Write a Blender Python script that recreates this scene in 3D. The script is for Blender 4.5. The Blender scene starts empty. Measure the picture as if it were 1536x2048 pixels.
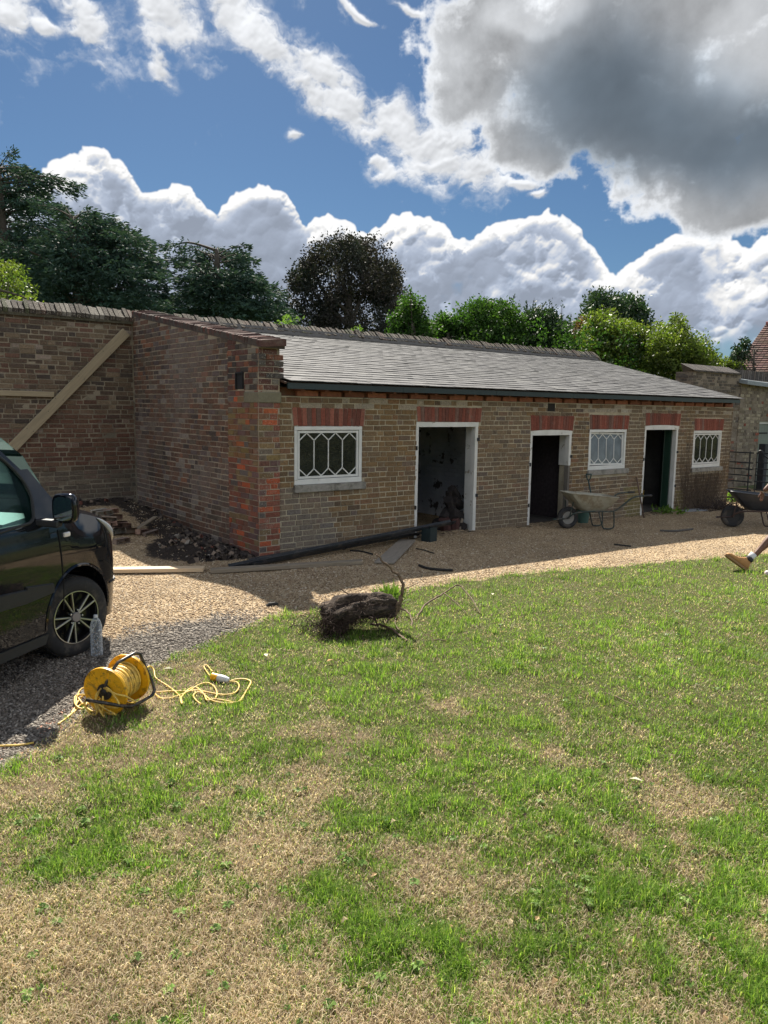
import bpy, bmesh, math, random, time
import numpy as np
from mathutils import Vector, Matrix
T0 = time.time()
rnd = random.Random(7)
nrs = np.random.RandomState(11)
SC = bpy.context.scene
COL = SC.collection

# ------------------------------------------------------------------ camera
F_PX = 1540.0            # focal length in pixels of the 1536 x 2048 photograph
CAM_H = 1.93
def _cam_basis():
    p = math.radians(-7.6); r = 0.015
    F = np.array([0, math.cos(p), math.sin(p)]); Rt = np.array([1.0, 0, 0]); U = np.cross(Rt, F)
    Rt2 = Rt * math.cos(r) + U * math.sin(r); U2 = np.cross(Rt2, F)
    vp = 2756.0
    y = 1024 + ((vp - 768) / F_PX * Rt2[2] + F[2]) / U2[2] * F_PX
    d = (vp - 768) / F_PX * Rt2 - (y - 1024) / F_PX * U2 + F
    az = math.atan2(d[1], d[0]); c, s = math.cos(-az), math.sin(-az)
    M = np.array([[c, -s, 0], [s, c, 0], [0, 0, 1]])
    return np.array([M @ Rt2, M @ U2, M @ F])
RB = _cam_basis()
CAM = np.array([-5.126, -8.832, CAM_H])
def ray(x, y): return (x - 768) / F_PX * RB[0] - (y - 1024) / F_PX * RB[1] + RB[2]
def onz(x, y, z=0.0): d = ray(x, y); return CAM + d * (z - CAM[2]) / d[2]
def ony(x, y, Y=0.0): d = ray(x, y); return CAM + d * (Y - CAM[1]) / d[1]
def onx(x, y, X=0.0): d = ray(x, y); return CAM + d * (X - CAM[0]) / d[0]
def atd(x, y, t): return CAM + ray(x, y) * t
def proj(P):
    P = np.asarray(P, float) - CAM
    v = P @ RB.T
    return 768 + F_PX * v[..., 0] / v[..., 2], 1024 - F_PX * v[..., 1] / v[..., 2], v[..., 2]

cam_data = bpy.data.cameras.new('camera')
cam = bpy.data.objects.new('camera', cam_data); COL.objects.link(cam)
m = Matrix(((RB[0][0], RB[1][0], -RB[2][0], CAM[0]), (RB[0][1], RB[1][1], -RB[2][1], CAM[1]),
            (RB[0][2], RB[1][2], -RB[2][2], CAM[2]), (0, 0, 0, 1)))
cam.matrix_world = m
cam_data.sensor_fit = 'VERTICAL'; cam_data.sensor_height = 24.0
cam_data.lens = 24.0 * F_PX / 2048.0
cam_data.clip_start = 0.05; cam_data.clip_end = 2000
SC.camera = cam

# ------------------------------------------------------------------ sun, view
SUN_AZ = math.atan2(0.915, 0.404)          # direction to the sun, from +x
SUN_EL = math.radians(44.5)
sd = Vector((math.cos(SUN_AZ) * math.cos(SUN_EL), math.sin(SUN_AZ) * math.cos(SUN_EL), math.sin(SUN_EL)))
sun_data = bpy.data.lights.new('sun', 'SUN')
sun_data.energy = 5.0; sun_data.angle = math.radians(0.53); sun_data.color = (1.0, 0.93, 0.82)
sun = bpy.data.objects.new('sun', sun_data); COL.objects.link(sun)
sun.rotation_euler = sd.to_track_quat('Z', 'Y').to_euler()
sun.location = (0, 30, 30)
SC.view_settings.view_transform = 'Standard'; SC.view_settings.look = 'None'
SC.view_settings.gamma = 1.0; SC.view_settings.use_curve_mapping = False
SC.view_settings.exposure = 1.20
SC.render.engine = 'CYCLES'
SC.cycles.max_bounces = 8; SC.cycles.diffuse_bounces = 3; SC.cycles.glossy_bounces = 3
SC.cycles.transmission_bounces = 6; SC.cycles.transparent_max_bounces = 12
SC.cycles.use_denoising = True
SC.cycles.caustics_reflective = False; SC.cycles.caustics_refractive = False

# ------------------------------------------------------------------ node helper
class S:
    """a shader socket with arithmetic"""
    def __init__(s, nt, sock): s.nt = nt; s.k = sock
    def _m(s, op, *o, clamp=False):
        n = s.nt.nodes.new('ShaderNodeMath'); n.operation = op; n.use_clamp = clamp
        for i, a in enumerate((s,) + o):
            if isinstance(a, S): s.nt.links.new(a.k, n.inputs[i])
            else: n.inputs[i].default_value = float(a)
        return S(s.nt, n.outputs[0])
    def __add__(s, o): return s._m('ADD', o)
    __radd__ = __add__
    def __sub__(s, o): return s._m('SUBTRACT', o)
    def __rsub__(s, o): return (s * -1.0) + o
    def __mul__(s, o): return s._m('MULTIPLY', o)
    __rmul__ = __mul__
    def __truediv__(s, o): return s._m('DIVIDE', o)
    def max(s, o): return s._m('MAXIMUM', o)
    def min(s, o): return s._m('MINIMUM', o)
    def smax(s, o, k): return s._m('SMOOTH_MAX', o, k)
    def clamp(s): return s._m('ADD', 0.0, clamp=True)
    def pow(s, o): return s._m('POWER', o)
def sstep(x, a, b, lo=0.0, hi=1.0, interp='SMOOTHSTEP'):
    n = x.nt.nodes.new('ShaderNodeMapRange'); n.interpolation_type = interp
    x.nt.links.new(x.k, n.inputs[0])
    for i, v in zip((1, 2, 3, 4), (a, b, lo, hi)): n.inputs[i].default_value = v
    return S(x.nt, n.outputs[0])
def _setin(nt, inp, v):
    if isinstance(v, S): nt.links.new(v.k, inp)
    elif isinstance(v, (tuple, list)) and len(v) == 3 and inp.type == 'RGBA': inp.default_value = (*v, 1)
    else: inp.default_value = v
def mixc(nt, f, a, b, mode='MIX'):
    n = nt.nodes.new('ShaderNodeMix'); n.data_type = 'RGBA'; n.blend_type = mode
    n.clamp_factor = True
    _setin(nt, n.inputs[0], f); _setin(nt, n.inputs[6], a); _setin(nt, n.inputs[7], b)
    return S(nt, n.outputs[2])
def noise(nt, vec, scale, detail=4, rough=0.55, dist=0.0, kind='FBM', out='Fac', lac=2.0, dim='3D'):
    n = nt.nodes.new('ShaderNodeTexNoise'); n.noise_dimensions = dim
    n.noise_type = kind
    if vec is not None: nt.links.new(vec.k, n.inputs['Vector'])
    n.inputs['Scale'].default_value = scale; n.inputs['Detail'].default_value = detail
    n.inputs['Roughness'].default_value = rough; n.inputs['Distortion'].default_value = dist
    n.inputs['Lacunarity'].default_value = lac
    return S(nt, n.outputs[out])
def voro(nt, vec, scale, detail=0, rough=0.5, feature='F1', out='Distance', rand=1.0, smooth=None):
    n = nt.nodes.new('ShaderNodeTexVoronoi'); n.feature = feature
    if vec is not None: nt.links.new(vec.k, n.inputs['Vector'])
    n.inputs['Scale'].default_value = scale; n.inputs['Detail'].default_value = detail
    n.inputs['Roughness'].default_value = rough; n.inputs['Randomness'].default_value = rand
    if smooth is not None and 'Smoothness' in n.inputs: n.inputs['Smoothness'].default_value = smooth
    return S(nt, n.outputs[out])
def vmath(nt, op, a, b=None):
    n = nt.nodes.new('ShaderNodeVectorMath'); n.operation = op
    _setin(nt, n.inputs[0], a)
    if b is not None: _setin(nt, n.inputs[3 if op == 'SCALE' else 1], b)
    return S(nt, n.outputs['Value' if op in ('LENGTH', 'DOT_PRODUCT', 'DISTANCE') else 'Vector'])
def comb(nt, x, y, z=0.0):
    n = nt.nodes.new('ShaderNodeCombineXYZ')
    for i, v in enumerate((x, y, z)): _setin(nt, n.inputs[i], v)
    return S(nt, n.outputs[0])
def ramp(nt, f, stops, interp='LINEAR'):
    n = nt.nodes.new('ShaderNodeValToRGB'); n.color_ramp.interpolation = interp
    e = n.color_ramp.elements
    while len(e) < len(stops): e.new(0.5)
    for k, (p, c) in enumerate(stops):
        e[k].position = p; e[k].color = (*c, 1) if len(c) == 3 else c
    nt.links.new(f.k, n.inputs[0])
    return S(nt, n.outputs[0])

# ------------------------------------------------------------------ sky with clouds (world)
# ---- cloud picture of the day, computed on an (azimuth, elevation) grid: linear radiance + cover
CL_AZ, CL_E0, CL_E1, CL_PPD = 42.0, -2.0, 46.0, 28
def vnoise(H, W, cell, rs, cy=None):
    cy = cy or cell
    gy, gx = int(H / cy) + 3, int(W / cell) + 3
    g = rs.rand(gy, gx).astype(np.float32)
    y = (np.arange(H, dtype=np.float32) + 0.37 * cy) / cy; x = (np.arange(W, dtype=np.float32) + 0.61 * cell) / cell
    yi, xi = y.astype(int), x.astype(int); fy, fx = y - yi, x - xi
    fy = (fy * fy * (3 - 2 * fy))[:, None]; fx = (fx * fx * (3 - 2 * fx))[None]
    A = g[yi] * (1 - fy) + g[yi + 1] * fy
    return A[:, xi] * (1 - fx) + A[:, xi + 1] * fx
def fbm(H, W, cell, oct_, rs, gain=0.5, cy=None, ridge=False, lac=2.03):
    s = np.zeros((H, W), np.float32); a = 1.0; t = 0.0
    for _ in range(oct_):
        n = vnoise(H, W, max(cell, 1.2), rs, max(cy, 1.2) if cy else None)
        if ridge: n = 1 - np.abs(2 * n - 1)
        s += a * n; t += a; a *= gain; cell /= lac
        if cy: cy /= lac
        if cell < 1.2: break
    return s / t - 0.5
def samp(A, X, Y):
    H, W = A.shape
    X = np.clip(X, 0, W - 1.001); Y = np.clip(Y, 0, H - 1.001)
    xi = X.astype(np.int32); yi = Y.astype(np.int32); fx = X - xi; fy = Y - yi
    return (A[yi, xi] * (1 - fx) + A[yi, xi + 1] * fx) * (1 - fy) + (A[yi + 1, xi] * (1 - fx) + A[yi + 1, xi + 1] * fx) * fy
def ss(x, a, b):
    t = np.clip((x - a) / (b - a), 0, 1); return t * t * (3 - 2 * t)
def boxblur(A, r):
    r = max(1, int(r))
    for ax in (0, 1):
        for _ in range(2):
            pad = [(r + 1, r) if i == ax else (0, 0) for i in range(2)]
            c = np.cumsum(np.pad(A, pad, mode='edge'), axis=ax, dtype=np.float64)
            n = A.shape[ax]
            A = ((np.take(c, range(2 * r + 1, n + 2 * r + 1), axis=ax) - np.take(c, range(0, n), axis=ax)) / (2 * r + 1)).astype(np.float32)
    return A
def paint_clouds(ang_px):
    rs = np.random.RandomState(5)
    W, H = int(2 * CL_AZ * CL_PPD), int((CL_E1 - CL_E0) * CL_PPD)
    AZ = (np.arange(W, dtype=np.float32) + .5) / CL_PPD - CL_AZ
    EL = (np.arange(H, dtype=np.float32) + .5) / CL_PPD + CL_E0
    AZ, EL = np.meshgrid(AZ, EL)                     # row 0 is the lowest elevation
    w1 = fbm(H, W, 170, 6, rs); w2 = fbm(H, W, 170, 6, rs)
    f1 = fbm(H, W, 26, 5, rs, 0.6); f2 = fbm(H, W, 26, 5, rs, 0.6)
    turb = fbm(H, W, 80, 8, rs, 0.62)
    rid = fbm(H, W, 60, 7, rs, 0.6, ridge=True)
    smooth = fbm(H, W, 260, 5, rs, 0.45)
    # ---------- A: cumulus bank, heaped from puffs
    pts = [(-1200, 480), (-900, 560), (-500, 470), (-200, 420), (-60, 400), (60, 372), (110, 325), (180, 290), (235, 330), (262, 385), (300, 388), (350, 372), (390, 405), (425, 455), (470, 420),
           (490, 375), (520, 370), (550, 392), (570, 430), (610, 468), (640, 436), (665, 430), (690, 445), (705, 475), (780, 450), (830, 425), (870, 440), (905, 490),
           (960, 480), (1010, 445), (1060, 438), (1100, 425), (1145, 455), (1175, 505), (1190, 545), (1225, 540), (1262, 540), (1300, 505), (1360, 472), (1430, 462),
           (1450, 500), (1500, 498), (1560, 470), (1800, 520), (2300, 480), (3000, 560)]
    ap = np.array(sorted(ang_px(*p) for p in pts))
    top = lambda a: np.interp(a, ap[:, 0], ap[:, 1])
    Z = np.full((H, W), -9.0, np.float32)
    def stamp(a, e, r, z0):
        x0 = max(0, int((a - r + CL_AZ) * CL_PPD)); x1 = min(W, int((a + r + CL_AZ) * CL_PPD) + 2)
        y0 = max(0, int((e - r - CL_E0) * CL_PPD)); y1 = min(H, int((e + r - CL_E0) * CL_PPD) + 2)
        if x1 <= x0 or y1 <= y0: return
        d2 = r * r - (AZ[y0:y1, x0:x1] - a) ** 2 - (EL[y0:y1, x0:x1] - e) ** 2
        z = np.where(d2 > 0, z0 + np.sqrt(np.maximum(d2, 0)), -9)
        np.maximum(Z[y0:y1, x0:x1], z, out=Z[y0:y1, x0:x1])
    for a in np.arange(-CL_AZ, CL_AZ, 0.30):
        t = top(a)
        for lev in range(12):
            r = rs.uniform(0.5, 1.3) if lev < 3 else rs.uniform(0.9, 2.2)
            e = t - r * 1.02 - (0 if lev == 0 else rs.uniform(0, 1.0) * lev * 0.9)
            if e < CL_E0 - 2: continue
            z0 = -0.35 * (t - e) * 0 + rs.uniform(-0.5, 0.5) + 0.12 * (t - e)
            stamp(a, e, r, z0)
            for _ in range(7):                       # smaller puffs on its upper side
                th = rs.uniform(-0.3, math.pi + 0.3); rr = r * rs.uniform(0.14, 0.4); q = rs.uniform(0.55, 0.98)
                ca, ce = a + math.cos(th) * r * q, e + math.sin(th) * r * q
                if ce + rr > top(ca) + 0.22: continue
                stamp(ca, ce, rr, z0 + r * math.sqrt(max(0, 1 - q * q)) - rr * 0.25)
    px = np.arange(W, dtype=np.float32)[None] + (f1 * 30 + w1 * 34); py = np.arange(H, dtype=np.float32)[:, None] + (f2 * 30 + w2 * 34)
    Zw = samp(Z, px, py)
    zz = np.where(Zw < -5, -1.5, Zw)
    z1 = boxblur(zz, 1); z3 = boxblur(zz, 5); z12 = boxblur(zz, 16)
    def nl(z, amp):
        gy, gx = np.gradient(z * CL_PPD * amp)
        n = 1 / np.sqrt(1 + gx * gx + gy * gy)
        return (-gx * -0.30 - gy * 0.90) * n * 1.0 - 0.25 * n
    L = 0.62 * nl(z1, 0.8) + 0.5 * nl(z3, 0.9) + 0.65 * nl(z12, 1.0)
    T = top(AZ[0])[None]
    depth = T - EL
    aA = ss(boxblur((Zw > -5).astype(np.float32), 2) + f1 * 0.5 + turb * .9, 0.2, 0.85)
    aA = aA * (1 - 0.92 * ss(AZ + w1 * 6 - 19.5, 0, 3.5) * ss(6.0 - EL + w2 * 5 + turb * 4, 0, 2.2))
    inner = boxblur((Zw > -5).astype(np.float32), 26)
    rim = 1 - ss(inner, 0.52, 0.97)
    patch = ss(smooth + 0.5 * w1, 0.04, 0.17)
    ridge2 = ss(samp(fbm(H, W, 130, 6, rs, 0.55, ridge=True), px + w2 * 60, py + w1 * 60), 0.14, 0.30)
    mask = np.maximum(rim, np.maximum(patch, ridge2 * 0.8))
    bA = 0.43 + 0.36 * rim + 0.50 * L * (0.18 + 0.9 * mask) + 0.30 * patch + 0.22 * ridge2 + f1 * 0.12 * mask + turb * 0.12 + 0.10 * (w1 + w2)
    bA = np.where(depth > 4.5, bA * 0.94, bA)
    bA = np.clip(bA, 0.36, 1.0)
    warm = ss(bA, 0.5, 0.85)[..., None]
    cA = bA[..., None] * (np.array([0.83, 0.95, 1.18], np.float32) * (1 - warm) + np.array([1.0, 1.0, 1.0], np.float32) * warm)
    fil = samp(fbm(H, W, 60, 8, rs, 0.66, cy=24), px + w1 * 60, py + w2 * 60)
    # ---------- soft blobs
    def blob(cx, cy, rx, ry, rot=0.0, wa=2.6):
        a, e = ang_px(cx, cy); a2, _ = ang_px(cx + 20, cy); _, e2 = ang_px(cx, cy - 20)
        sx, sy = abs(a2 - a) / 20, abs(e2 - e) / 20
        X = (AZ + w1 * wa - a) / sx; Y = (EL + w2 * wa - e) / sy
        c, s = math.cos(math.radians(rot)), math.sin(math.radians(rot))
        return 1.0 - np.sqrt(((X * c + Y * s) / rx) ** 2 + ((-X * s + Y * c) / ry) ** 2)
    def union(l, k=0.2):
        r = l[0]
        for b in l[1:]:
            h = np.maximum(k - np.abs(r - b), 0) / k
            r = np.maximum(r, b) + h * h * k * 0.25
        return r
    B = union([blob(1000, 60, 185, 130), blob(950, 180, 130, 100), blob(1180, 120, 330, 210, -10), blob(1300, 250, 320, 150, -12),
               blob(1060, 310, 150, 60, -20), blob(1470, 395, 240, 70, -6), blob(1650, 300, 320, 180), blob(1420, 20, 330, 120),
               blob(1500, 130, 160, 150), blob(1350, -160, 500, 190), blob(1500, 440, 90, 30)])
    dB = B * 2.8 + turb * 2.7 + rid * 1.5 + fil * 1.3
    aB = ss(dB, -0.15, 0.75)
    core = union([blob(1215, 190, 150, 120), blob(1320, 240, 215, 100, -15), blob(1440, 300, 230, 80, -8), blob(1600, 270, 250, 90)], 0.4)
    dark = ss(core + w1 * 0.35 + smooth * 0.5 + turb * 0.15, -0.75, 0.85)
    tr = union([blob(1480, 90, 150, 150), blob(1060, 30, 150, 60)], 0.2)
    lum = boxblur(turb, 6); gy, gx = np.gradient(lum * CL_PPD * 2.0)
    Lb = np.clip(gx * 0.35 - gy * 0.9, -1, 1)
    edge = (1 - ss(dB, 0.1, 1.9)) ** 1.2
    lw = ss(-AZ, -14, 2)
    bB = (0.37 + 0.56 * edge + 0.10 * Lb * (0.3 + edge) + (0.30 + .35 * lw) * turb + 0.25 * rid * lw + 0.10 * lw + 0.22 * ss(tr, 0, .5)) * (1 - dark) + dark * (0.175 + 0.16 * (smooth + 0.5 * w2) + 0.012 * Lb + .03 * turb)
    bB = np.clip(bB, 0.10, 1.0)
    dk = dark[..., None]
    cB = bB[..., None] * (np.array([0.97, 1.0, 1.04], np.float32) * (1 - dk) + np.array([0.78, 0.98, 1.20], np.float32) * dk)
    # ---------- torn streaks
    C = union([blob(455, 20, 60, 55, -50), blob(530, 85, 120, 48, -42), blob(640, 150, 120, 50, -35), blob(690, 215, 130, 55, -25), blob(620, 190, 90, 50, -40),
               blob(800, 250, 110, 60, -30), blob(880, 290, 130, 80, -20), blob(960, 340, 80, 60, -30), blob(900, 200, 70, 60), blob(325, 30, 110, 78, -62), blob(335, 140, 26, 50, 20),
               blob(165, 50, 85, 48, -60), blob(15, 35, 80, 55), blob(85, 60, 40, 22), blob(950, 160, 55, 36, 20), blob(760, 330, 44, 26, -40),
               blob(1075, 402, 20, 10), blob(360, -90, 300, 70), blob(-200, -20, 260, 120), blob(-350, 200, 150, 60), blob(577, 268, 22, 14),
               blob(820, 20, 40, 12, -30), blob(1050, 385, 40, 12), blob(900, 330, 70, 40, -30), blob(730, 20, 70, 8, -40)], 0.15)
    dC = C * 1.7 + fil * 2.4 + turb * 1.9 + 0.12
    aC = 0.97 * ss(dC, -0.15, 0.95) ** 1.1
    # thin veil around the streaks
    aC = np.maximum(aC, 0.5 * ss(C + turb * 1.9 + fil * 1.8, -0.45, 0.6))
    l2 = boxblur(dC, 2); gy, gx = np.gradient(l2 * CL_PPD * 0.5)
    bC = 0.86 + 0.14 * np.clip(gx * 0.35 - gy * 0.9, -1, 1) + 0.35 * turb + 0.1 * fil - 0.06 * ss(C, .3, .9)
    cC = np.clip(bC, 0.66, 1.0)[..., None] * np.array([0.98, 1.0, 1.03], np.float32)
    # ---------- composite: C behind, A, then B in front
    rgb = cC; al = aC
    for c, a in ((cA, aA), (cB, aB)):
        oa = a + al * (1 - a)
        rgb = (c * a[..., None] + rgb * (al * (1 - a))[..., None]) / np.maximum(oa, 1e-4)[..., None]
        al = oa
    out = np.ones((H, W, 4), np.float32); out[..., :3] = np.clip(rgb, 0, 1.2); out[..., 3] = al
    return out
SKY_STRENGTH = 0.12; SKY_TINT = (0.145, 0.188, 0.222); CLOUD_GAIN = 0.445
def build_world():
    w = bpy.data.worlds.new('World'); SC.world = w; w.use_nodes = True
    nt = w.node_tree; nt.nodes.clear()
    out = nt.nodes.new('ShaderNodeOutputWorld'); bg = nt.nodes.new('ShaderNodeBackground')
    nt.links.new(bg.outputs[0], out.inputs[0]); bg.inputs[1].default_value = SKY_STRENGTH
    sky = nt.nodes.new('ShaderNodeTexSky'); sky.sky_type = 'NISHITA'; sky.sun_disc = False
    sky.sun_elevation = SUN_EL; sky.sun_rotation = math.radians(90) - SUN_AZ
    sky.air_density = 1.0; sky.dust_density = 0.3; sky.ozone_density = 3.0; sky.altitude = 50
    tc = nt.nodes.new('ShaderNodeTexCoord'); dirv = S(nt, tc.outputs['Generated'])
    az0 = math.atan2(RB[2][1], RB[2][0]); c, s_ = math.cos(az0), math.sin(az0)
    sp = nt.nodes.new('ShaderNodeSeparateXYZ'); nt.links.new(dirv.k, sp.inputs[0])
    x, y, z = (S(nt, sp.outputs[i]) for i in range(3))
    az = (x * s_ - y * c)._m('ARCTAN2', x * c + y * s_) * (180 / math.pi)
    el = z._m('ARCSINE') * (180 / math.pi)
    def ang_px(px, py):
        d = ray(px, py); d = d / np.linalg.norm(d)
        return math.degrees(math.atan2(d[0] * s_ - d[1] * c, d[0] * c + d[1] * s_)), math.degrees(math.asin(d[2]))
    pic = paint_clouds(ang_px)
    H, W = pic.shape[:2]
    im = bpy.data.images.new('cloud_field', W, H, alpha=True, float_buffer=True)
    im.colorspace_settings.name = 'Linear Rec.709'; im.alpha_mode = 'CHANNEL_PACKED'
    im.pixels.foreach_set(np.ascontiguousarray(pic, np.float32).ravel()); im.update(); im.pack()
    tx = nt.nodes.new('ShaderNodeTexImage'); tx.image = im; tx.extension = 'EXTEND'; tx.interpolation = 'Cubic'
    nt.links.new(comb(nt, (az + CL_AZ) / (2 * CL_AZ), (el - CL_E0) / (CL_E1 - CL_E0)).k, tx.inputs[0])
    near = sstep(az._m('ABSOLUTE'), CL_AZ - 8, CL_AZ - 1, 1.0, 0.0) * sstep(el, 37.0, 44.0, 1.0, 0.0)
    # the rest of the sky: scattered cumulus
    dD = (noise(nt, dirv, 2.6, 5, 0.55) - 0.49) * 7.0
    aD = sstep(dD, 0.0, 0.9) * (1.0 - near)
    # unseen clouds behind the viewer, brightened to lift the shaded walls
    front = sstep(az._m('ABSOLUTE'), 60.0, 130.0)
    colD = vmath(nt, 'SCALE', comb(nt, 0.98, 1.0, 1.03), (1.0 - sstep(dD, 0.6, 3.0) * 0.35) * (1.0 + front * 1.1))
    k = CLOUD_GAIN / SKY_STRENGTH
    c_ = vmath(nt, 'MULTIPLY', S(nt, sky.outputs[0]), SKY_TINT)
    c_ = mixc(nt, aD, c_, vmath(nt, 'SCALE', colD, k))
    c_ = mixc(nt, S(nt, tx.outputs['Alpha']) * near, c_, vmath(nt, 'SCALE', S(nt, tx.outputs['Color']), k))
    nt.links.new(c_.k, bg.inputs[0])
    w.cycles.sampling_method = 'MANUAL'; w.cycles.sample_map_resolution = 1024
build_world()

# ================================================================== helpers
def tagit(o, label=None, cat=None, group=None, kind=None):
    if label: o['label'] = label
    if cat: o['category'] = cat
    if group: o['group'] = group
    if kind: o['kind'] = kind
    return o
def empty(name, loc=(0, 0, 0), rz=0.0, label=None, cat=None, group=None):
    o = bpy.data.objects.new(name, None); COL.objects.link(o); o.empty_display_size = 0.2
    o.location = loc; o.rotation_euler = (0, 0, rz)
    return tagit(o, label, cat, group)
def mesh_np(name, V, F, mats, parent=None, tint=None, smooth=False, mi=None, attrs=None):
    """V (n,3), F list of tuples or (m,k) array"""
    me = bpy.data.meshes.new(name)
    V = np.asarray(V, np.float32)
    if isinstance(F, np.ndarray):
        m_, k = F.shape
        me.vertices.add(len(V)); me.vertices.foreach_set('co', V.ravel())
        me.loops.add(m_ * k); me.loops.foreach_set('vertex_index', F.astype(np.int32).ravel())
        me.polygons.add(m_); me.polygons.foreach_set('loop_start', np.arange(0, m_ * k, k, dtype=np.int32))
        me.polygons.foreach_set('loop_total', np.full(m_, k, np.int32))
        me.update(calc_edges=True)
    else:
        me.from_pydata([tuple(map(float, v)) for v in V], [], [tuple(int(i) for i in f) for f in F])
    if tint is not None:
        t = np.ones((len(V), 4), np.float32); t[:, :3] = np.asarray(tint)[:, :3] if np.asarray(tint).ndim > 1 else np.asarray(tint)[:3]
        a = me.color_attributes.new('tint', 'FLOAT_COLOR', 'POINT'); a.data.foreach_set('color', t.ravel())
    for n_, arr in (attrs or {}).items():
        a = me.color_attributes.new(n_, 'FLOAT_COLOR', 'POINT'); a.data.foreach_set('color', np.asarray(arr, np.float32).ravel())
    for m_ in (mats if isinstance(mats, (list, tuple)) else [mats]): me.materials.append(m_)
    if mi is not None: me.polygons.foreach_set('material_index', np.asarray(mi, np.int32))
    if smooth: me.polygons.foreach_set('use_smooth', np.ones(len(me.polygons), bool))
    me.update()
    o = bpy.data.objects.new(name, me); COL.objects.link(o)
    if parent is not None: o.parent = parent
    return o
def mats_frame(O, U, N):
    """4x4 with local x = U, y = N, z = up"""
    U = Vector(U).normalized(); N = Vector(N).normalized(); Z = U.cross(N).normalized()
    if Z.z < 0 and abs(Z.z) > .5: Z = -Z
    return Matrix(((U.x, N.x, Z.x, O[0]), (U.y, N.y, Z.y, O[1]), (U.z, N.z, Z.z, O[2]), (0, 0, 0, 1)))
class MB:
    def __init__(s): s.v = []; s.f = []; s.t = []; s.m = []; s.cur = (1, 1, 1); s.mi = 0
    def add(s, V, F, M=None):
        b = len(s.v)
        for p in V:
            p = Vector(p)
            if M is not None: p = M @ p
            s.v.append(p[:]); s.t.append(s.cur)
        for f in F: s.f.append(tuple(i + b for i in f)); s.m.append(s.mi)
        return s
    def box(s, lo, hi, M=None, ch=0.0):
        (x0, y0, z0), (x1, y1, z1) = lo, hi
        if ch <= 0:
            return s.add([(x0, y0, z0), (x1, y0, z0), (x1, y1, z0), (x0, y1, z0), (x0, y0, z1), (x1, y0, z1), (x1, y1, z1), (x0, y1, z1)],
                         [(0, 3, 2, 1), (4, 5, 6, 7), (0, 1, 5, 4), (1, 2, 6, 5), (2, 3, 7, 6), (3, 0, 4, 7)], M)
        bm = bmesh.new(); r = bmesh.ops.create_cube(bm, size=1.0)
        for v in bm.verts: v.co = Vector(((x0 + x1) / 2 + v.co.x * (x1 - x0), (y0 + y1) / 2 + v.co.y * (y1 - y0), (z0 + z1) / 2 + v.co.z * (z1 - z0)))
        bmesh.ops.bevel(bm, geom=bm.edges[:], offset=ch, segments=1, affect='EDGES')
        bm.verts.index_update()
        s.add([v.co.copy() for v in bm.verts], [tuple(v.index for v in f.verts) for f in bm.faces], M); bm.free()
        return s
    def prism(s, poly, y0, y1, M=None, axis='y'):
        """poly = list of (a, b); extruded along axis"""
        n = len(poly)
        f3 = {'y': lambda a, b, c: (a, c, b), 'x': lambda a, b, c: (c, a, b), 'z': lambda a, b, c: (a, b, c)}[axis]
        V = [f3(a, b, y0) for a, b in poly] + [f3(a, b, y1) for a, b in poly]
        F = [tuple(range(n))[::-1], tuple(range(n, 2 * n))] + [(i, (i + 1) % n, (i + 1) % n + n, i + n) for i in range(n)]
        return s.add(V, F, M)
    def bar(s, a, b, w, h, M=None, up=(0, 0, 1), ch=0):
        a, b = Vector(a), Vector(b); d = (b - a); L = d.length; d.normalize()
        u = Vector(up); sidev = d.cross(u)
        if sidev.length < 1e-4: u = Vector((0, 1, 0)); sidev = d.cross(u)
        sidev.normalize(); u = sidev.cross(d)
        R = Matrix(((d.x, sidev.x, u.x, a.x), (d.y, sidev.y, u.y, a.y), (d.z, sidev.z, u.z, a.z), (0, 0, 0, 1)))
        return s.box((0, -w / 2, -h / 2), (L, w / 2, h / 2), (M @ R) if M is not None else R, ch)
    def tube(s, path, r, n=8, M=None, closed=False, cap=True):
        P = [Vector(p) for p in path]; R = r if isinstance(r, (list, tuple)) else [r] * len(P)
        prev = None; V = []; N = len(P)
        for i, p in enumerate(P):
            if closed: t = P[(i + 1) % N] - P[i - 1]
            else: t = P[min(i + 1, N - 1)] - P[max(i - 1, 0)]
            if t.length < 1e-9: t = Vector((0, 0, 1))
            t.normalize()
            if prev is None:
                a = Vector((0, 0, 1)) if abs(t.z) < 0.9 else Vector((1, 0, 0)); nrm = t.cross(a).normalized()
            else:
                nrm = prev - t * prev.dot(t)
                nrm = nrm.normalized() if nrm.length > 1e-6 else t.orthogonal().normalized()
            prev = nrm; bn = t.cross(nrm)
            for k in range(n):
                an = 2 * math.pi * k / n
                V.append(p + (nrm * math.cos(an) + bn * math.sin(an)) * R[i])
        F = []
        for i in range(N if closed else N - 1):
            j = (i + 1) % N
            for k in range(n): F.append((i * n + k, i * n + (k + 1) % n, j * n + (k + 1) % n, j * n + k))
        if cap and not closed: F.append(tuple(range(n))[::-1]); F.append(tuple((N - 1) * n + k for k in range(n)))
        return s.add(V, F, M)
    def lathe(s, prof, n=24, M=None, axis='z', close=False):
        """prof = (radius, height) list turned about the axis"""
        V = []
        for r_, h in prof:
            for k in range(n):
                a = 2 * math.pi * k / n; c, q = r_ * math.cos(a), r_ * math.sin(a)
                V.append((c, q, h) if axis == 'z' else ((c, h, q) if axis == 'y' else (h, c, q)))
        F = []; m_ = len(prof)
        for i in range(m_ if close else m_ - 1):
            j = (i + 1) % m_
            for k in range(n): F.append((i * n + k, i * n + (k + 1) % n, j * n + (k + 1) % n, j * n + k))
        if not close: F.append(tuple(range(n))[::-1]); F.append(tuple((m_ - 1) * n + k for k in range(n)))
        return s.add(V, F, M)
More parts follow.
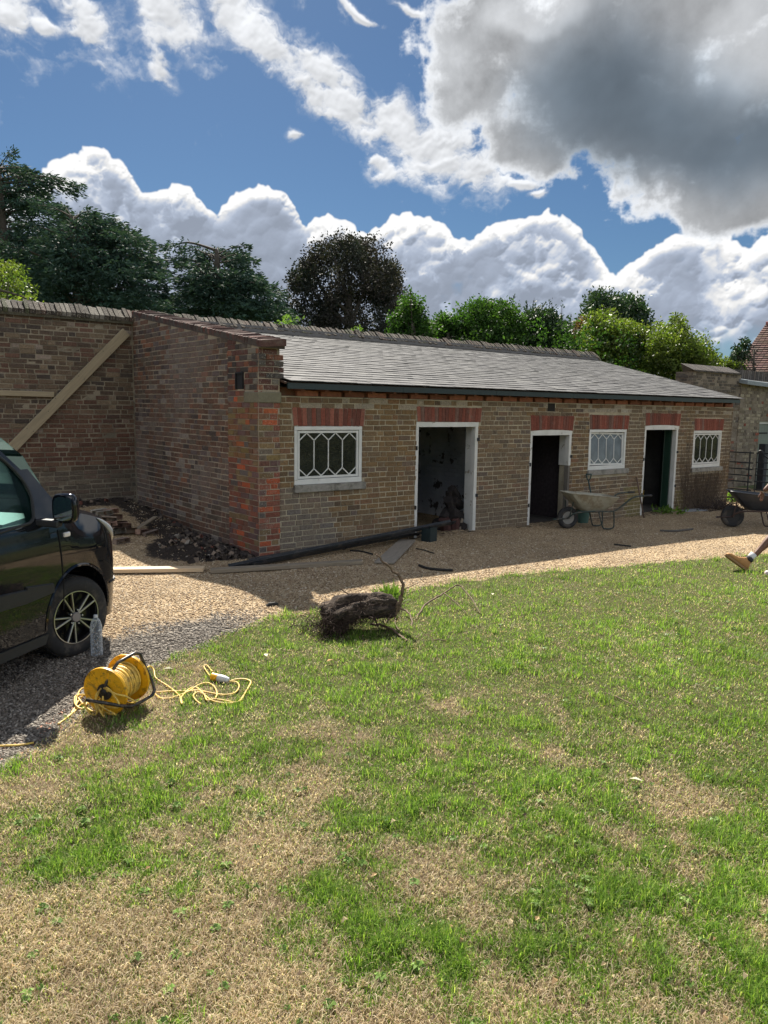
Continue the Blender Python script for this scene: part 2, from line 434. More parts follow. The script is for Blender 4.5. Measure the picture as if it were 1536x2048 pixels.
    def build(s, name, mats, parent=None, smooth=False, label=None, cat=None, group=None, kind=None, auto=None):
        o = mesh_np(name, np.array(s.v, np.float32), s.f, mats, parent, tint=np.array(s.t, np.float32), smooth=smooth, mi=s.m)
        bm = bmesh.new(); bm.from_mesh(o.data); bmesh.ops.recalc_face_normals(bm, faces=bm.faces[:])
        if auto:
            for e in bm.edges:
                e.smooth = not (len(e.link_faces) == 2 and e.calc_face_angle(0) > math.radians(auto))
            for f in bm.faces: f.smooth = True
        bm.to_mesh(o.data); bm.free()
        return tagit(o, label, cat, group, kind)
def spline(pts, n=6):
    """Catmull-Rom through points"""
    P = [Vector(p) for p in pts]; out = []
    for i in range(len(P) - 1):
        p0, p1, p2, p3 = P[max(i - 1, 0)], P[i], P[i + 1], P[min(i + 2, len(P) - 1)]
        for k in range(n):
            t = k / n
            out.append(0.5 * ((2 * p1) + (p2 - p0) * t + (2 * p0 - 5 * p1 + 4 * p2 - p3) * t * t + (3 * p1 - p0 - 3 * p2 + p3) * t ** 3))
    out.append(P[-1]); return out
def TR(loc=(0, 0, 0), rx=0, ry=0, rz=0, sc=1.0):
    return Matrix.Translation(loc) @ Matrix.Rotation(rz, 4, 'Z') @ Matrix.Rotation(ry, 4, 'Y') @ Matrix.Rotation(rx, 4, 'X') @ Matrix.Diagonal((*((sc,) * 3 if not isinstance(sc, tuple) else sc), 1))

# numpy value noise on points
_ng = nrs.rand(257, 257).astype(np.float64)
def pn(x, y):
    x = np.asarray(x, float); y = np.asarray(y, float)
    xi = np.floor(x).astype(int); yi = np.floor(y).astype(int); fx = x - xi; fy = y - yi
    fx = fx * fx * (3 - 2 * fx); fy = fy * fy * (3 - 2 * fy); a = xi % 256; b = yi % 256
    return (_ng[b, a] * (1 - fx) + _ng[b, a + 1] * fx) * (1 - fy) + (_ng[b + 1, a] * (1 - fx) + _ng[b + 1, a + 1] * fx) * fy
def pfbm(x, y, o=4, g=0.5):
    s = 0; a = 1.0; t = 0
    for k in range(o): s = s + a * pn(np.asarray(x) * 2 ** k + 17.3 * k, np.asarray(y) * 2 ** k + 9.1 * k); t += a; a *= g
    return s / t
def sst(x, a, b):
    t = np.clip((np.asarray(x, float) - a) / (b - a), 0, 1); return t * t * (3 - 2 * t)

# ================================================================== materials
def newmat(name):
    m_ = bpy.data.materials.new(name); m_.use_nodes = True; nt = m_.node_tree
    b = nt.nodes['Principled BSDF']; return m_, nt, b
def texco(nt, kind='Object'):
    return S(nt, nt.nodes.new('ShaderNodeTexCoord').outputs[kind])
def geopos(nt): return S(nt, nt.nodes.new('ShaderNodeNewGeometry').outputs['Position'])
def attr(nt, name, out='Color'):
    n = nt.nodes.new('ShaderNodeAttribute'); n.attribute_name = name; return S(nt, n.outputs[out])
def bump(nt, b, h, dist=0.01, strength=1.0, prev=None):
    n = nt.nodes.new('ShaderNodeBump'); n.inputs['Distance'].default_value = dist; n.inputs['Strength'].default_value = strength
    nt.links.new(h.k, n.inputs['Height'])
    if prev is not None: nt.links.new(prev.k, n.inputs['Normal'])
    nt.links.new(n.outputs[0], b.inputs['Normal']); return S(nt, n.outputs[0])
def simple(name, col, rough=0.6, metal=0.0, var=0.15, nscale=14.0, bumpd=0.0, spec=0.5, tinted=True, coat=0.0, dirt=None, dscale=3.0):
    m_, nt, b = newmat(name)
    p = geopos(nt)
    n1 = noise(nt, p, nscale, 5, 0.6)
    c = mixc(nt, 1.0, col, ramp(nt, n1, [(0.25, (1 - var,) * 3), (0.75, (1 + var,) * 3)]), 'MULTIPLY')
    if tinted: c = mixc(nt, 1.0, c, attr(nt, 'tint'), 'MULTIPLY')
    if dirt is not None:
        n2 = noise(nt, p, dscale, 6, 0.65)
        c = mixc(nt, sstep(n2, 0.48, 0.66), c, dirt)
    nt.links.new(c.k, b.inputs['Base Color'])
    b.inputs['Roughness'].default_value = rough; b.inputs['Metallic'].default_value = metal
    b.inputs['Specular IOR Level'].default_value = spec; b.inputs['Coat Weight'].default_value = coat
    if bumpd: bump(nt, b, n1, bumpd)
    return m_
def mat_brick(name, rough=0.92, mottled=0.45, lich=None):
    """brick colour comes from the object's colour times the point tint"""
    m_, nt, b = newmat(name)
    p = geopos(nt)
    oi = nt.nodes.new('ShaderNodeObjectInfo'); oc = S(nt, oi.outputs['Color'])
    c = mixc(nt, 1.0, oc, attr(nt, 'tint'), 'MULTIPLY')
    n1 = noise(nt, p, 38.0, 6, 0.7); n2 = noise(nt, p, 7.0, 4, 0.6)
    c = mixc(nt, 1.0, c, ramp(nt, n1, [(0.28, (1 - mottled,) * 3), (0.72, (1 + mottled,) * 3)]), 'MULTIPLY')
    c = mixc(nt, sstep(n2, 0.55, 0.75) * 0.35, c, (0.24, 0.22, 0.18))
    if lich is not None:
        l = sstep(noise(nt, p, 60.0, 3, 0.6), 0.60, 0.66) * sstep(noise(nt, p, 2.2, 3, 0.5), lich, lich + 0.1)
        c = mixc(nt, l, c, (0.42, 0.40, 0.33))
    nt.links.new(c.k, b.inputs['Base Color']); b.inputs['Roughness'].default_value = rough
    b.inputs['Specular IOR Level'].default_value = 0.25
    bump(nt, b, n1 + noise(nt, p, 150.0, 3, 0.6) * 0.4, 0.006)
    return m_
def mat_mortar(name, col, dark=0.5):
    m_, nt, b = newmat(name); p = geopos(nt)
    n1 = noise(nt, p, 60.0, 5, 0.65); n2 = noise(nt, p, 3.0, 5, 0.6)
    c = mixc(nt, 1.0, col, ramp(nt, n1, [(0.3, (0.72,) * 3), (0.7, (1.2,) * 3)]), 'MULTIPLY')
    c = mixc(nt, sstep(n2, 0.42, 0.64) * dark, c, tuple(v * 0.45 for v in col))
    nt.links.new(c.k, b.inputs['Base Color']); b.inputs['Roughness'].default_value = 0.95
    b.inputs['Specular IOR Level'].default_value = 0.15
    bump(nt, b, n1, 0.008); return m_
def mat_wood(name, col, rough=0.75, grain=0.35, axis=0, dirt=0.0):
    m_, nt, b = newmat(name); p = texco(nt, 'Object')
    mp = nt.nodes.new('ShaderNodeMapping'); nt.links.new(p.k, mp.inputs[0])
    sc = [22, 22, 22]; sc[axis] = 1.6; mp.inputs['Scale'].default_value = sc
    v = S(nt, mp.outputs[0]); n1 = noise(nt, v, 2.2, 6, 0.65, 0.6)
    c = mixc(nt, 1.0, col, ramp(nt, n1, [(0.3, (1 - grain,) * 3), (0.7, (1 + grain * 0.6,) * 3)]), 'MULTIPLY')
    c = mixc(nt, 1.0, c, attr(nt, 'tint'), 'MULTIPLY')
    if dirt: c = mixc(nt, sstep(noise(nt, geopos(nt), 5.0, 5, 0.6), 0.5, 0.7) * dirt, c, (0.10, 0.085, 0.065))
    nt.links.new(c.k, b.inputs['Base Color']); b.inputs['Roughness'].default_value = rough
    b.inputs['Specular IOR Level'].default_value = 0.3
    bump(nt, b, n1, 0.003); return m_
def mat_paint(name, col, under=(0.20, 0.17, 0.13), wear=0.6, rough=0.55, scale=9.0):
    """old paint flaking from wood"""
    m_, nt, b = newmat(name); p = geopos(nt)
    n1 = noise(nt, p, scale, 8, 0.68); n2 = noise(nt, p, 3.0, 4, 0.6)
    f = sstep(n1, wear, wear + 0.03)
    c = mixc(nt, 1.0, col, ramp(nt, n2, [(0.3, (0.82, 0.82, 0.80)), (0.7, (1.05,) * 3)]), 'MULTIPLY')
    c = mixc(nt, f, c, under)
    nt.links.new(c.k, b.inputs['Base Color']); b.inputs['Roughness'].default_value = rough
    bump(nt, b, 1.0 - f, 0.002); return m_
def mat_leaf(name, col, col2, trans=0.35, rough=0.5, spec=0.35):
    m_, nt, b = newmat(name)
    c = mixc(nt, attr(nt, 'tint', 'Fac'), col, col2)
    c = mixc(nt, 1.0, c, attr(nt, 'tint2'), 'MULTIPLY')
    nt.links.new(c.k, b.inputs['Base Color']); b.inputs['Roughness'].default_value = rough
    b.inputs['Specular IOR Level'].default_value = spec
    tr = nt.nodes.new('ShaderNodeBsdfTranslucent'); nt.links.new(mixc(nt, 1.0, c, (1.15, 1.25, 0.6), 'MULTIPLY').k, tr.inputs[0])
    mx = nt.nodes.new('ShaderNodeMixShader'); mx.inputs[0].default_value = trans
    nt.links.new(b.outputs[0], mx.inputs[1]); nt.links.new(tr.outputs[0], mx.inputs[2])
    nt.links.new(mx.outputs[0], nt.nodes['Material Output'].inputs[0]); return m_

# ================================================================== the ground
def gh(x, y):
    """height of the ground"""
    x = np.asarray(x, float); y = np.asarray(y, float)
    h = 0.34 * sst(y, 0.3, 4.2) * sst(-x, 0.15, 0.6) * sst(6.0 - y, 0, 1)
    h = h - 0.10 * sst(x, 3.0, 9.0) * sst(y, -6.0, -2.0)
    h = h + 0.09 * np.exp(-((x + 0.2) / 2.0) ** 2 - ((y + 1.75) / 0.75) ** 2)
    h = h + 0.022 * (pfbm(x * 0.9 + 5, y * 0.9 + 3, 3) - 0.5) * sst(25 - np.hypot(x, y), 0, 10)
    return h
def ground_hit(px, py, extra=0.0):
    z = 0.0
    for _ in range(6):
        P = onz(px, py, z + extra); z = float(gh(P[0], P[1]))
    return Vector((P[0], P[1], z + extra))
_edge = sorted([(float(p[0]), float(p[1])) for p in [ground_hit(*q) for q in ((0, 1545), (100, 1480), (170, 1425), (300, 1340), (420, 1285), (530, 1240), (650, 1222), (780, 1190), (900, 1165),
        (1100, 1142), (1300, 1128), (1450, 1114), (1536, 1108))]])
_ex = np.array([e[0] for e in _edge]); _ey = np.array([e[1] for e in _edge])
def lawn_edge(x):
    x = np.asarray(x, float)
    s0 = (_ey[1] - _ey[0]) / (_ex[1] - _ex[0])
    return np.where(x < _ex[0], _ey[0] + (x - _ex[0]) * 0.9, np.where(x > _ex[-1], _ey[-1] - (x - _ex[-1]) * 0.22, np.interp(x, _ex, _ey)))
def lawn_d(x, y):
    """>0 on the lawn (metres from the edge, roughly)"""
    return lawn_edge(x) - y + 0.16 * (pfbm(np.asarray(x) * 4, np.asarray(y) * 4, 3) - 0.5)
def greenness(x, y):
    x = np.asarray(x, float); y = np.asarray(y, float)
    g = pfbm(x * 0.75 + 31, y * 0.75 + 12, 3) * 0.40 + pfbm(x * 2.3, y * 2.3 + 40, 4, 0.6) * 0.60
        # along the fwd / right directions of the view the lawn is greener far off and to the right
    fx = (x - CAM[0]) * 0.611 + (y - CAM[1]) * 0.781; rx = (x - CAM[0]) * 0.79 - (y - CAM[1]) * 0.615
    g = g + 0.02 + 0.17 * sst(fx, 3.0, 6.5) + 0.06 * sst(rx, -1.2, 1.5) - 0.07 * sst(-rx, -1.5, 1.5) * sst(5.5 - fx, 0, 2)
    return g
def build_ground():
    mg, nt, b = newmat('far_ground'); p = geopos(nt)
    n1 = noise(nt, p, 0.8, 6, 0.6)
    c = ramp(nt, n1, [(0.35, (0.05, 0.075, 0.02)), (0.6, (0.09, 0.12, 0.035)), (0.8, (0.17, 0.14, 0.08))])
    nt.links.new(c.k, b.inputs['Base Color']); b.inputs['Roughness'].default_value = 0.95
    bump(nt, b, noise(nt, p, 20, 5, 0.7), 0.03)
    # gravel
    mgr, nt, b = newmat('pea_gravel'); p = geopos(nt); z = attr(nt, 'zone')
    sp = nt.nodes.new('ShaderNodeSeparateColor'); nt.links.new(z.k, sp.inputs[0])
    grey, soil, dust = (S(nt, sp.outputs[i]) for i in range(3))
    vn = nt.nodes.new('ShaderNodeTexVoronoi'); nt.links.new(p.k, vn.inputs['Vector']); vn.inputs['Scale'].default_value = 62.0
    cellc = S(nt, vn.outputs['Color']); cd = S(nt, vn.outputs['Distance'])
    v2 = nt.nodes.new('ShaderNodeTexVoronoi'); nt.links.new(p.k, v2.inputs['Vector']); v2.inputs['Scale'].default_value = 30.0
    cellc2 = S(nt, v2.outputs['Color']); cd2 = S(nt, v2.outputs['Distance'])
    s1 = nt.nodes.new('ShaderNodeSeparateColor'); nt.links.new(cellc.k, s1.inputs[0])
    s2 = nt.nodes.new('ShaderNodeSeparateColor'); nt.links.new(cellc2.k, s2.inputs[0])
    tan = ramp(nt, S(nt, s1.outputs[0]), [(0.0, (0.20, 0.135, 0.075)), (0.35, (0.37, 0.265, 0.15)), (0.7, (0.51, 0.385, 0.235)), (1.0, (0.64, 0.53, 0.37))])
    gry = ramp(nt, S(nt, s2.outputs[0]), [(0.0, (0.08, 0.07, 0.06)), (0.5, (0.17, 0.15, 0.128)), (1.0, (0.30, 0.275, 0.24))])
    c = mixc(nt, grey, tan, gry)
    big = noise(nt, p, 1.3, 5, 0.6)
    c = mixc(nt, 1.0, c, ramp(nt, big, [(0.3, (0.72, 0.70, 0.68)), (0.7, (1.08, 1.07, 1.05))]), 'MULTIPLY')
    soiln = (soil + (noise(nt, p, 9.0, 6, 0.7) - 0.5) * 1.1)
    c = mixc(nt, sstep(soiln, 0.40, 0.62), c, ramp(nt, noise(nt, p, 40, 5, 0.7), [(0.3, (0.018, 0.014, 0.012)), (0.7, (0.075, 0.058, 0.045))]))
    c = mixc(nt, sstep(dust + (noise(nt, p, 14, 5, 0.7) - 0.5) * 0.9, 0.4, 0.6), c, (0.44, 0.24, 0.17))
    nt.links.new(c.k, b.inputs['Base Color']); b.inputs['Roughness'].default_value = 0.9; b.inputs['Specular IOR Level'].default_value = 0.25
    h = (1.0 - cd) * 0.6 + noise(nt, p, 24, 4, 0.6) * 0.9
    h2 = (1.0 - cd2) * 1.2
    mxh = nt.nodes.new('ShaderNodeMix'); nt.links.new(grey.k, mxh.inputs[0]); nt.links.new(h.k, mxh.inputs[2]); nt.links.new(h2.k, mxh.inputs[3])
    bump(nt, b, S(nt, mxh.outputs[0]), 0.03, 1.0)
    # lawn floor: dead thatch and soil between the blades
    ml, nt, b = newmat('dry_turf'); p = geopos(nt); g = attr(nt, 'zone', 'Fac')
    mp = nt.nodes.new('ShaderNodeMapping'); nt.links.new(p.k, mp.inputs[0]); mp.inputs['Rotation'].default_value = (0, 0, 0.7); mp.inputs['Scale'].default_value = (70, 260, 70)
    st = noise(nt, S(nt, mp.outputs[0]), 1.0, 4, 0.7, 1.5)
    mp2 = nt.nodes.new('ShaderNodeMapping'); nt.links.new(p.k, mp2.inputs[0]); mp2.inputs['Rotation'].default_value = (0, 0, -0.5); mp2.inputs['Scale'].default_value = (240, 80, 70)
    st2 = noise(nt, S(nt, mp2.outputs[0]), 1.0, 4, 0.7, 1.5)
    stx = st.max(st2)
    dry = ramp(nt, stx, [(0.40, (0.10, 0.07, 0.045)), (0.52, (0.26, 0.195, 0.12)), (0.68, (0.43, 0.34, 0.22)), (0.8, (0.54, 0.45, 0.31))])
    grn = ramp(nt, stx, [(0.40, (0.035, 0.045, 0.014)), (0.55, (0.10, 0.125, 0.035)), (0.75, (0.21, 0.23, 0.08))])
    f = sstep(g + (noise(nt, p, 11, 6, 0.7) - 0.5) * 0.35, 0.42, 0.58)
    c = mixc(nt, f * 0.8, dry, grn)
    c = mixc(nt, sstep(noise(nt, p, 4.1, 6, 0.7), 0.56, 0.66) * 0.6, c, (0.16, 0.11, 0.075))
    nt.links.new(c.k, b.inputs['Base Color']); b.inputs['Roughness'].default_value = 0.95; b.inputs['Specular IOR Level'].default_value = 0.1
    bump(nt, b, stx + noise(nt, p, 30, 5, 0.6), 0.03)
    # one height grid, dense near the camera, split into named surfaces
    xs = np.concatenate([np.array([-420, -200, -100, -50, -30, -20, -14, -11, -9.5]), np.arange(-8.5, 13.01, 0.06), np.array([13.5, 14.5, 16, 18, 21, 26, 34, 50, 80, 150, 420])])
    ys = np.concatenate([np.array([-420, -200, -100, -50, -30, -20, -15, -12]), np.arange(-10.5, 4.61, 0.06), np.array([5, 6, 7.5, 10, 14, 20, 30, 50, 90, 180, 420])])
    X, Y = np.meshgrid(xs, ys); Z = gh(X, Y)
    # clods in the soil heap along the gable foot
    soil = sst(1.25 - np.hypot((X + 0.55) / 1.0, (Y - 0.75) / 0.9), 0, 0.6)
    soil = np.maximum(soil, 0.9 * sst(-X, 0.2, 0.4) * sst(Y, 3.3, 3.9) * sst(X + 3.5, 0, 0.6)); soil = np.maximum(soil, 0.8 * sst(0.55 - np.abs(X + 0.75 - 0.05 * Y), 0, 0.35) * sst(Y, 0.2, 0.6) * sst(4.3 - Y, 0, 0.3))
    soil = np.where(X > -0.27, soil * (Y < 0), soil)
    strip = 0.75 * sst(0.42 + Y + 0.25 * (pfbm(X * 2, Y * 2, 3) - .5), 0, 0.35) * (Y < 0.3) * (X > 0.2) * (X < 11.6); soil = np.maximum(soil, strip * 0.62)
    Z = Z + soil * (0.10 * (pfbm(X * 7, Y * 7, 4, 0.6) - 0.42))
    n_y, n_x = X.shape
    cx = (X[:-1, :-1] + X[1:, 1:]) / 2; cy = (Y[:-1, :-1] + Y[1:, 1:]) / 2
    ld = lawn_d(cx, cy)
    near = (cx > -8.5) & (cx < 13) & (cy > -10.5) & (cy < 4.6)
    isl = (ld > 0) & near
    far_lawn = (~near) & (cy < 0) & (np.abs(cx) < 60) & (cy > -60)
    # the gravel runs on past the right end of the building
    isg = (~isl) & (((cx > -8.5) & (cx < 16) & (cy > -10.5) & (cy < 4.7)))
    bld = (cx > 0.0) & (cx < 11.5) & (cy > 0.25)
    idx = np.arange(n_y * n_x).reshape(n_y, n_x)
    quads = np.stack([idx[:-1, :-1], idx[:-1, 1:], idx[1:, 1:], idx[1:, :-1]], -1)
    V = np.stack([X, Y, Z], -1).reshape(-1, 3)
    grey = sst((-2.42 - Y) - 0.28 * (X + 2.6) * (X > -2.6) * 0 + 0.22 * (pfbm(X * 3, Y * 3, 3) - .5) * 2, -0.15, 0.2) * sst(-1.75 - X, -0.25, 0.5)
    dust = sst(0.28 - np.abs(Y - lawn_edge(X) - 0.10), 0, 0.28) * sst(-3.3 - X, 0, 0.4)
    zone = np.stack([grey, soil, dust, np.ones_like(grey)], -1).reshape(-1, 4)
    gz = greenness(X, Y); zl = np.stack([gz, gz, gz, np.ones_like(gz)], -1).reshape(-1, 4)
    def part(name, mask, mat, zn):
        q = quads[mask]; u, inv = np.unique(q.ravel(), return_inverse=True)
        o = mesh_np(name, V[u], inv.reshape(-1, 4), mat, attrs={'zone': zn[u]}, smooth=True); o['kind'] = 'structure'; return o
    part('gravel_drive', isg, mgr, zone)
    part('lawn', isl | far_lawn, ml, zl)
    part('ground', ~(isg | isl | far_lawn), mg, zone)
build_ground()

# ---- loose stones on the gravel
def scatter_stones():
    n = 90000
    # sample evenly in the picture, so that stones are denser nearer the viewer
    px = nrs.uniform(-120, 1620, n * 2); py = nrs.uniform(985, 1560, n * 2)
    d = (px - 768)[:, None] / F_PX * RB[0] - (py - 1024)[:, None] / F_PX * RB[1] + RB[2]
    P = CAM + d * ((0.0 - CAM[2]) / d[:, 2])[:, None]
    x, y = P[:, 0], P[:, 1]
    ok = (lawn_d(x, y) < 0.03) & (x > -8) & (x < 12.5) & ((y < -0.05) | (x < -0.33)) & (y < 4.2)
    x, y = x[ok][:n], y[ok][:n]; n = len(x)
    x = x + nrs.normal(0, .02, n); y = y + nrs.normal(0, .02, n)
    grey = sst((-2.42 - y) + 0.44 * (pfbm(x * 3, y * 3, 3) - .5), -0.15, 0.2) * sst(-1.75 - x, -0.25, 0.5) > nrs.rand(n)
    soil = sst(1.2 - np.hypot((x + 0.55) / 1.0, (y - 0.75) / 0.9), 0, 0.5) * (x < -.27) + 0.5 * sst(0.35 + y, 0, 0.3) * (x > 0)
    keep = nrs.rand(n) > soil * 0.75
    x, y, grey = x[keep], y[keep], grey[keep]; n = len(x)
    r = np.where(grey, nrs.uniform(0.006, 0.015, n), nrs.uniform(0.006, 0.013, n))
    base = np.array([(1, 0, 0), (-1, 0, 0), (0, 1, 0), (0, -1, 0), (0, 0, 1), (0, 0, -1)], float)
    fac = np.array([(0, 2, 4), (2, 1, 4), (1, 3, 4), (3, 0, 4), (2, 0, 5), (1, 2, 5), (3, 1, 5), (0, 3, 5)])
    a = nrs.uniform(0, 6.283, n); sx = nrs.uniform(0.8, 1.5, n); sy = nrs.uniform(0.7, 1.1, n); sz = nrs.uniform(0.45, 0.8, n)
    B = base[None] * np.stack([sx, sy, sz], -1)[:, None] * r[:, None, None] * (1 + nrs.uniform(-0.25, 0.25, (n, 6, 1)))
    ca, sa = np.cos(a)[:, None], np.sin(a)[:, None]
    tl = nrs.normal(0, 0.35, n)[:, None]
    vx = B[..., 0] * ca - B[..., 1] * sa; vy = B[..., 0] * sa + B[..., 1] * ca; vz = B[..., 2] + vx * tl
    z = gh(x, y) + r * 0.15
    Vv = np.stack([vx + x[:, None], vy + y[:, None], vz + z[:, None]], -1).reshape(-1, 3)
    Ff = (fac[None] + (np.arange(n) * 6)[:, None, None]).reshape(-1, 3)
    k = nrs.rand(n)
    tan = np.array([(0.20, 0.13, 0.08), (0.36, 0.26, 0.155), (0.48, 0.37, 0.24), (0.62, 0.53, 0.40)]); gr = np.array([(0.078, 0.066, 0.054), (0.145, 0.125, 0.103), (0.215, 0.19, 0.16), (0.34, 0.31, 0.265)])
    ii = np.digitize(k, [0.15, 0.5, 0.85]); c = np.where(grey[:, None], gr[ii], tan[ii]) * nrs.uniform(0.85, 1.1, (n, 1))
    m_, nt, b = newmat('stones'); nt.links.new(attr(nt, 'tint').k, b.inputs['Base Color']); b.inputs['Roughness'].default_value = 0.85; b.inputs['Specular IOR Level'].default_value = 0.3
    o = mesh_np('gravel_stones', Vv, Ff, m_, tint=np.repeat(c, 6, axis=0))
    tagit(o, 'loose tan and grey stones lying over the gravel drive', 'gravel', kind='stuff')
scatter_stones()

# ---- grass
def scatter_grass():
    def cand(n, y0, y1):
        px = nrs.uniform(-160, 1700, n); py = y0 + (y1 - y0) * nrs.rand(n)
        d = (px - 768)[:, None] / F_PX * RB[0] - (py - 1024)[:, None] / F_PX * RB[1] + RB[2]
        P = CAM + d * ((0.0 - CAM[2]) / d[:, 2])[:, None]
        return P[:, 0] + nrs.normal(0, .02, n), P[:, 1] + nrs.normal(0, .02, n)
    x1, y1 = cand(430000, 1085, 2150)
    x2, y2 = cand(70000, 1085, 1350)
    x = np.concatenate([x1, x2]); y = np.concatenate([y1, y2])
    g = greenness(x, y) + 0.10 * (pfbm(x * 11, y * 11, 2) - 0.5) * 2
    ld = lawn_d(x, y)
    f = sst(g + 0.26 * (pfbm(x * 4.5 + 9, y * 4.5, 3) - 0.5) * 2, 0.36, 0.58)
    f = np.clip(f, 0, 1) * (0.35 + 0.65 * sst(pfbm(x * 13 + 3, y * 13, 2), 0.25, 0.55))
    tuft = sst(pfbm(x * 6 + 70, y * 6, 3), 0.48, 0.70) * sst(g, 0.40, 0.55)
    isgreen = nrs.rand(len(x)) < (0.21 + 0.70 * f)
    bare = sst(pfbm(x * 3.1 + 11, y * 3.1 + 7, 4, .6), 0.56, 0.68) * (1 - f)
    keep = (ld > -0.05) & (nrs.rand(len(x)) < np.where(isgreen, 1.0, 0.78) * (1 - .6 * bare))
    x, y, f, tuft, isgreen = x[keep], y[keep], f[keep], tuft[keep], isgreen[keep]
    # coarse tussocks
    gi = np.where((f > .45) & isgreen)[0]; ci = nrs.choice(gi, 420, replace=False); m_ = 38
    tx = np.repeat(x[ci], m_) + nrs.normal(0, .034, 420 * m_); ty = np.repeat(y[ci], m_) + nrs.normal(0, .034, 420 * m_)
    x = np.concatenate([x, tx]); y = np.concatenate([y, ty]); f = np.concatenate([f, np.ones(len(tx))]); tuft = np.concatenate([tuft, 0.75 + .7 * np.repeat(nrs.rand(420), m_)]); isgreen = np.concatenate([isgreen, np.ones(len(tx), bool)]); n = len(x)
    dc = np.hypot(x - CAM[0], y - CAM[1])
    L = np.where(isgreen, nrs.uniform(0.018, 0.042, n) * (0.8 + 1.3 * tuft), nrs.uniform(0.016, 0.045, n))
    wd = np.where(isgreen, nrs.uniform(0.0014, 0.003, n), nrs.uniform(0.0012, 0.0026, n)) * (0.75 + 0.13 * dc)
    lean = np.where(isgreen, nrs.uniform(0.35, 1.25, n), nrs.uniform(1.0, 1.5, n))
    az = nrs.uniform(0, 6.283, n); az = np.where(isgreen, az, 0.7 + nrs.normal(0, 1.0, n) + 3.14 * (nrs.rand(n) < .5))
    dx, dy = np.cos(az), np.sin(az); sx, sy = -dy, dx
    z0 = gh(x, y) + np.where(isgreen, -0.002, nrs.uniform(0.0, 0.012, n))
    h1 = np.cos(lean * 0.6) * L * 0.55; r1 = np.sin(lean * 0.6) * L * 0.55
    h2 = h1 + np.cos(lean * 1.25) * L * 0.45; r2 = r1 + np.sin(lean * 1.25) * L * 0.45
    h1 = np.maximum(h1, 0.003); h2 = np.maximum(h2, 0.003)
    V = np.empty((n, 5, 3))
    for k, (rr, hh, ww) in enumerate(((0, 0, .5), (0, 0, -.5), (r1, h1, .42), (r1, h1, -.42), (r2, h2, 0))):
        V[:, k, 0] = x + dx * rr + sx * wd * ww; V[:, k, 1] = y + dy * rr + sy * wd * ww; V[:, k, 2] = z0 + hh
    base = (np.arange(n) * 5)[:, None]
    F = np.concatenate([base + np.array([[0, 1, 3]]), base + np.array([[0, 3, 2]]), base + np.array([[2, 3, 4]])])
    k = nrs.rand(n)
    gc = np.array([(0.085, 0.160, 0.022), (0.160, 0.290, 0.040), (0.25, 0.38, 0.062), (0.38, 0.45, 0.13)])
    dcx = np.array([(0.22, 0.16, 0.095), (0.42, 0.32, 0.21), (0.62, 0.50, 0.345), (0.80, 0.69, 0.51)])
    c = np.where(isgreen[:, None], gc[np.digitize(k, [0.3, 0.65, 0.9])], dcx[np.digitize(k, [0.2, 0.55, 0.85])])
    c = c * (0.8 + 0.4 * pfbm(x * 1.7 + 3, y * 1.7, 2))[:, None] * nrs.uniform(0.85, 1.15, (n, 1))
    m_, nt, b = newmat('grass_blade'); cc = attr(nt, 'tint')
    nt.links.new(cc.k, b.inputs['Base Color']); b.inputs['Roughness'].default_value = 0.55; b.inputs['Specular IOR Level'].default_value = 0.3
    tr = nt.nodes.new('ShaderNodeBsdfTranslucent'); nt.links.new(mixc(nt, 1.0, cc, (1.3, 1.35, 0.8), 'MULTIPLY').k, tr.inputs[0])
    mx = nt.nodes.new('ShaderNodeMixShader'); mx.inputs[0].default_value = 0.52
    nt.links.new(b.outputs[0], mx.inputs[1]); nt.links.new(tr.outputs[0], mx.inputs[2]); nt.links.new(mx.outputs[0], nt.nodes['Material Output'].inputs[0])
    o = mesh_np('lawn_grass', V.reshape(-1, 3), F, m_, tint=np.repeat(c, 5, axis=0))
    tagit(o, 'patchy lawn of green tufts and flattened straw coloured dead grass', 'grass', kind='stuff')
scatter_grass()
def scatter_weeds():
    m_, nt, b = newmat('lawn_weed_leaf'); cc = attr(nt, 'tint'); nt.links.new(cc.k, b.inputs['Base Color']); b.inputs['Roughness'].default_value = 0.6
    n = 420; px = nrs.uniform(-100, 1640, n); py = nrs.uniform(1150, 2120, n); V = []; F = []; T = []; r = random.Random(71)
    for a, c in zip(px, py):
        P = onz(a, c); x, y = float(P[0]), float(P[1])
        if lawn_d(x, y) < .1: continue
        z = float(gh(x, y)); kind = r.random(); dead = kind > .62
        m = r.randint(5, 9) if not dead else 1; R_ = r.uniform(.012, .030) if not dead else r.uniform(.014, .032)
        for k in range(m):
            an = 2 * math.pi * k / m + r.uniform(-.3, .3); w = R_ * .32; up = r.uniform(.006, .02); b0 = len(V)
            ca, sa = math.cos(an), math.sin(an); z0 = z + (.012 if not dead else .03)
            for rr_, ww, hh in ((0, 0, 0), (R_ * .5, w, up), (R_, 0, up * .4), (R_ * .5, -w, up * .8)): V.append((x + ca * rr_ - sa * ww, y + sa * rr_ + ca * ww, z0 + hh))
            F.append((b0, b0 + 1, b0 + 2, b0 + 3)); q = r.uniform(.75, 1.25)
            col = (.13 * q, .22 * q, .035 * q) if not dead else r.choice(((.30 * q, .19 * q, .08 * q), (.36 * q, .29 * q, .16 * q), (.14 * q, .09 * q, .05 * q)))
            T += [col] * 4
    o = mesh_np('lawn_weeds', np.array(V), F, m_, tint=np.array(T)); tagit(o, 'small broad leaved weeds and dead leaves scattered through the lawn', 'weeds', kind='stuff')
scatter_weeds()

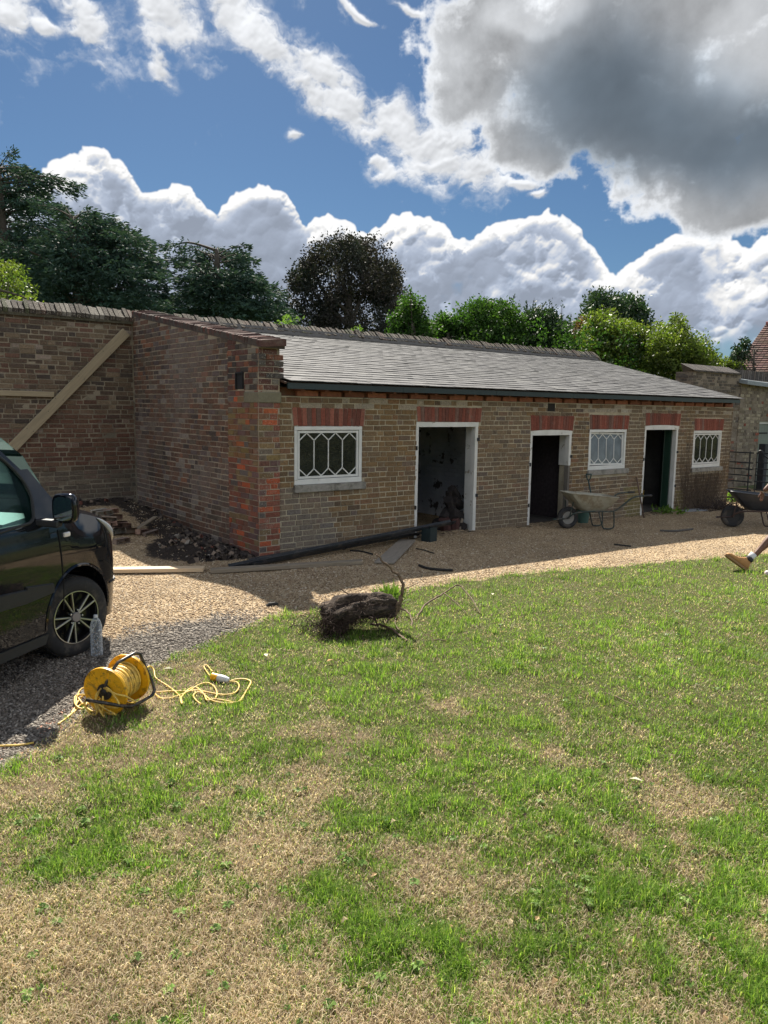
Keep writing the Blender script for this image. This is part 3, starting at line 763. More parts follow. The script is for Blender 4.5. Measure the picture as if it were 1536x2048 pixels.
# ================================================================== brickwork
M_BR = mat_brick('old_brick'); M_BRL = mat_brick('lichened_brick', lich=0.45); M_BRR = mat_brick('red_brick', mottled=0.3)
M_MORT = mat_mortar('lime_mortar', (0.46, 0.40, 0.29), 0.5); M_MORTR = mat_mortar('grey_mortar', (0.38, 0.32, 0.24), 0.5)
M_MORTG = mat_mortar('old_lime_mortar', (0.28, 0.24, 0.175), 0.75)
def unit_brick(seed):
    """unit brick: x 0..1, y -1 (back) .. 0 (face), z 0..1, arrises worn"""
    r = random.Random(seed); j = lambda a: r.uniform(-a, a)
    c = 0.025; cz = 0.07
    V = [(0, -1, 0), (1, -1, 0), (1, -1, 1), (0, -1, 1)]
    V += [(0 + j(.006), -0.12, 0 + j(.02)), (1 + j(.006), -0.12, 0 + j(.02)), (1 + j(.006), -0.12, 1 + j(.02)), (0 + j(.006), -0.12, 1 + j(.02))]
    V += [(c + abs(j(.02)), j(.05), cz + j(.03)), (1 - c - abs(j(.02)), j(.05), cz + j(.03)), (1 - c - abs(j(.02)), j(.05), 1 - cz + j(.03)), (c + abs(j(.02)), j(.05), 1 - cz + j(.03))]
    F = [(8, 9, 10, 11)] + [(4 + i, 4 + (i + 1) % 4, 8 + (i + 1) % 4, 8 + i) for i in range(4)] + [(i, (i + 1) % 4, 4 + (i + 1) % 4, 4 + i) for i in range(4)]
    return np.array(V), F
UB = [unit_brick(s) for s in range(8)]
_ubme = {}
def unit_mesh(k, mat):
    key = (k, mat.name)
    if key not in _ubme:
        V, F = UB[k]
        o = mesh_np('brick', V, F, mat, tint=(1, 1, 1)); _ubme[key] = o.data
        bm = bmesh.new(); bm.from_mesh(o.data); bmesh.ops.recalc_face_normals(bm, faces=bm.faces[:]); bm.to_mesh(o.data); bm.free()
        bpy.data.objects.remove(o)
    return _ubme[key]
def clip_iv(a, b, cuts):
    out = [(a, b)]
    for c0, c1 in cuts:
        nx = []
        for p, q in out:
            if c1 <= p or c0 >= q: nx.append((p, q)); continue
            if c0 > p: nx.append((p, c0))
            if c1 < q: nx.append((c1, q))
        out = nx
    return [(p, q) for p, q in out if q - p > 0.018]
def lay_bricks(parent, O, U, N, u0, u1, z0, z1, cuts, colour, mat=M_BR, course=0.075, jt=0.010, ztop=None, zbot=None, header=0.5, name='brick', stuffname='brickwork', nmax=300, depth=0.05, proud=0.006, seed=1, jit=0.004, min_area=0.0):
    """cuts: list of (u0,u1,z0,z1) left free of bricks"""
    r = random.Random(seed); U = Vector(U).normalized(); N = Vector(N).normalized(); O = Vector(O)
    items = []; z = z0; row = 0
    while z < z1 - 0.02:
        h = course - jt; zz0, zz1 = z, z + h
        cs = [(c[0], c[1]) for c in cuts if c[3] > zz0 + 0.012 and c[2] < zz1 - 0.012]
        u = u0 - r.uniform(0, 0.1); k = 0
        while u < u1:
            L = (0.215 if (r.random() > header if header != 0.5 else (k + row) % 2 == 0) else 0.103) + r.uniform(-.006, .006)
            for a, b in clip_iv(max(u, u0), min(u + L, u1), cs):
                um = (a + b) / 2
                if ztop is not None and zz1 > ztop(um) + 0.01: continue
                if zbot is not None and zz1 < zbot(um): continue
                items.append((a, b, zz0, zz1))
            u += L + jt; k += 1
        z += course; row += 1
    off = Vector((0, 0, 0)); q_ = parent
    while q_ is not None: off += q_.location; q_ = q_.parent
    recs = []
    for a, b, c, d in items:
        wob = 0.004 * math.sin(a * 2.3 + c * 5) if jit else 0
        P = O + U * ((a + b) / 2) + Vector((0, 0, (c + d) / 2)); px, py, dz = proj((P + off)[:])
        vis = (-20 < px < 1560 and dz > 0)
        recs.append((-(b - a) * (d - c) / dz ** 2 if vis else 0, a, b, c + wob, d + wob))
    recs.sort()
    VV = []; FF = []; TT = []; nb = 0
    for i, (_, a, b, c, d) in enumerate(recs):
        k = r.randrange(8); pr = proud + r.uniform(-jit, jit)
        col = colour((a + b) / 2, (c + d) / 2, r)
        skew = r.uniform(-.003, .003)
        M = Matrix(((U.x * (b - a), N.x * depth, 0, 0), (U.y * (b - a), N.y * depth, 0, 0), (0, 0, (d - c), 0), (0, 0, 0, 1)))
        M.translation = O + U * a + N * pr + Vector((0, 0, c + skew))
        if i < nmax:
            o = bpy.data.objects.new(name, unit_mesh(k, mat)); COL.objects.link(o); o.parent = parent
            o.matrix_local = M; o.color = (*col, 1)
        else:
            V, F = UB[k]; Mn = np.array(M); W = V @ Mn[:3, :3].T + Mn[:3, 3]
            VV.append(W); FF += [tuple(q + nb for q in f) for f in F]; nb += len(V); TT.append(np.tile(col, (len(V), 1)))
    if VV:
        o = mesh_np(stuffname, np.concatenate(VV), FF, mat, parent, tint=np.concatenate(TT)); o['kind'] = 'stuff'
        bm = bmesh.new(); bm.from_mesh(o.data); bmesh.ops.recalc_face_normals(bm, faces=bm.faces[:]); bm.to_mesh(o.data); bm.free()
def wall_core(name, O, U, N, u0, u1, z0, ztop, thick, cuts, mat, parent, back=0.0, label=None):
    """solid wall behind the bricks: face at O, body towards -N"""
    mb = MB(); U = Vector(U).normalized(); N = Vector(N).normalized(); O = Vector(O)
    zt = ztop if callable(ztop) else (lambda u: ztop)
    ub = sorted({u0, u1} | {c[0] for c in cuts if u0 < c[0] < u1} | {c[1] for c in cuts if u0 < c[1] < u1})
    for a, b in zip(ub, ub[1:]):
        m_ = (a + b) / 2; cs = sorted((c[2], c[3]) for c in cuts if c[0] < m_ < c[1]); z = z0; spans = []
        for c0, c1 in cs:
            if c0 > z: spans.append((z, c0, False))
            z = max(z, c1)
        spans.append((z, None, True))
        for s0, s1, last in spans:
            za, zb = (zt(a), zt(b)) if last else (s1, s1)
            if za <= s0: continue
            pts = []
            for nn in (0, -thick):
                for uu, z_ in ((a, s0), (b, s0), (b, zb), (a, za)): pts.append(O + U * uu + N * nn + Vector((0, 0, z_)))
            mb.add(pts, [(0, 1, 2, 3), (7, 6, 5, 4), (0, 4, 5, 1), (1, 5, 6, 2), (2, 6, 7, 3), (3, 7, 4, 0)])
    o = mb.build(name, mat, parent)
    if label: o['label'] = label
    return o
def lerp3(a, b, t): return tuple(a[i] * (1 - t) + b[i] * t for i in range(3))
def pick(r, table):
    s = sum(w for w, _ in table); v = r.random() * s
    for w, c in table:
        v -= w
        if v <= 0: break
    k = r.uniform(0.82, 1.18); return tuple(min(1, x * k) for x in c)
def col_front(u, z, r):
    c = pick(r, [(5, (0.235, 0.165, 0.090)), (4, (0.205, 0.155, 0.098)), (3, (0.165, 0.125, 0.085)), (1.6, (0.225, 0.135, 0.092)), (1.5, (0.125, 0.10, 0.078)), (1.2, (0.29, 0.225, 0.14)), (.7, (0.13, 0.115, 0.12))])
    n = float(pfbm(u * 0.9 + 4, z * 1.1, 3))
    yel = float(sst(1.0 - abs(u - 1.9) / 0.8, 0, 1)); c = lerp3(c, (0.27, 0.175, 0.07), 0.35 * yel)
    gr = float(sst(n, 0.45, 0.7)) * 0.6 + 0.45 * float(sst(0.6 - z, 0, 0.6)) + 0.35 * float(sst(u, 6.2, 7.2))
    c = lerp3(c, (0.185, 0.165, 0.135), min(gr, 0.7)); c = lerp3(c, (0.195, 0.148, 0.10), 0.22); c = (c[0] * .88, c[1] * .79, c[2] * .71)
    if u < 0.9 and z < 0.9: c = lerp3(c, (0.20, 0.185, 0.165), 0.45)
    if z > 1.95 and r.random() < 0.35: c = lerp3(c, (0.42, 0.38, 0.31), 0.55)
    if abs(u - 7.1) < .55 and 1.80 < z < 2.0: c = lerp3(c, (0.45, 0.42, 0.36), 0.6 * r.random())
    if (u > 7.75 and u < 8.25 and z < 0.5) or (u > 9.5 and u < 9.9 and z < .35): c = lerp3(c, (0.20, 0.17, 0.06), 0.6)
    if 3.7 < u < 4.9: c = lerp3(c, (0.17, 0.135, 0.10), 0.4)
    return c
def col_gable(u, z, r):
    c = pick(r, [(5, (0.140, 0.080, 0.056)), (4, (0.118, 0.076, 0.058)), (3, (0.115, 0.090, 0.070)), (2, (0.105, 0.080, 0.076)), (1.5, (0.072, 0.056, 0.050)), (.7, (0.20, 0.095, 0.06)), (1.3, (0.20, 0.17, 0.145))])
    g = float(sst(pfbm(u * 1.2, z * 1.2 + 8, 3), 0.5, 0.68)); c = lerp3(c, (0.20, 0.165, 0.145), 0.5 * g)
    if u < 1.0: c = lerp3(c, (0.085, 0.06, 0.045), 0.45 * (1 - u))
    return c
def col_pier(u, z, r):
    if z > 2.15: return pick(r, [(3, (0.11, 0.055, 0.045)), (2, (0.075, 0.062, 0.055)), (1.5, (0.21, 0.09, 0.055)), (1, (0.17, 0.15, 0.12))])
    c = pick(r, [(4, (0.215, 0.082, 0.055)), (3, (0.165, 0.082, 0.060)), (1.5 if z < 1.0 else 0.5, (0.37, 0.095, 0.045)), (2.5, (0.14, 0.085, 0.078)), (2, (0.19, 0.13, 0.07)), (1, (0.12, 0.10, 0.09))])
    if 1.25 < z < 1.95: c = lerp3(c, (0.19, 0.14, 0.05), 0.55 * r.random())
    return c
def col_garden(u, z, r):
    c = pick(r, [(5, (0.120, 0.085, 0.058)), (4, (0.095, 0.068, 0.050)), (3, (0.135, 0.078, 0.056)), (2, (0.07, 0.055, 0.045)), (1.5, (0.18, 0.135, 0.09)), (.7, (0.24, 0.19, 0.15))])
    n = float(pfbm(u * .8, z * .9 + 20, 3))
    if 0.9 < z < 2.0: c = lerp3(c, (0.135, 0.06, 0.040), 0.55 * float(sst(n, 0.35, 0.6)))
    if z < 0.85: c = lerp3(c, (0.16, 0.14, 0.11), 0.4)
    return c

# ================================================================== the long outbuilding
FZ = 2.085
OPEN = {'w1': (0.25, 1.375, 0.90, 1.69), 'd1': (2.38, 3.655, -0.4, 1.75), 'd2': (4.93, 6.0, -0.4, 1.60),
        'w2': (6.52, 7.66, 0.87, 1.62), 'd3': (8.26, 9.42, -0.4, 1.68), 'w3': (10.03, 11.17, 0.79, 1.58)}
XR = 11.58
YB = 4.30            # face of the garden wall behind
bld = empty('brick_outbuilding', (0, 0, 0), 0, 'long low brick outbuilding with a grey slate lean-to roof, three doorways and three white windows', 'building')
def roof_z(y): return 2.262 + (y + 0.27) * 0.2312
def cop_z(y): return 2.665 + (y + 0.25) * 0.1685       # underside of the gable coping
M_WHITEWASH, _nt, _b = newmat('whitewashed_brick')
_p = geopos(_nt); _n = noise(_nt, _p, 3.2, 8, 0.66)
bt = _nt.nodes.new('ShaderNodeTexBrick'); _mp = _nt.nodes.new('ShaderNodeMapping'); _nt.links.new(_p.k, _mp.inputs[0]); _mp.inputs['Rotation'].default_value = (math.pi / 2, 0, math.pi / 2)
_sp = _nt.nodes.new('ShaderNodeSeparateXYZ'); _nt.links.new(_p.k, _sp.inputs[0])
_nt.links.new(comb(_nt, S(_nt, _sp.outputs[0]) + S(_nt, _sp.outputs[1]), S(_nt, _sp.outputs[2])).k, bt.inputs['Vector'])
bt.inputs['Scale'].default_value = 1.0; bt.inputs['Brick Width'].default_value = 0.225; bt.inputs['Row Height'].default_value = 0.075; bt.inputs['Mortar Size'].default_value = 0.008
_c = mixc(_nt, sstep(_n, 0.56, 0.60), mixc(_nt, sstep(noise(_nt, _p, 1.1, 4, 0.6), 0.35, 0.65), (0.30, 0.315, 0.345), (0.52, 0.53, 0.55)), (0.05, 0.042, 0.042))
_nt.links.new(_c.k, _b.inputs['Base Color']); _b.inputs['Roughness'].default_value = 0.9
bump(_nt, _b, (1.0 - S(_nt, bt.outputs['Fac'])) + _n * 0.5, 0.012)
M_DARKBR = simple('dark_purple_brick', (0.040, 0.030, 0.033), 0.95, var=0.5, nscale=20, bumpd=0.01)  # dark purple brick with random mottling

# front wall
fcuts = [OPEN[k] for k in ('w1', 'd1', 'd2', 'w2', 'd3', 'w3')]
front = wall_core('front_wall', (0, 0, 0), (1, 0, 0), (0, -1, 0), 0.0, XR, -0.4, FZ, 0.23, fcuts, M_MORT, bld)
LINT = {'w1': (0.215, 1.415, 1.69, 1.935), 'd1': (2.37, 3.74, 1.75, 1.975), 'd2': (4.90, 6.06, 1.60, 1.865), 'w2': (6.50, 7.72, 1.62, 1.885), 'd3': (8.24, 9.50, 1.68, 1.935), 'w3': (10.02, 11.22, 1.58, 1.835)}
SILL = {'w1': (0.24, 1.42, 0.80, 0.90), 'w2': (6.50, 7.74, 0.775, 0.87), 'w3': (10.0, 11.24, 0.70, 0.79)}
lay_bricks(front, (0, 0, 0), (1, 0, 0), (0, -1, 0), 0.03, XR, -0.17, FZ + 0.01, fcuts + list(LINT.values()) + list(SILL.values()) + [(5.33, 5.53, 1.93, 2.08)], col_front, M_BR, seed=3)
MB().box((5.335, -0.003, 1.935), (5.525, 0.02, 2.075)).build('hole', simple('hole_shade', (0.02, 0.018, 0.016), 1.0), front)  # solid block coloured dark as the shade inside a hole
# red arches: soldiers on end, each a brick
for k, (a, b, c, d) in LINT.items():
    arch = MB().box((a, -0.004, c), (b, 0.001, d)).build('window_arch' if k[0] == 'w' else 'door_arch', M_MORTR, bld)
    r = random.Random(hash(k) % 97 + 3); n = int((b - a) / 0.071); w = (b - a) / n
    for i in range(n):
        cxm = a + (i + .5) * w; sp = ((i + .5) / n - .5) * 0.10
        rise = 0.018 * (1 - (2 * (i + .5) / n - 1) ** 2) if k in ('d2', 'd3') else 0
        o = bpy.data.objects.new('brick', unit_mesh(r.randrange(8), M_BRR)); COL.objects.link(o); o.parent = arch
        M = Matrix(((w - 0.007, 0, sp, cxm - w / 2 + .003 - sp / 2), (0, -0.03, 0, -0.011 + r.uniform(-.002, .002)), (0, 0, d - c - 0.006 - rise, c + 0.003 + rise), (0, 0, 0, 1)))
        o.matrix_local = M
        cc = pick(r, [(5, (0.205, 0.066, 0.046)), (3, (0.165, 0.064, 0.048)), (2, (0.24, 0.090, 0.064)), (1.5, (0.17, 0.095, 0.075))]); o.color = (*cc, 1)
# stone sills
M_STONE = simple('weathered_concrete', (0.26, 0.245, 0.215), 0.9, var=0.25, nscale=25, bumpd=0.006, dirt=(0.13, 0.12, 0.10), dscale=6)
for k, (a, b, c, d) in SILL.items():
    MB().box((a, -0.045, c), (b, 0.20, d - 0.002), ch=0.006).build('window_sill', M_STONE, bld)

# gable end wall (faces the left), with the red pier at its front
GX = -0.30
gd = 4.62
gable = wall_core('gable_wall', (GX, 0, 0), (0, 1, 0), (-1, 0, 0), -0.05, YB, -0.4, lambda u: cop_z(u), 0.30 - 0.002, [], M_MORTR, bld)
# u runs from the back corner to the front for the viewer's left-to-right reading
lay_bricks(gable, (GX, 0, 0), (0, 1, 0), (-1, 0, 0), 0.80, YB, -0.05, 3.45, [], col_gable, M_BR, seed=5, ztop=lambda u: cop_z(u), header=0.5)
pier = MB().box((GX - 0.012, -0.062, -0.35), (0.0 - 0.004, -0.0501, cop_z(0) - 0.01)).build('corner_pier', M_MORTR, bld)
lay_bricks(pier, (GX - 0.004, 0, 0), (0, 1, 0), (-1, 0, 0), -0.062, 0.80, -0.17, 2.9, [(0.06, 0.33, 1.985, 2.13), (0.33, 0.56, 2.15, 2.38)], col_pier, M_BRR, seed=8, ztop=lambda u: cop_z(u), jit=0.003, nmax=300)
lay_bricks(pier, (GX - 0.01, -0.062, 0), (1, 0, 0), (0, -1, 0), 0.0, 0.305, -0.17, 2.65, [(0.0, 0.32, 1.985, 2.13)], col_pier, M_BRL, seed=9, jit=0.003, nmax=200)
MB().box((GX - 0.022, -0.085, 1.99), (0.012, 0.32, 2.125), ch=0.006).build('kneeler_stone', simple('greened_stone', (0.17, 0.155, 0.105), 0.95, var=0.25, nscale=18, bumpd=0.008), pier)
hole = MB(); hole.box((GX - 0.03, 0.345, 2.165), (GX + 0.01, 0.36, 2.365)); hole.box((GX - 0.03, 0.53, 2.165), (GX + 0.01, 0.545, 2.365)); hole.box((GX - 0.03, 0.345, 2.365), (GX + .01, 0.545, 2.385)); hole.box((GX - 0.006, 0.36, 2.165), (GX + 0.001, 0.53, 2.365))
hole.build('vent_hole', simple('black_iron', (0.012, 0.013, 0.015), 0.7), pier)  # black back plate stands for the shade inside the recess
# corbelled head of the pier
for z0_, z1_, ov in ((2.30, 2.375, 0.012), (2.378, 2.45, 0.016), (2.453, 2.53, 0.02), (2.533, 2.61, 0.024)):
    for i, (a, b) in enumerate(((-0.0, 0.10), (0.107, 0.21), (0.217, 0.36))):
        t = a + GX - ov * .4; q = b + GX - ov * .4
        o = bpy.data.objects.new('brick', unit_mesh(int(z0_ * 40 + i) % 8, M_BRL)); COL.objects.link(o); o.parent = pier
        o.matrix_local = Matrix(((q - t, 0, 0, t), (0, -0.2, 0, -0.062 - ov * .6), (0, 0, z1_ - z0_ - 0.006, z0_), (0, 0, 0, 1)))
        c_ = pick(rnd, [(2, (0.10, 0.055, 0.045)), (2, (0.08, 0.07, 0.062)), (1, (0.18, 0.08, 0.05))]); o.color = (*c_, 1)
# brick on edge coping up the gable
cop = MB(); yy = -0.12
cop.prism([(-0.14, cop_z(-.14) - .01), (YB, cop_z(YB) - .01), (YB, cop_z(YB) + 0.075), (-0.14, cop_z(-0.14) + .075)], GX - 0.015, 0.03, axis='x')
# prism axis 'x' maps (a, b) to (y, z)
cp = cop.build('gable_coping', simple('dark_bed', (0.075, 0.06, 0.05), .95, var=.3), bld)
_r = random.Random(4); y = -0.16; i = 0
while y < YB - 0.03:
    w = 0.067 + _r.uniform(-.004, .004)
    o = bpy.data.objects.new('brick', unit_mesh(_r.randrange(8), M_BRR)); COL.objects.link(o); o.parent = cp
    dz = _r.uniform(-.004, .005)
    # face upwards, long side across the wall
    sl = 0.1685
    M = Matrix(((0, 0, 0.345 + _r.uniform(-.005, .005), GX - 0.022 + _r.uniform(-.005, .005)), (w, -0.0, 0, y), (w * sl, 0.09, 0, cop_z(y) + 0.088 + dz), (0, 0, 0, 1)))
    o.matrix_local = M; o.color = (*pick(_r, [(4, (0.100, 0.056, 0.048)), (3, (0.080, 0.054, 0.048)), (1, (0.14, 0.062, 0.05)), (1, (0.10, 0.085, 0.075))]), 1)
    y += w + 0.007

# right end wall, inner walls, floor
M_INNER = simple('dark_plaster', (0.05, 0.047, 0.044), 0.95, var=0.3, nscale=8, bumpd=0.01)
def slab_wall(name, x0, x1, y0, y1, z0, mat):
    mb = MB(); mb.prism([(y0, z0), (y1, z0), (y1, roof_z(y1) - 0.16), (y0, roof_z(y0) - 0.16)], x0, x1, axis='x'); return mb.build(name, mat, bld)
slab_wall('end_wall', XR - 0.22, XR - 0.001, 0.231, YB - 0.01, -0.4, M_MORTR)
slab_wall('partition_wall', 4.40, 4.52, 0.231, YB - 0.01, -0.3, M_WHITEWASH)
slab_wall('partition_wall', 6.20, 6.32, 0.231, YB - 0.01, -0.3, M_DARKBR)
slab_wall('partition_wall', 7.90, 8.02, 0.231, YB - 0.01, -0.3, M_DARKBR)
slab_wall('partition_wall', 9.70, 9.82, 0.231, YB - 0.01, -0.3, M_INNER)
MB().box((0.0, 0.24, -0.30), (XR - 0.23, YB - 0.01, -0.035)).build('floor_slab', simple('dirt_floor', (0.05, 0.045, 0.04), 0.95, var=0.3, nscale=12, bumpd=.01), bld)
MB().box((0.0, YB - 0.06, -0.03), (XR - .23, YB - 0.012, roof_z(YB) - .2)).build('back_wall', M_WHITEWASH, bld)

# roof: boards, rafters, fascia, slates
M_ROOFW = mat_wood('stained_rafter', (0.15, 0.060, 0.035), 0.85, 0.4, axis=1, dirt=0.6)
M_FASCIA = mat_paint('green_black_paint', (0.007, 0.022, 0.026), (0.05, 0.05, 0.045), 0.68, 0.45)
def roof_xr(y): return 11.50 + (y + 0.27) / (YB + 0.27) * 0.86
deck = MB(); 
for (ya, yb_) in ((-0.20, YB),):
    deck.add([(0.0, ya, roof_z(ya) - 0.045), (roof_xr(ya) - .05, ya, roof_z(ya) - 0.045), (roof_xr(yb_) - .05, yb_, roof_z(yb_) - 0.045), (0.0, yb_, roof_z(yb_) - 0.045),
              (0.0, ya, roof_z(ya) - 0.02), (roof_xr(ya) - .05, ya, roof_z(ya) - 0.02), (roof_xr(yb_) - .05, yb_, roof_z(yb_) - 0.02), (0.0, yb_, roof_z(yb_) - 0.02)],
             [(0, 3, 2, 1), (4, 5, 6, 7), (0, 1, 5, 4), (1, 2, 6, 5), (2, 3, 7, 6), (3, 0, 4, 7)])
roof = deck.build('roof', mat_wood('roof_boards', (0.08, 0.05, 0.035), 0.9), bld)
fas = MB(); xs_ = [0.02]; 
while xs_[-1] < 11.4: xs_.append(min(xs_[-1] + 1.9, 11.47))
for a, b in zip(xs_, xs_[1:]):
    za = 0.012 * math.sin(a * 1.7) ; zb = 0.012 * math.sin(b * 1.7)
    top = roof_z(-0.235) - 0.022
    fas.add([(a, -0.235, top - 0.075 + za), (b - .004, -0.235, top - 0.075 + zb), (b - .004, -0.205, top - 0.075 + zb), (a, -0.205, top - 0.075 + za), (a, -0.235, top), (b - .004, -0.235, top), (b - .004, -0.205, top), (a, -0.205, top)],
            [(0, 3, 2, 1), (4, 5, 6, 7), (0, 1, 5, 4), (1, 2, 6, 5), (2, 3, 7, 6), (3, 0, 4, 7)])
fo = fas.build('fascia', M_FASCIA, roof); fo['label'] = 'dark green fascia board'
plate = MB().box((0.0, 0.03, 2.087), (XR - .03, 0.13, 2.195)).build('wall_plate', M_ROOFW, roof)
x = 0.27; rr = random.Random(2)
while x < 11.5:
    mb = MB(); w = 0.055; ye = -0.185 - rr.uniform(0, 0.012)
    zt = lambda y: roof_z(y) - 0.047
    mb.prism([(ye, zt(ye) - 0.085), (ye, zt(ye)), (1.2, zt(1.2)), (1.2, zt(1.2) - 0.10), (0.0, zt(0) - 0.125)], x - w / 2, x + w / 2, axis='x')
    o = mb.build('rafter', M_ROOFW, roof); k = rr.uniform(.7, 1.4)
    x += 0.392 + rr.uniform(-.02, .02)
    # brick beam filling between the rafter feet
    bf = MB(); bf.cur = (k, k * .9, k * .8); bf.box((x - 0.392 + w / 2 + .004, -0.018 + rr.uniform(-.01, .01), 2.089), (x - w / 2 - .004, 0.028, 2.165 + rr.uniform(-.01, .0)), ch=0.004)
    if x < 11.55: bf.build('eaves_brick', simple('eaves_brick', (0.20, 0.085, 0.055), 0.9, var=0.3, nscale=20, bumpd=.005) if 'eaves_brick' not in bpy.data.materials else bpy.data.materials['eaves_brick'], bld)
# slates
m_, nt, b = newmat('slate'); p = geopos(nt); oi = nt.nodes.new('ShaderNodeObjectInfo')
c = mixc(nt, 1.0, S(nt, oi.outputs['Color']), attr(nt, 'tint'), 'MULTIPLY')
n1 = noise(nt, p, 9.0, 7, 0.65); n2 = noise(nt, p, 60.0, 4, 0.6)
c = mixc(nt, 1.0, c, ramp(nt, n1, [(0.3, (0.70,) * 3), (0.7, (1.25,) * 3)]), 'MULTIPLY')
c = mixc(nt, sstep(noise(nt, p, 26.0, 5, 0.7), 0.60, 0.68) * 0.4, c, (0.24, 0.24, 0.225))
c = mixc(nt, sstep(noise(nt, p, 1.6, 4, 0.6), 0.55, 0.75) * 0.45, c, (0.10, 0.10, 0.10))
nt.links.new(c.k, b.inputs['Base Color']); b.inputs['Roughness'].default_value = 0.8; b.inputs['Specular IOR Level'].default_value = 0.12
bump(nt, b, n1 + n2 * 0.5, 0.002)
M_SLATE = m_
def unit_slate(seed):
    r = random.Random(seed); j = lambda a: r.uniform(-a, a)
    V = [(0 + j(.004), 0, 0), (0.33, j(.015), 0), (0.66, j(.02), 0), (1 + j(.004), 0, 0), (1, 1, 0), (0, 1, 0)]
    V = V + [(x, y, 1) for x, y, z in V]
    F = [(5, 4, 3, 2, 1, 0), (6, 7, 8, 9, 10, 11)] + [(i, (i + 1) % 6, (i + 1) % 6 + 6, i + 6) for i in range(6)]
    return np.array(V), F
US = [unit_slate(s) for s in range(6)]; _usme = []
for V_, F_ in US:
    o = mesh_np('slate', V_, F_, M_SLATE, tint=(1, 1, 1)); _usme.append(o.data); bpy.data.objects.remove(o)
sl = math.atan(0.2312); NR = 26; ROWL = (YB + 0.27) / math.cos(sl) / NR
recs = []; rs_ = random.Random(12)
for row in range(NR):
    s0 = row * ROWL; y0 = -0.27 + s0 * math.cos(sl)
    x = 0.03 - (0.13 if row % 2 else 0.0)
    while x < roof_xr(y0):
        w = 0.262; a, b_ = max(x, 0.03), min(x + w - 0.004, roof_xr(y0))
        if b_ - a > 0.04:
            z = roof_z(y0); P = ((a + b_) / 2, y0, z); px, py, dz = proj(P)
            recs.append((-(b_ - a) / dz ** 2 if -20 < px < 1560 else 0, a, b_, y0, z, row))
        x += w
recs.sort(); VV = []; FF = []; TT = []; nb = 0
for i, (_, a, b_, y0, z, row) in enumerate(recs):
    lift = 0.017 + rs_.uniform(0, 0.006); th = 0.010; Ls = ROWL * 1.9; tilt = sl - math.atan((lift - 0.004) / ROWL) * 0.55
    k = rs_.uniform(0.85, 1.15); v = rs_.random()
    col = (0.128 * k, 0.128 * k, 0.128 * k) if v < 0.76 else ((0.102 * k, 0.102 * k, 0.105 * k) if v < .92 else (0.152 * k, 0.152 * k, 0.148 * k))
    dy = rs_.uniform(-.008, .006) + (rs_.uniform(-.03, .01) if rs_.random() < .04 else 0)
    ct, st = math.cos(tilt), math.sin(tilt); rot = rs_.uniform(-.006, .006)
    M = Matrix(((b_ - a, -rot * Ls, 0, a), (rot, ct * Ls, -st * th, y0 + dy), (rs_.uniform(-.002, .002), st * Ls, ct * th, z + lift - 0.012), (0, 0, 0, 1)))
    q = rs_.randrange(6)
    if i < 300:
        o = bpy.data.objects.new('slate', _usme[q]); COL.objects.link(o); o.parent = roof; o.matrix_local = M; o.color = (*col, 1)
    else:
        V_, F_ = US[q]; Mn = np.array(M); VV.append(V_ @ Mn[:3, :3].T + Mn[:3, 3]); FF += [tuple(t + nb for t in f) for f in F_]; nb += len(V_); TT.append(np.tile(col, (len(V_), 1)))
o = mesh_np('slating', np.concatenate(VV), FF, M_SLATE, roof, tint=np.concatenate(TT)); o['kind'] = 'stuff'
# lead flashing where the slates meet the back wall
MB().add([(0.02, YB - 0.10, roof_z(YB - .10) + 0.022), (12.3, YB - 0.10, roof_z(YB - .10) + 0.022), (12.3, YB - 0.004, roof_z(YB) + 0.10), (0.02, YB - 0.004, roof_z(YB) + 0.10),
          (0.02, YB - 0.10, roof_z(YB - .10) + 0.03), (12.3, YB - 0.10, roof_z(YB - .10) + 0.03), (12.3, YB - 0.004, roof_z(YB) + 0.13), (0.02, YB - 0.004, roof_z(YB) + 0.13)],
         [(0, 3, 2, 1), (4, 5, 6, 7), (0, 1, 5, 4), (1, 2, 6, 5), (2, 3, 7, 6), (3, 0, 4, 7)]).build('flashing', simple('cement_fillet', (0.13, 0.12, 0.11), 0.9, var=.3), roof)

# windows
M_WHITE = mat_paint('white_paint', (0.66, 0.66, 0.64), (0.25, 0.22, 0.18), 0.66, 0.5)
M_WHITEW = mat_paint('flaking_white_paint', (0.64, 0.63, 0.60), (0.30, 0.26, 0.20), 0.62, 0.6)
M_GLASS, _nt, _b = newmat('old_window_glass')
_b.inputs['Base Color'].default_value = (0.02, 0.025, 0.025, 1); _b.inputs['Roughness'].default_value = 0.06; _b.inputs['Specular IOR Level'].default_value = 0.6
_b.inputs['Transmission Weight'].default_value = 0.0
_gt = _nt.nodes.new('ShaderNodeBsdfTransparent'); _gt.inputs[0].default_value = (0.75, 0.8, 0.8, 1)
_mx = _nt.nodes.new('ShaderNodeMixShader'); _dn = noise(_nt, geopos(_nt), 7.0, 6, 0.7)
_nt.links.new(sstep(_dn, 0.35, 0.75, 0.25, 0.60).k, _mx.inputs[0])
_nt.links.new(_gt.outputs[0], _mx.inputs[1]); _nt.links.new(_b.outputs[0], _mx.inputs[2]); _nt.links.new(_mx.outputs[0], _nt.nodes['Material Output'].inputs[0])
_b.inputs['Base Color'].default_value = (0.025, 0.03, 0.03, 1)
M_GLASS_SKY = simple('sky_reflect_glass', (0.13, 0.15, 0.175), 0.12, var=0.35, nscale=5, spec=0.8)  # pale sky reflection put into the pane colour
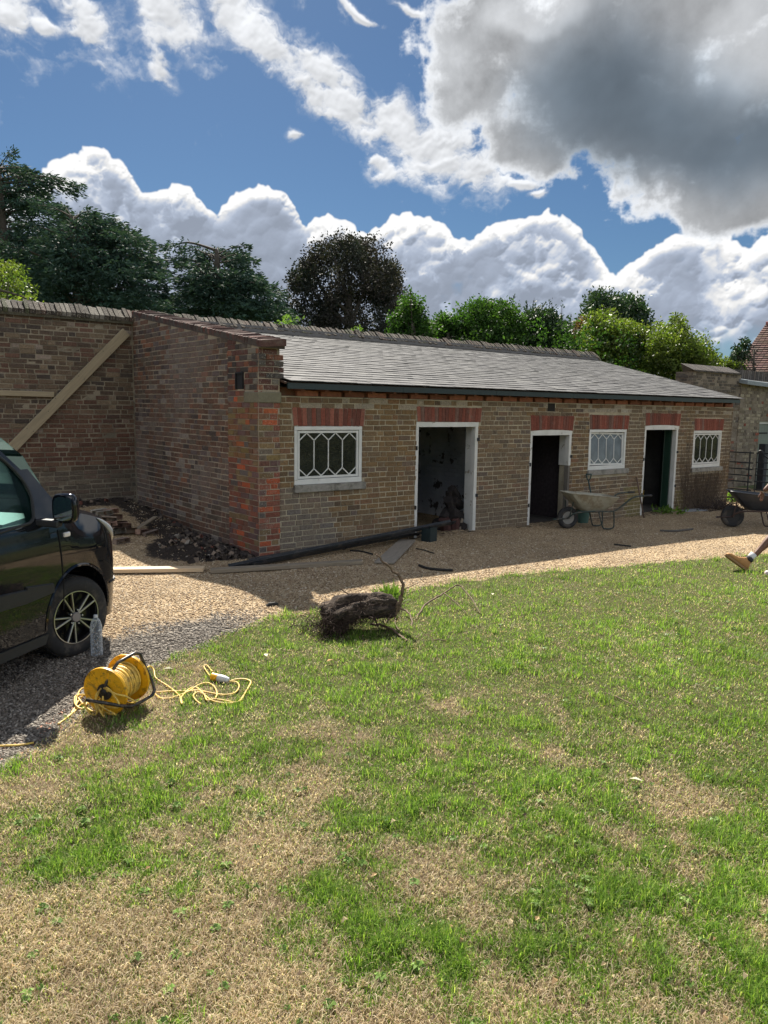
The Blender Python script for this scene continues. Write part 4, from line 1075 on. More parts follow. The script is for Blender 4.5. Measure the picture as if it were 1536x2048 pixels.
def window(k, wm, gm, tilt=0.0, ajar=0.0):
    a, b, c, d = OPEN[k]; t = 0.055
    f = MB(); y0, y1 = -0.004, 0.07
    f.box((a + .004, y0, c + .002), (b - .004, y1, c + t + .02), ch=.004); f.box((a + .004, y0, d - t), (b - .004, y1, d - .002), ch=.004)
    f.box((a + .004, y0 + .002, c + t + .021), (a + t, y1, d - t - .001), ch=.004); f.box((b - t, y0 + .002, c + t + .021), (b - .004, y1, d - t - .001), ch=.004)
    w = f.build('window', wm, bld)
    # casement with lattice bars
    ia, ib, ic, id_ = a + t + .008, b - t - .008, c + t + .028, d - t - .008
    s = 0.030; ya, yb_ = 0.008, 0.045
    R = Matrix.Translation(((ia + ib) / 2, 0.02, ic)) @ Matrix.Rotation(tilt, 4, 'Y') @ Matrix.Rotation(ajar, 4, 'X') @ Matrix.Translation((-(ia + ib) / 2, -0.02, -ic))
    g = MB(); g.box((ia, ya, ic), (ib, yb_, ic + s), R); g.box((ia, ya, id_ - s), (ib, yb_, id_), R); g.box((ia, ya + .001, ic + s), (ia + s, yb_, id_ - s), R); g.box((ib - s, ya + .001, ic + s), (ib, yb_, id_ - s), R)
    g.build('casement', wm, w)
    ja, jb, jc, jd = ia + s, ib - s, ic + s, id_ - s; cw = (jb - ja) / 4; hgt = jd - jc; kz = hgt * 0.17
    P = lambda i, z: (ja + cw * i, 0.026, z)
    bars = MB(); bw = 0.013
    segs = []
    for i in range(1, 4): segs.append((P(i, jc + kz), P(i, jd - kz)))
    for i in range(4):
        for zz, ze in ((jd - kz, jd), (jc + kz, jc)):
            segs.append((P(i, zz), P(i + .5, ze))); segs.append((P(i + .5, ze), P(i + 1, zz)))
    for p, q in segs: bars.bar(p, q, bw + (0.006 if False else 0), 0.016, R, up=(0, 1, 0)) if False else bars.bar(p, q, 0.014, 0.016, R, up=(0, 1, 0))
    bars.build('glazing_bar', wm, w)
    def pane(poly):
        mb = MB(); mb.prism(poly, 0.0265, 0.0295, R); mb.build('pane', gm, w)
    for i in range(4):
        x0, x1 = ja + cw * i, ja + cw * (i + 1); xm = (x0 + x1) / 2
        pane([(x0, jc + kz), (xm, jc), (x1, jc + kz), (x1, jd - kz), (xm, jd), (x0, jd - kz)])
    for z_, zk in ((jd, jd - kz), (jc, jc + kz)):
        pane([(ja, z_), (ja + cw / 2, z_), (ja, zk)]); pane([(jb, z_), (jb - cw / 2, z_), (jb, zk)])
        for i in (1, 2, 3): pane([(ja + cw * (i - .5), z_), (ja + cw * (i + .5), z_), (ja + cw * i, zk)])
    return w
w1 = window('w1', M_WHITE, M_GLASS); w2 = window('w2', M_WHITE, M_GLASS_SKY, tilt=0.018, ajar=-0.05); w3 = window('w3', M_WHITEW, M_GLASS)
w2['label'] = 'window with panes coloured like reflected sky and a casement hanging crooked'; w3['label'] = 'window with badly flaking frame'
# doorways
def door_frame(k, arched=0.0, right_short=None):
    a, b, c, d = OPEN[k]; t = 0.075; gz = float(gh(a, 0)) - 0.06
    f = MB(); y0, y1 = -0.012, 0.085
    n = 8; ra = arched
    top = [(a - .012 + (b - a + .024) * i / n, d - .003 + (ra * (1 - (2 * i / n - 1) ** 2) if ra else 0)) for i in range(n + 1)]
    f.prism([(a - .012, d - t)] + top + [(b + .012, d - t)], y0, y1)
    f.box((a - .012, y0 + .002, gz), (a + t * .55, y1, d - t - .001), ch=.004)
    zlow = gz if right_short is None else right_short
    f.box((b - t * .7, y0 + .002, zlow), (b + .012, y1, d - t - .001), ch=.004)
    # inner lining, set back
    f.box((b - .03, y1 + .001, max(gz, zlow)), (b - .002, 0.228, d - .03)); f.box((a + .002, y1 + .001, gz), (a + .03, 0.228, d - .03)); f.box((a + .031, y1 + .001, d - .045), (b - .04, 0.228, d - .01))
    o = f.build('door_frame', M_WHITEW, bld)
    if right_short is not None:
        g = MB().box((b - t * .62, y0 + .006, gz), (b + .006, y1 - .004, right_short - .001)).build('bare_jamb', mat_wood('bare_grey_wood', (0.17, 0.15, 0.125), 0.85, .3, 2, .4), o)
    hparts = []
    for hz in (c + 0.4 + 1.45, c + 0.4 + 0.55) if k == 'd1' else (1.12, 0.42):
        MB().box((b - .01, -0.03, hz), (b + .03, -0.0125, hz + .05)).build('hinge_pin', bpy.data.materials['black_iron'], o)
        MB().box((a - .014, -0.024, hz - .12), (a + .012, -0.0125, hz - .06)).build('hinge_pin', bpy.data.materials['black_iron'], o)
    return o
d1 = door_frame('d1'); d2 = door_frame('d2', 0.02, 0.98); d3 = door_frame('d3', 0.02)
d2['label'] = 'door frame with its lower right jamb bare of paint'
RG = TR((9.33, 0.235, 0), rz=math.radians(-52))
gdoor = MB(); gdoor.box((0, 0, -0.03), (.045, 1.0, 1.60), RG)
for i in range(7): gdoor.box((-.008, .01 + i * .14, -0.02), (-.001, .01 + i * .14 + .125, 1.58), RG)
MB().box((9.335, 0.088, -.1), (9.352, 0.226, 1.60)).build('green_reveal', mat_paint('green_reveal_paint', (0.014, 0.045, 0.028), (0.05, 0.05, 0.04), 0.66), bld)
gdoor.build('green_door', mat_paint('green_paint', (0.014, 0.045, 0.028), (0.05, 0.05, 0.04), 0.66), bld)

# ================================================================== the garden wall behind
gw = empty('garden_wall', (-0.3, YB, 0), 0, 'tall old brown brick garden wall with mossy coping running behind the outbuilding', 'wall')
gw_m = Matrix.Translation((0.3, -YB, 0))
gcore = wall_core('wall_core', (0.3, -YB, 0) + np.array((0, YB, 0)) if False else (0.3, 0, 0), (1, 0, 0), (0, -1, 0), -9.0, 12.36, -0.4, 3.29, 0.36, [], M_MORTG, gw)
def col_g2(u, z, r): return col_garden(u, z, r)
lay_bricks(gcore, (0.3, 0, 0), (1, 0, 0), (0, -1, 0), -6.2, -0.33, 0.0, 3.29, [], col_g2, M_BR, seed=21, header=0.3, jit=0.006, jt=0.013, course=0.0775)
lay_bricks(gcore, (0.3, 0, 0), (1, 0, 0), (0, -1, 0), 11.4, 12.36, 2.0, 3.29, [], col_g2, M_BR, seed=22, header=0.3, jit=0.006, nmax=60)
M_COPE = mat_brick('mossy_coping', mottled=0.6, lich=0.30)
cc_ = MB().box((-8.7, -0.05, 3.285), (12.66, 0.40, 3.33)); ccore = cc_.build('coping_bed', simple('mossy_mortar', (0.075, 0.068, 0.045), 1.0, var=.5, nscale=16, bumpd=.02), gw)
r = random.Random(31); x = -4.6; VV = []; recs = []
while x < 12.36:
    w = 0.068 + r.uniform(-.010, .008); recs.append((x, w)); x += w + 0.010
ctr = 0
order = sorted(recs, key=lambda q: proj((q[0], YB, 3.4))[2] if -20 < proj((q[0], YB, 3.4))[0] < 1560 else 99)
mbj = MB()
for i, (x, w) in enumerate(order):
    # slanted coping brick: low at the face, high at the middle of the wall
    rise = 0.215 + r.uniform(-.02, .02); lean = 0.045 + r.uniform(-.02, .02)
    V = np.array([(0, -0.06, 0), (1, -0.06, 0), (1, 0.18, 0), (0, 0.18, 0), (0, -0.06, .30), (1, -0.06, .30), (1, 0.16, 1), (0, 0.16, 1)])
    col = pick(r, [(4, (0.070, 0.057, 0.043)), (3, (0.050, 0.041, 0.033)), (2, (0.092, 0.064, 0.050)), (1, (0.15, 0.135, 0.11)), (1.2, (0.055, 0.058, 0.030))])
    M = Matrix(((w, 0, lean, x + 0.3 - r.uniform(0, .004)), (0, 1, 0, r.uniform(-.012, .012)), (0, 0, rise, 3.331), (0, 0, 0, 1)))
    if i < 250:
        if 'cope' not in _ubme:
            o = mesh_np('coping_brick', V, [(0, 3, 2, 1), (4, 5, 6, 7), (0, 1, 5, 4), (1, 2, 6, 5), (2, 3, 7, 6), (3, 0, 4, 7)], M_COPE, tint=(1, 1, 1)); _ubme['cope'] = o.data; bpy.data.objects.remove(o)
        o = bpy.data.objects.new('coping_brick', _ubme['cope']); COL.objects.link(o); o.parent = ccore; o.matrix_local = M; o.color = (*col, 1)
    else:
        mbj.cur = col; mbj.add(V, [(0, 3, 2, 1), (4, 5, 6, 7), (0, 1, 5, 4), (1, 2, 6, 5), (2, 3, 7, 6), (3, 0, 4, 7)], M)
    # far slope of the pitched coping
mbj.build('coping_bricks', M_COPE, ccore, kind='stuff') if mbj.v else None
fs = MB().prism([(0.17, 3.331), (0.40, 3.331), (0.19, 3.53)], -8.6, 12.6, axis='x'); fs.build('coping_back_slope', M_COPE, ccore)
# moss and weeds on the coping

# ================================================================== neighbours on the right
NY = 2.2
nbw = empty('stone_wall', (13.6, NY, -0.1), 0, 'rough brown stone and brick wall with slanted coping, beyond the right end of the outbuilding', 'wall')
M_RUB = mat_mortar('rubble_wall', (0.24, 0.20, 0.155), 0.55)
core = MB().box((0, 0, -0.3), (2.45, 0.5, 3.12)); ncore = core.build('wall_core', M_RUB, nbw)
def col_rub(u, z, r):
    c = pick(r, [(4, (0.17, 0.135, 0.10)), (3, (0.22, 0.18, 0.14)), (3, (0.115, 0.095, 0.08)), (2, (0.27, 0.235, 0.18)), (.6, (0.24, 0.10, 0.07))])
    if z > 2.3: c = lerp3(c, (0.07, 0.062, 0.055), 0.6)
    return c
lay_bricks(ncore, (0, 0, 0), (1, 0, 0), (0, -1, 0), 0, 2.45, 0.0, 3.12, [], col_rub, M_BR, seed=41, header=0.4, jit=0.012, jt=0.014, course=0.082, nmax=120, stuffname='rough_bricks')
lay_bricks(ncore, (0, 0, 0), (0, 1, 0), (-1, 0, 0), 0, 0.5, 0.0, 3.12, [], col_rub, M_BR, seed=42, header=0.4, jit=0.012, jt=0.014, course=0.082, nmax=40, stuffname='rough_bricks')
x = 0.0; r = random.Random(5)
while x < 2.4:
    w = 0.085
    mb = MB(); mb.cur = pick(r, [(1, (1, .95, .9)), (1, (.6, .6, .6))])
    mb.add([(x, -0.06, 3.12), (x + w, -0.06, 3.12), (x + w, .3, 3.12), (x, .3, 3.12), (x - .10, -0.06, 3.16), (x + w - .10, -.06, 3.16), (x + w - .16, .28, 3.33), (x - .16, .28, 3.33)],
           [(0, 3, 2, 1), (4, 5, 6, 7), (0, 1, 5, 4), (1, 2, 6, 5), (2, 3, 7, 6), (3, 0, 4, 7)])
    mb.build('coping_tile', simple('dark_tile', (0.12, 0.105, 0.095), 0.85, var=.3) if 'dark_tile' not in bpy.data.materials else bpy.data.materials['dark_tile'], nbw)
    x += w + 0.03
cot = empty('stone_cottage', (16.05, NY - 0.02, -0.1), 0, 'stone outhouse with a lead roof edge and a grey green plank door', 'building')
lc = Matrix.Identity(4)
ccuts = [(1.20, 2.25, -0.5, 1.84)]
cw_ = wall_core('front_wall', (0, 0, 0), (1, 0, 0), (0, -1, 0), 0.0, 7.0, -0.4, 3.0, 0.4, ccuts, M_RUB, cot)
def col_cot(u, z, r):
    c = pick(r, [(4, (0.25, 0.215, 0.155)), (3, (0.20, 0.165, 0.12)), (2, (0.30, 0.26, 0.19)), (2, (0.14, 0.115, 0.09)), (.5, (0.26, 0.09, 0.06))])
    return c
lay_bricks(cw_, (0, 0, 0), (1, 0, 0), (0, -1, 0), 0.0, 2.4, 0.0, 2.98, [(1.18, 2.3, -1, 1.92)], col_cot, M_BR, seed=43, header=0.5, jit=0.014, jt=0.016, course=0.09, nmax=200, stuffname='rough_stones', name='stone')
dm = MB().box((1.20, 0.06, -0.1), (1.27, 0.16, 1.84)); dm.box((1.271, 0.06, 1.77), (2.18, 0.16, 1.84)); dm.box((2.181, .06, -.1), (2.25, .16, 1.84)); dm.build('door_frame', M_WHITE, cot)
dd = MB()
for i in range(6): dd.box((1.272 + i * .151, 0.10, -0.02), (1.272 + i * .151 + .147, 0.14, 1.768))
dobj = dd.build('door', mat_paint('grey_green_paint', (0.16, 0.19, 0.16), (0.1, .1, .09), 0.75), cot)
MB().box((1.24, 0.085, 1.48), (1.9, 0.099, 1.52)).box((1.24, 0.085, 0.35), (1.9, 0.099, 0.39)).build('strap_hinge', bpy.data.materials['black_iron'], dobj)
rf = MB(); rf.add([(-0.1, -0.22, 2.86), (7.1, -0.22, 2.62), (7.1, 0.5, 2.80), (-0.1, 0.5, 2.98), (-0.1, -0.22, 2.97), (7.1, -0.22, 2.73), (7.1, 0.5, 2.91), (-0.1, 0.5, 3.09)],
                  [(0, 3, 2, 1), (4, 5, 6, 7), (0, 1, 5, 4), (1, 2, 6, 5), (2, 3, 7, 6), (3, 0, 4, 7)])
rf.build('lead_roof', simple('lead', (0.20, 0.23, 0.25), 0.55, var=.2, bumpd=.003), cot)
rt = MB(); 
for i in range(60):
    xx = -0.15 + i * .12
    rt.cur = pick(r, [(1, (1, .95, .9)), (1, (.55, .55, .55))]); rt.box((xx, 0.55, 3.0), (xx + .09, 0.9, 3.32), Matrix.Translation((0, 0, 0)) @ Matrix.Shear('XZ', 4, (0, 0)) if False else None)
rt.build('ridge_tile', bpy.data.materials['dark_tile'], cot, kind='stuff')
# tall tiled roof far right
hs = empty('tiled_house', (0, 0, 0), 0, 'distant house with a steep brown plain tile roof and a dormer at the far right', 'house')
def onplane_t(px, py, t): return atd(px, py, t)
c0 = atd(1470, 740, 32.0)
hx, hy = float(c0[0]), float(c0[1]); RT = RB[0].copy(); RT[2] = 0; RT /= np.linalg.norm(RT); FW = ray(1475, 1024).copy(); FW[2] = 0; FW /= np.linalg.norm(FW); RT = np.array([FW[1], -FW[0], 0])
def hp(a, f_, z): v = np.array([hx, hy, 0]) + RT * a + FW * f_; return Vector((v[0], v[1], z))
eav, rid = float(c0[2]) - 0.1, float(atd(1515, 652, 32.0 + 2.2)[2])
wl = MB(); wl.add([hp(.2, .2, -.2), hp(9, .2, -.2), hp(9, 6, -.2), hp(.2, 6, -.2), hp(.2, .2, eav), hp(9, .2, eav), hp(9, 6, eav), hp(.2, 6, eav)], [(0, 3, 2, 1), (4, 5, 6, 7), (0, 1, 5, 4), (1, 2, 6, 5), (2, 3, 7, 6), (3, 0, 4, 7)])
wl.build('wall', M_RUB, hs)
A, B_, C_, D_ = hp(-0.1, -0.1, eav), hp(9.3, -0.1, eav), hp(9.3, 6.2, eav), hp(-0.1, 6.2, eav); E_, G_ = hp(1.05, 2.6, rid), hp(9.3, 2.6, rid)
rfm = MB(); rfm.add([A, B_, C_, D_, E_, G_], [(0, 1, 5, 4), (3, 4, 5, 2), (0, 4, 3), (1, 2, 5), (0, 3, 2, 1)])
hroof = rfm.build('roof', simple('tile_bed', (0.07, 0.05, 0.045), 0.95), hs)
tl = MB(); r = random.Random(77); NRW = 22
for row in range(NRW):
    t0, t1 = row / NRW, (row + 1.25) / NRW
    La, Lb = A.lerp(E_, t0), A.lerp(E_, min(t1, 1)); 
    Ra, Rb = B_.lerp(G_, t0), B_.lerp(G_, min(t1, 1)); nn = int((Ra - La).length / 0.20)
    up = Vector((0, 0, 0.03)) - Vector(FW) * 0.03
    for i in range(min(nn, 22)):
        f0, f1 = i / nn, (i + .93) / nn
        k = r.uniform(.55, 1.35); tl.cur = (k, k * r.uniform(.8, 1.0), k * r.uniform(.8, 1))
        o4 = Vector((0, 0, 0.02 + r.uniform(0, .02)))
        tl.add([La.lerp(Ra, f0) + up, La.lerp(Ra, f1) + up, Lb.lerp(Rb, f1) + o4 * .3, Lb.lerp(Rb, f0) + o4 * .3, La.lerp(Ra, f0), La.lerp(Ra, f1)], [(0, 1, 2, 3), (4, 5, 1, 0)])
tl.build('roof_tiles', simple('plain_tile', (0.15, 0.095, 0.075), 0.9, var=.25), hroof, kind='stuff')
MB().tube([E_ + Vector((0, 0, .04)), G_ + Vector((0, 0, .04))], 0.09, 8).build('ridge', simple('ridge_tile_clay', (0.18, 0.07, 0.06), .9), hroof)
dp = hp(2.3, 0.9, 0)
dmr = MB(); q0 = eav + 0.35; 
dmr.add([hp(1.55, .1, q0), hp(3.2, .1, q0), hp(3.2, 2.3, q0), hp(1.55, 2.3, q0), hp(1.55, .1, q0 + 1.15), hp(3.2, .1, q0 + 1.15), hp(3.2, 2.3, q0 + 1.15), hp(1.55, 2.3, q0 + 1.15)], [(0, 3, 2, 1), (4, 5, 6, 7), (0, 1, 5, 4), (1, 2, 6, 5), (2, 3, 7, 6), (3, 0, 4, 7)])
dob = dmr.build('dormer', simple('dormer_cheek', (0.05, 0.05, 0.055), .8), hs)
MB().add([hp(1.4, -.02, q0 + 1.15), hp(3.35, -.02, q0 + 1.15), hp(2.37, -.02, q0 + 1.75), hp(1.4, 2.3, q0 + 1.15), hp(3.35, 2.3, q0 + 1.15), hp(2.37, 2.3, q0 + 1.75)], [(0, 1, 2), (3, 5, 4), (0, 2, 5, 3), (1, 4, 5, 2), (0, 3, 4, 1)]).build('dormer_roof', simple('white_verge', (0.6, 0.6, .6), .7), dob)
# low far wall seen between roof and stone wall
lw = empty('low_wall', (0, 0, 0), 0, 'low brick wall with rounded ridge coping glimpsed above the right end of the slate roof', 'wall')
la, lb = ony(1240, 775, 6.0), ony(1392, 772, 6.0)
MB().box((la[0], 6.0, -.2), (lb[0], 6.3, la[2] - .25)).build('wall_core', M_RUB, lw)
MB().tube([(la[0], 6.15, la[2] - .1), (lb[0], 6.15, lb[2] - .1)], 0.17, 10).build('coping', bpy.data.materials['dark_tile'], lw)
sh = MB(); 
for i in range(5): sh.box((la[0], 5.3 + i * .14, la[2] - 0.62 + i * .07), (lb[0], 5.3 + i * .14 + .16, la[2] - 0.60 + i * .07))
sh.build('slate_strip', simple('blue_slate', (0.22, 0.22, 0.23), .6), lw)

# estate fence and gate at the right end of the building
fx = 11.66
M_IRON = simple('black_estate_iron', (0.015, 0.017, 0.02), 0.5, var=.3, metal=0.0)
fe = empty('iron_fence', (fx, 0.1, 0), 0, 'black iron rail fence panel joined to the right corner of the outbuilding', 'fence')
zs_f = [1.10, 1.04, 0.88, 0.80, 0.66, 0.53, 0.44, 0.30, 0.10]
for z in (1.10, 0.88, 0.74, 0.60, 0.46, 0.28, 0.08): MB().bar((0, 0, z), (0, -0.60, z), .012, .028).build('rail', M_IRON, fe)
for y in (0.0, -0.52): MB().bar((0, y, -0.15), (0, y, 1.13), .03, .022, up=(0, 1, 0)).build('post', M_IRON, fe)
ga = empty('iron_gate', (fx + .03, -0.62, 0), 0, 'black iron gate with a curled hoop top and diagonal brace at the right edge', 'gate')
for z in (1.10, 0.90, 0.76, 0.62, 0.48, 0.30, 0.11): MB().bar((0, 0.08, z), (0, -1.6, z), .012, .026).build('rail', M_IRON, ga)
hoop = [(0, .06, 0.05), (0, .06, 1.06)] + [(0, .06 - .07 * (1 - math.cos(t)), 1.06 + .10 * math.sin(t)) for t in [math.pi * i / 8 for i in range(1, 9)]] + [(0, -.08, 0.95)]
MB().tube(hoop, 0.013, 6).build('hoop_stile', M_IRON, ga)
MB().bar((0, -0.05, 1.08), (0, -1.55, 0.15), .012, .03).build('brace', M_IRON, ga)
MB().bar((0, -1.6, .03), (0, -1.6, 1.15), .03, .03, up=(0, 1, 0)).build('stile', M_IRON, ga)
post = MB().box((-0.09, -.09, -.3), (.09, .09, 1.15), TR((15.9, 1.35, 0)), ch=.01)
post.build('dark_post', simple('dark_post', (.012, .016, .024), .6), None, label='thick dark blue black timber post standing behind the iron fence', cat='post')
gb = onz(1440, 985, 0)

# ================================================================== the dark van
PHI = math.radians(38.0); WC = ground_hit(165, 1313)
van = empty('parked_van', (WC.x, WC.y, WC.z), PHI, 'black parked van with its front wing, mirror and wheel showing at the left edge', 'van')
M_BLK, nt, b = newmat('black_car_paint'); b.inputs['Base Color'].default_value = (0.006, 0.007, 0.010, 1); b.inputs['Roughness'].default_value = 0.09
b.inputs['Specular IOR Level'].default_value = 0.5; b.inputs['Coat Weight'].default_value = 0.1; b.inputs['Coat Roughness'].default_value = 0.04
_d = noise(nt, geopos(nt), 5.0, 7, 0.7); _r = sstep(_d, 0.45, 0.75, 0.03, 0.20); nt.links.new(_r.k, b.inputs['Roughness'])
_z = nt.nodes.new('ShaderNodeSeparateXYZ'); nt.links.new(geopos(nt).k, _z.inputs[0])
nt.links.new(mixc(nt, sstep(S(nt, _z.outputs[2]) + (_d - 0.5) * 0.5, 0.45, 0.15) * 0.2, (0.006, 0.007, 0.010), (0.08, 0.068, 0.052)).k, b.inputs['Base Color'])
M_TRIM = simple('black_trim', (0.018, 0.019, 0.021), 0.55, var=.2); M_RUBBER = simple('tyre_rubber', (0.018, 0.018, 0.019), 0.85, var=.35, nscale=30, dirt=(0.07, 0.06, 0.05), dscale=9)
M_SILVER = simple('machined_alloy', (0.62, 0.60, 0.56), 0.28, metal=0.9, var=.1); M_RIMBLK = simple('gloss_black_rim', (0.008, 0.008, 0.009), 0.2, spec=.6)
M_CHROME = simple('chrome', (0.8, 0.8, 0.8), 0.12, metal=1.0, var=0.05)
M_CARGL, nt, b = newmat('car_glass'); b.inputs['Base Color'].default_value = (0.01, 0.02, 0.02, 1); b.inputs['Roughness'].default_value = 0.02; b.inputs['Specular IOR Level'].default_value = 0.9
_t = nt.nodes.new('ShaderNodeBsdfTransparent'); _t.inputs[0].default_value = (0.84, 0.985, 0.96, 1); _m = nt.nodes.new('ShaderNodeMixShader')
_lw = nt.nodes.new('ShaderNodeFresnel'); _lw.inputs['IOR'].default_value = 1.30
nt.links.new((S(nt, _lw.outputs[0]) * 1.0 + 0.06).clamp().k, _m.inputs[0]); nt.links.new(_t.outputs[0], _m.inputs[1]); nt.links.new(b.outputs[0], _m.inputs[2]); nt.links.new(_m.outputs[0], nt.nodes['Material Output'].inputs[0])
def v_top(x):
    return float(np.interp(x, [-3.42, -3.38, -3.3, -3.1, -2.2, -1.6, -1.25, -0.95, -0.72, -0.53, -0.37, -0.20, -0.08, 0.05, 0.25, 0.40, 0.55, 0.65, 0.75, 0.82, 0.88],
                              [0.55, 1.35, 1.70, 1.86, 1.94, 1.94, 1.925, 1.90, 1.84, 1.73, 1.575, 1.345, 1.20, 1.165, 1.125, 1.07, 0.99, 0.91, 0.81, 0.68, 0.5]))
def v_bot(x): return float(np.interp(x, [-3.42, -3.0, -0.4, 0.5, 0.88], [0.36, 0.25, 0.235, 0.22, 0.30]))
WID = 1.80
def v_side(x, z):
    s = 0.035 * ((z - 0.62) / 0.42) ** 2 if z < 1.0 else 0.032 + 0.02 * (z - 1.0)
    if z > 1.04: s += 0.25 * (z - 1.04)
    if x > 0.25: s += 0.60 * ((x - 0.25) / 0.63) ** 3
    if x < -3.0: s += 0.12 * ((-3.0 - x) / 0.42) ** 2
    if x > -0.1 and z > 0.9: s += 0.22 * (z - 0.9) * min(1, (x + .1) / .3)
    return s
def v_loft(off=0.0, xs=None):
    xs = xs or [-3.42, -3.36, -3.25, -3.1, -2.8, -2.4, -2.0, -1.6, -1.3, -1.1, -0.95, -0.8, -0.65, -0.5, -0.36, -0.28, -0.2, -0.14, -0.08, 0.0, 0.1, 0.2, 0.3, 0.4, 0.5, 0.6, 0.68, 0.75, 0.81, 0.85, 0.88]
    mb = MB(); rings = []
    for x in xs:
        zt, zb = v_top(x) - off, v_bot(x) + off
        sideP = []
        for k in range(10):
            z = zb + (zt - 0.05 - zb) * k / 9
            sideP.append((min(v_side(x, z) + off, WID / 2 - .02), z))
        y9 = sideP[-1][0]
        top = [(min(y9 + 0.05, WID / 2 - .015), zt - 0.015), (min(y9 + 0.16, WID / 2 - .01), zt + 0.004), ((y9 + .16 + WID / 2) / 2, zt + 0.018)]
        half = [(min(sideP[0][0] + 0.06, WID / 2 - .02), zb - .0)] + sideP + top
        ring = [(x, y, z) for y, z in half] + [(x, WID / 2, zt + 0.022)] + [(x, WID - y, z) for y, z in reversed(half)]
        rings.append(ring)
    n = len(rings[0]); V = [p for r_ in rings for p in r_]; F = []
    for i in range(len(rings) - 1):
        for k in range(n): F.append((i * n + k, i * n + (k + 1) % n, (i + 1) * n + (k + 1) % n, (i + 1) * n + k))
    F.append(tuple(range(n))[::-1]); F.append(tuple((len(rings) - 1) * n + k for k in range(n)))
    mb.add(V, F); return mb
def boolean(o, cutters, op='DIFFERENCE'):
    dg = None
    for c in cutters:
        m_ = o.modifiers.new('b', 'BOOLEAN'); m_.operation = op; m_.object = c; m_.solver = 'EXACT'
    bpy.context.view_layer.update(); dg = bpy.context.evaluated_depsgraph_get()
    me = bpy.data.meshes.new_from_object(o.evaluated_get(dg)); old = o.data; o.modifiers.clear(); o.data = me; bpy.data.meshes.remove(old)
    for c in cutters: bpy.data.objects.remove(c)
def smooth_angle(o, deg=32):
    bm = bmesh.new(); bm.from_mesh(o.data)
    for f in bm.faces: f.smooth = True
    for e in bm.edges: e.smooth = not (len(e.link_faces) == 2 and e.calc_face_angle(0) > math.radians(deg))
    bm.to_mesh(o.data); bm.free()
M_INT = simple('car_interior', (0.05, 0.052, 0.055), 0.8, var=.1)
body = v_loft().build('body', [M_BLK, M_INT], None)
inner = v_loft(0.035, [-3.30, -3.1, -2.8, -2.4, -2.0, -1.6, -1.3, -1.1, -0.95, -0.8, -0.65, -0.5, -0.36, -0.28, -0.2, -0.14]).build('cut', [M_BLK, M_INT], None)
for p_ in inner.data.polygons: p_.material_index = 1
SW = [(-0.46, 1.105), (-0.405, 1.14), (-0.37, 1.28), (-0.41, 1.40), (-0.50, 1.51), (-0.63, 1.615), (-0.80, 1.71), (-1.05, 1.775), (-1.62, 1.81), (-1.64, 1.10)]
cutters = [inner]
cutters.append(MB().prism(SW, -0.2, WID + 0.2).build('cut', M_INT))
cutters.append(MB().prism([(-1.74, 1.10), (-1.72, 1.80), (-2.6, 1.80), (-2.6, 1.12)], -0.2, WID + 0.2).build('cut', M_INT))
ws = MB().prism([(-0.115, 1.20), (0.03, 1.33), (-0.58, 2.05), (-0.76, 1.815)], 0.150, WID - 0.150); cutters.append(ws.build('cut', M_INT))
for wx in (0.0, -2.70):
    cutters.append(MB().lathe([(0.375, -0.3), (0.375, 0.32)], 40, TR((wx, 0, 0.345)), axis='y').build('cut', M_TRIM))
    cutters.append(MB().lathe([(0.375, WID - 0.32), (0.375, WID + 0.3)], 40, TR((wx, 0, 0.345)), axis='y').build('cut', M_TRIM))
boolean(body, cutters); smooth_angle(body); body.parent = van
# windows of the van
def pane(poly, name='side_window'):
    V = [(x, v_side(x, z) + 0.012, z) for x, z in poly]; V += [(x, y + .004, z) for x, y, z in V]; n = len(poly)
    return MB().add(V, [tuple(range(n)), tuple(range(n, 2 * n))[::-1]] + [(i, (i + 1) % n, (i + 1) % n + n, i + n) for i in range(n)]).build(name, M_CARGL, van)
pane(SW); pane([(-1.74, 1.10), (-1.72, 1.80), (-2.6, 1.80), (-2.6, 1.12)])
V = [(-0.09, 0.145, 1.205), (-0.09, WID - .145, 1.205), (-0.37, WID - .155, 1.57), (-0.74, WID - .20, 1.84), (-0.74, .20, 1.84), (-0.37, .155, 1.57)]; 
MB().add(V + [(x - .004, y, z - .006) for x, y, z in V], [(0, 1, 2, 5), (5, 2, 3, 4), (6, 11, 8, 7), (11, 10, 9, 8)]).build('windscreen', M_CARGL, van)
# door skin standing 5 mm proud, with its shut line, seal, handle and rubbing strip
def skin(poly, off, th=0.006):
    n = len(poly); cx_ = sum(p[0] for p in poly) / n
    V = [(x, v_side(x, z) - off, z) for x, z in poly]; W = [(x, v_side(x, z) + 0.004, z) for x, z in poly]
    return V + W, [tuple(range(n)), tuple(range(n, 2 * n))[::-1]] + [(i, (i + 1) % n, (i + 1) % n + n, i + n) for i in range(n)]
def grid_skin(xs, zs, off, inside):
    V = []; F = []; id_ = {}
    for i, x in enumerate(xs):
        for j, z in enumerate(zs): id_[i, j] = len(V); V.append((x, v_side(x, z) - off, z))
    for i in range(len(xs) - 1):
        for j in range(len(zs) - 1):
            if inside((xs[i] + xs[i + 1]) / 2, (zs[j] + zs[j + 1]) / 2): F.append((id_[i, j], id_[i + 1, j], id_[i + 1, j + 1], id_[i, j + 1]))
    n = len(V); V += [(x, y + off + 0.004, z) for x, y, z in V]
    ec = {}
    for f in F:
        for a_, b_ in zip(f, f[1:] + f[:1]): ec[(a_, b_)] = 1
    G = list(F)
    for (a_, b_) in ec:
        if (b_, a_) not in ec: G.append((a_, b_, b_ + n, a_ + n))
    return V, G
xs_d = list(np.linspace(-1.66, -0.215, 40)); zs_d = list(np.linspace(0.30, 1.07, 24))
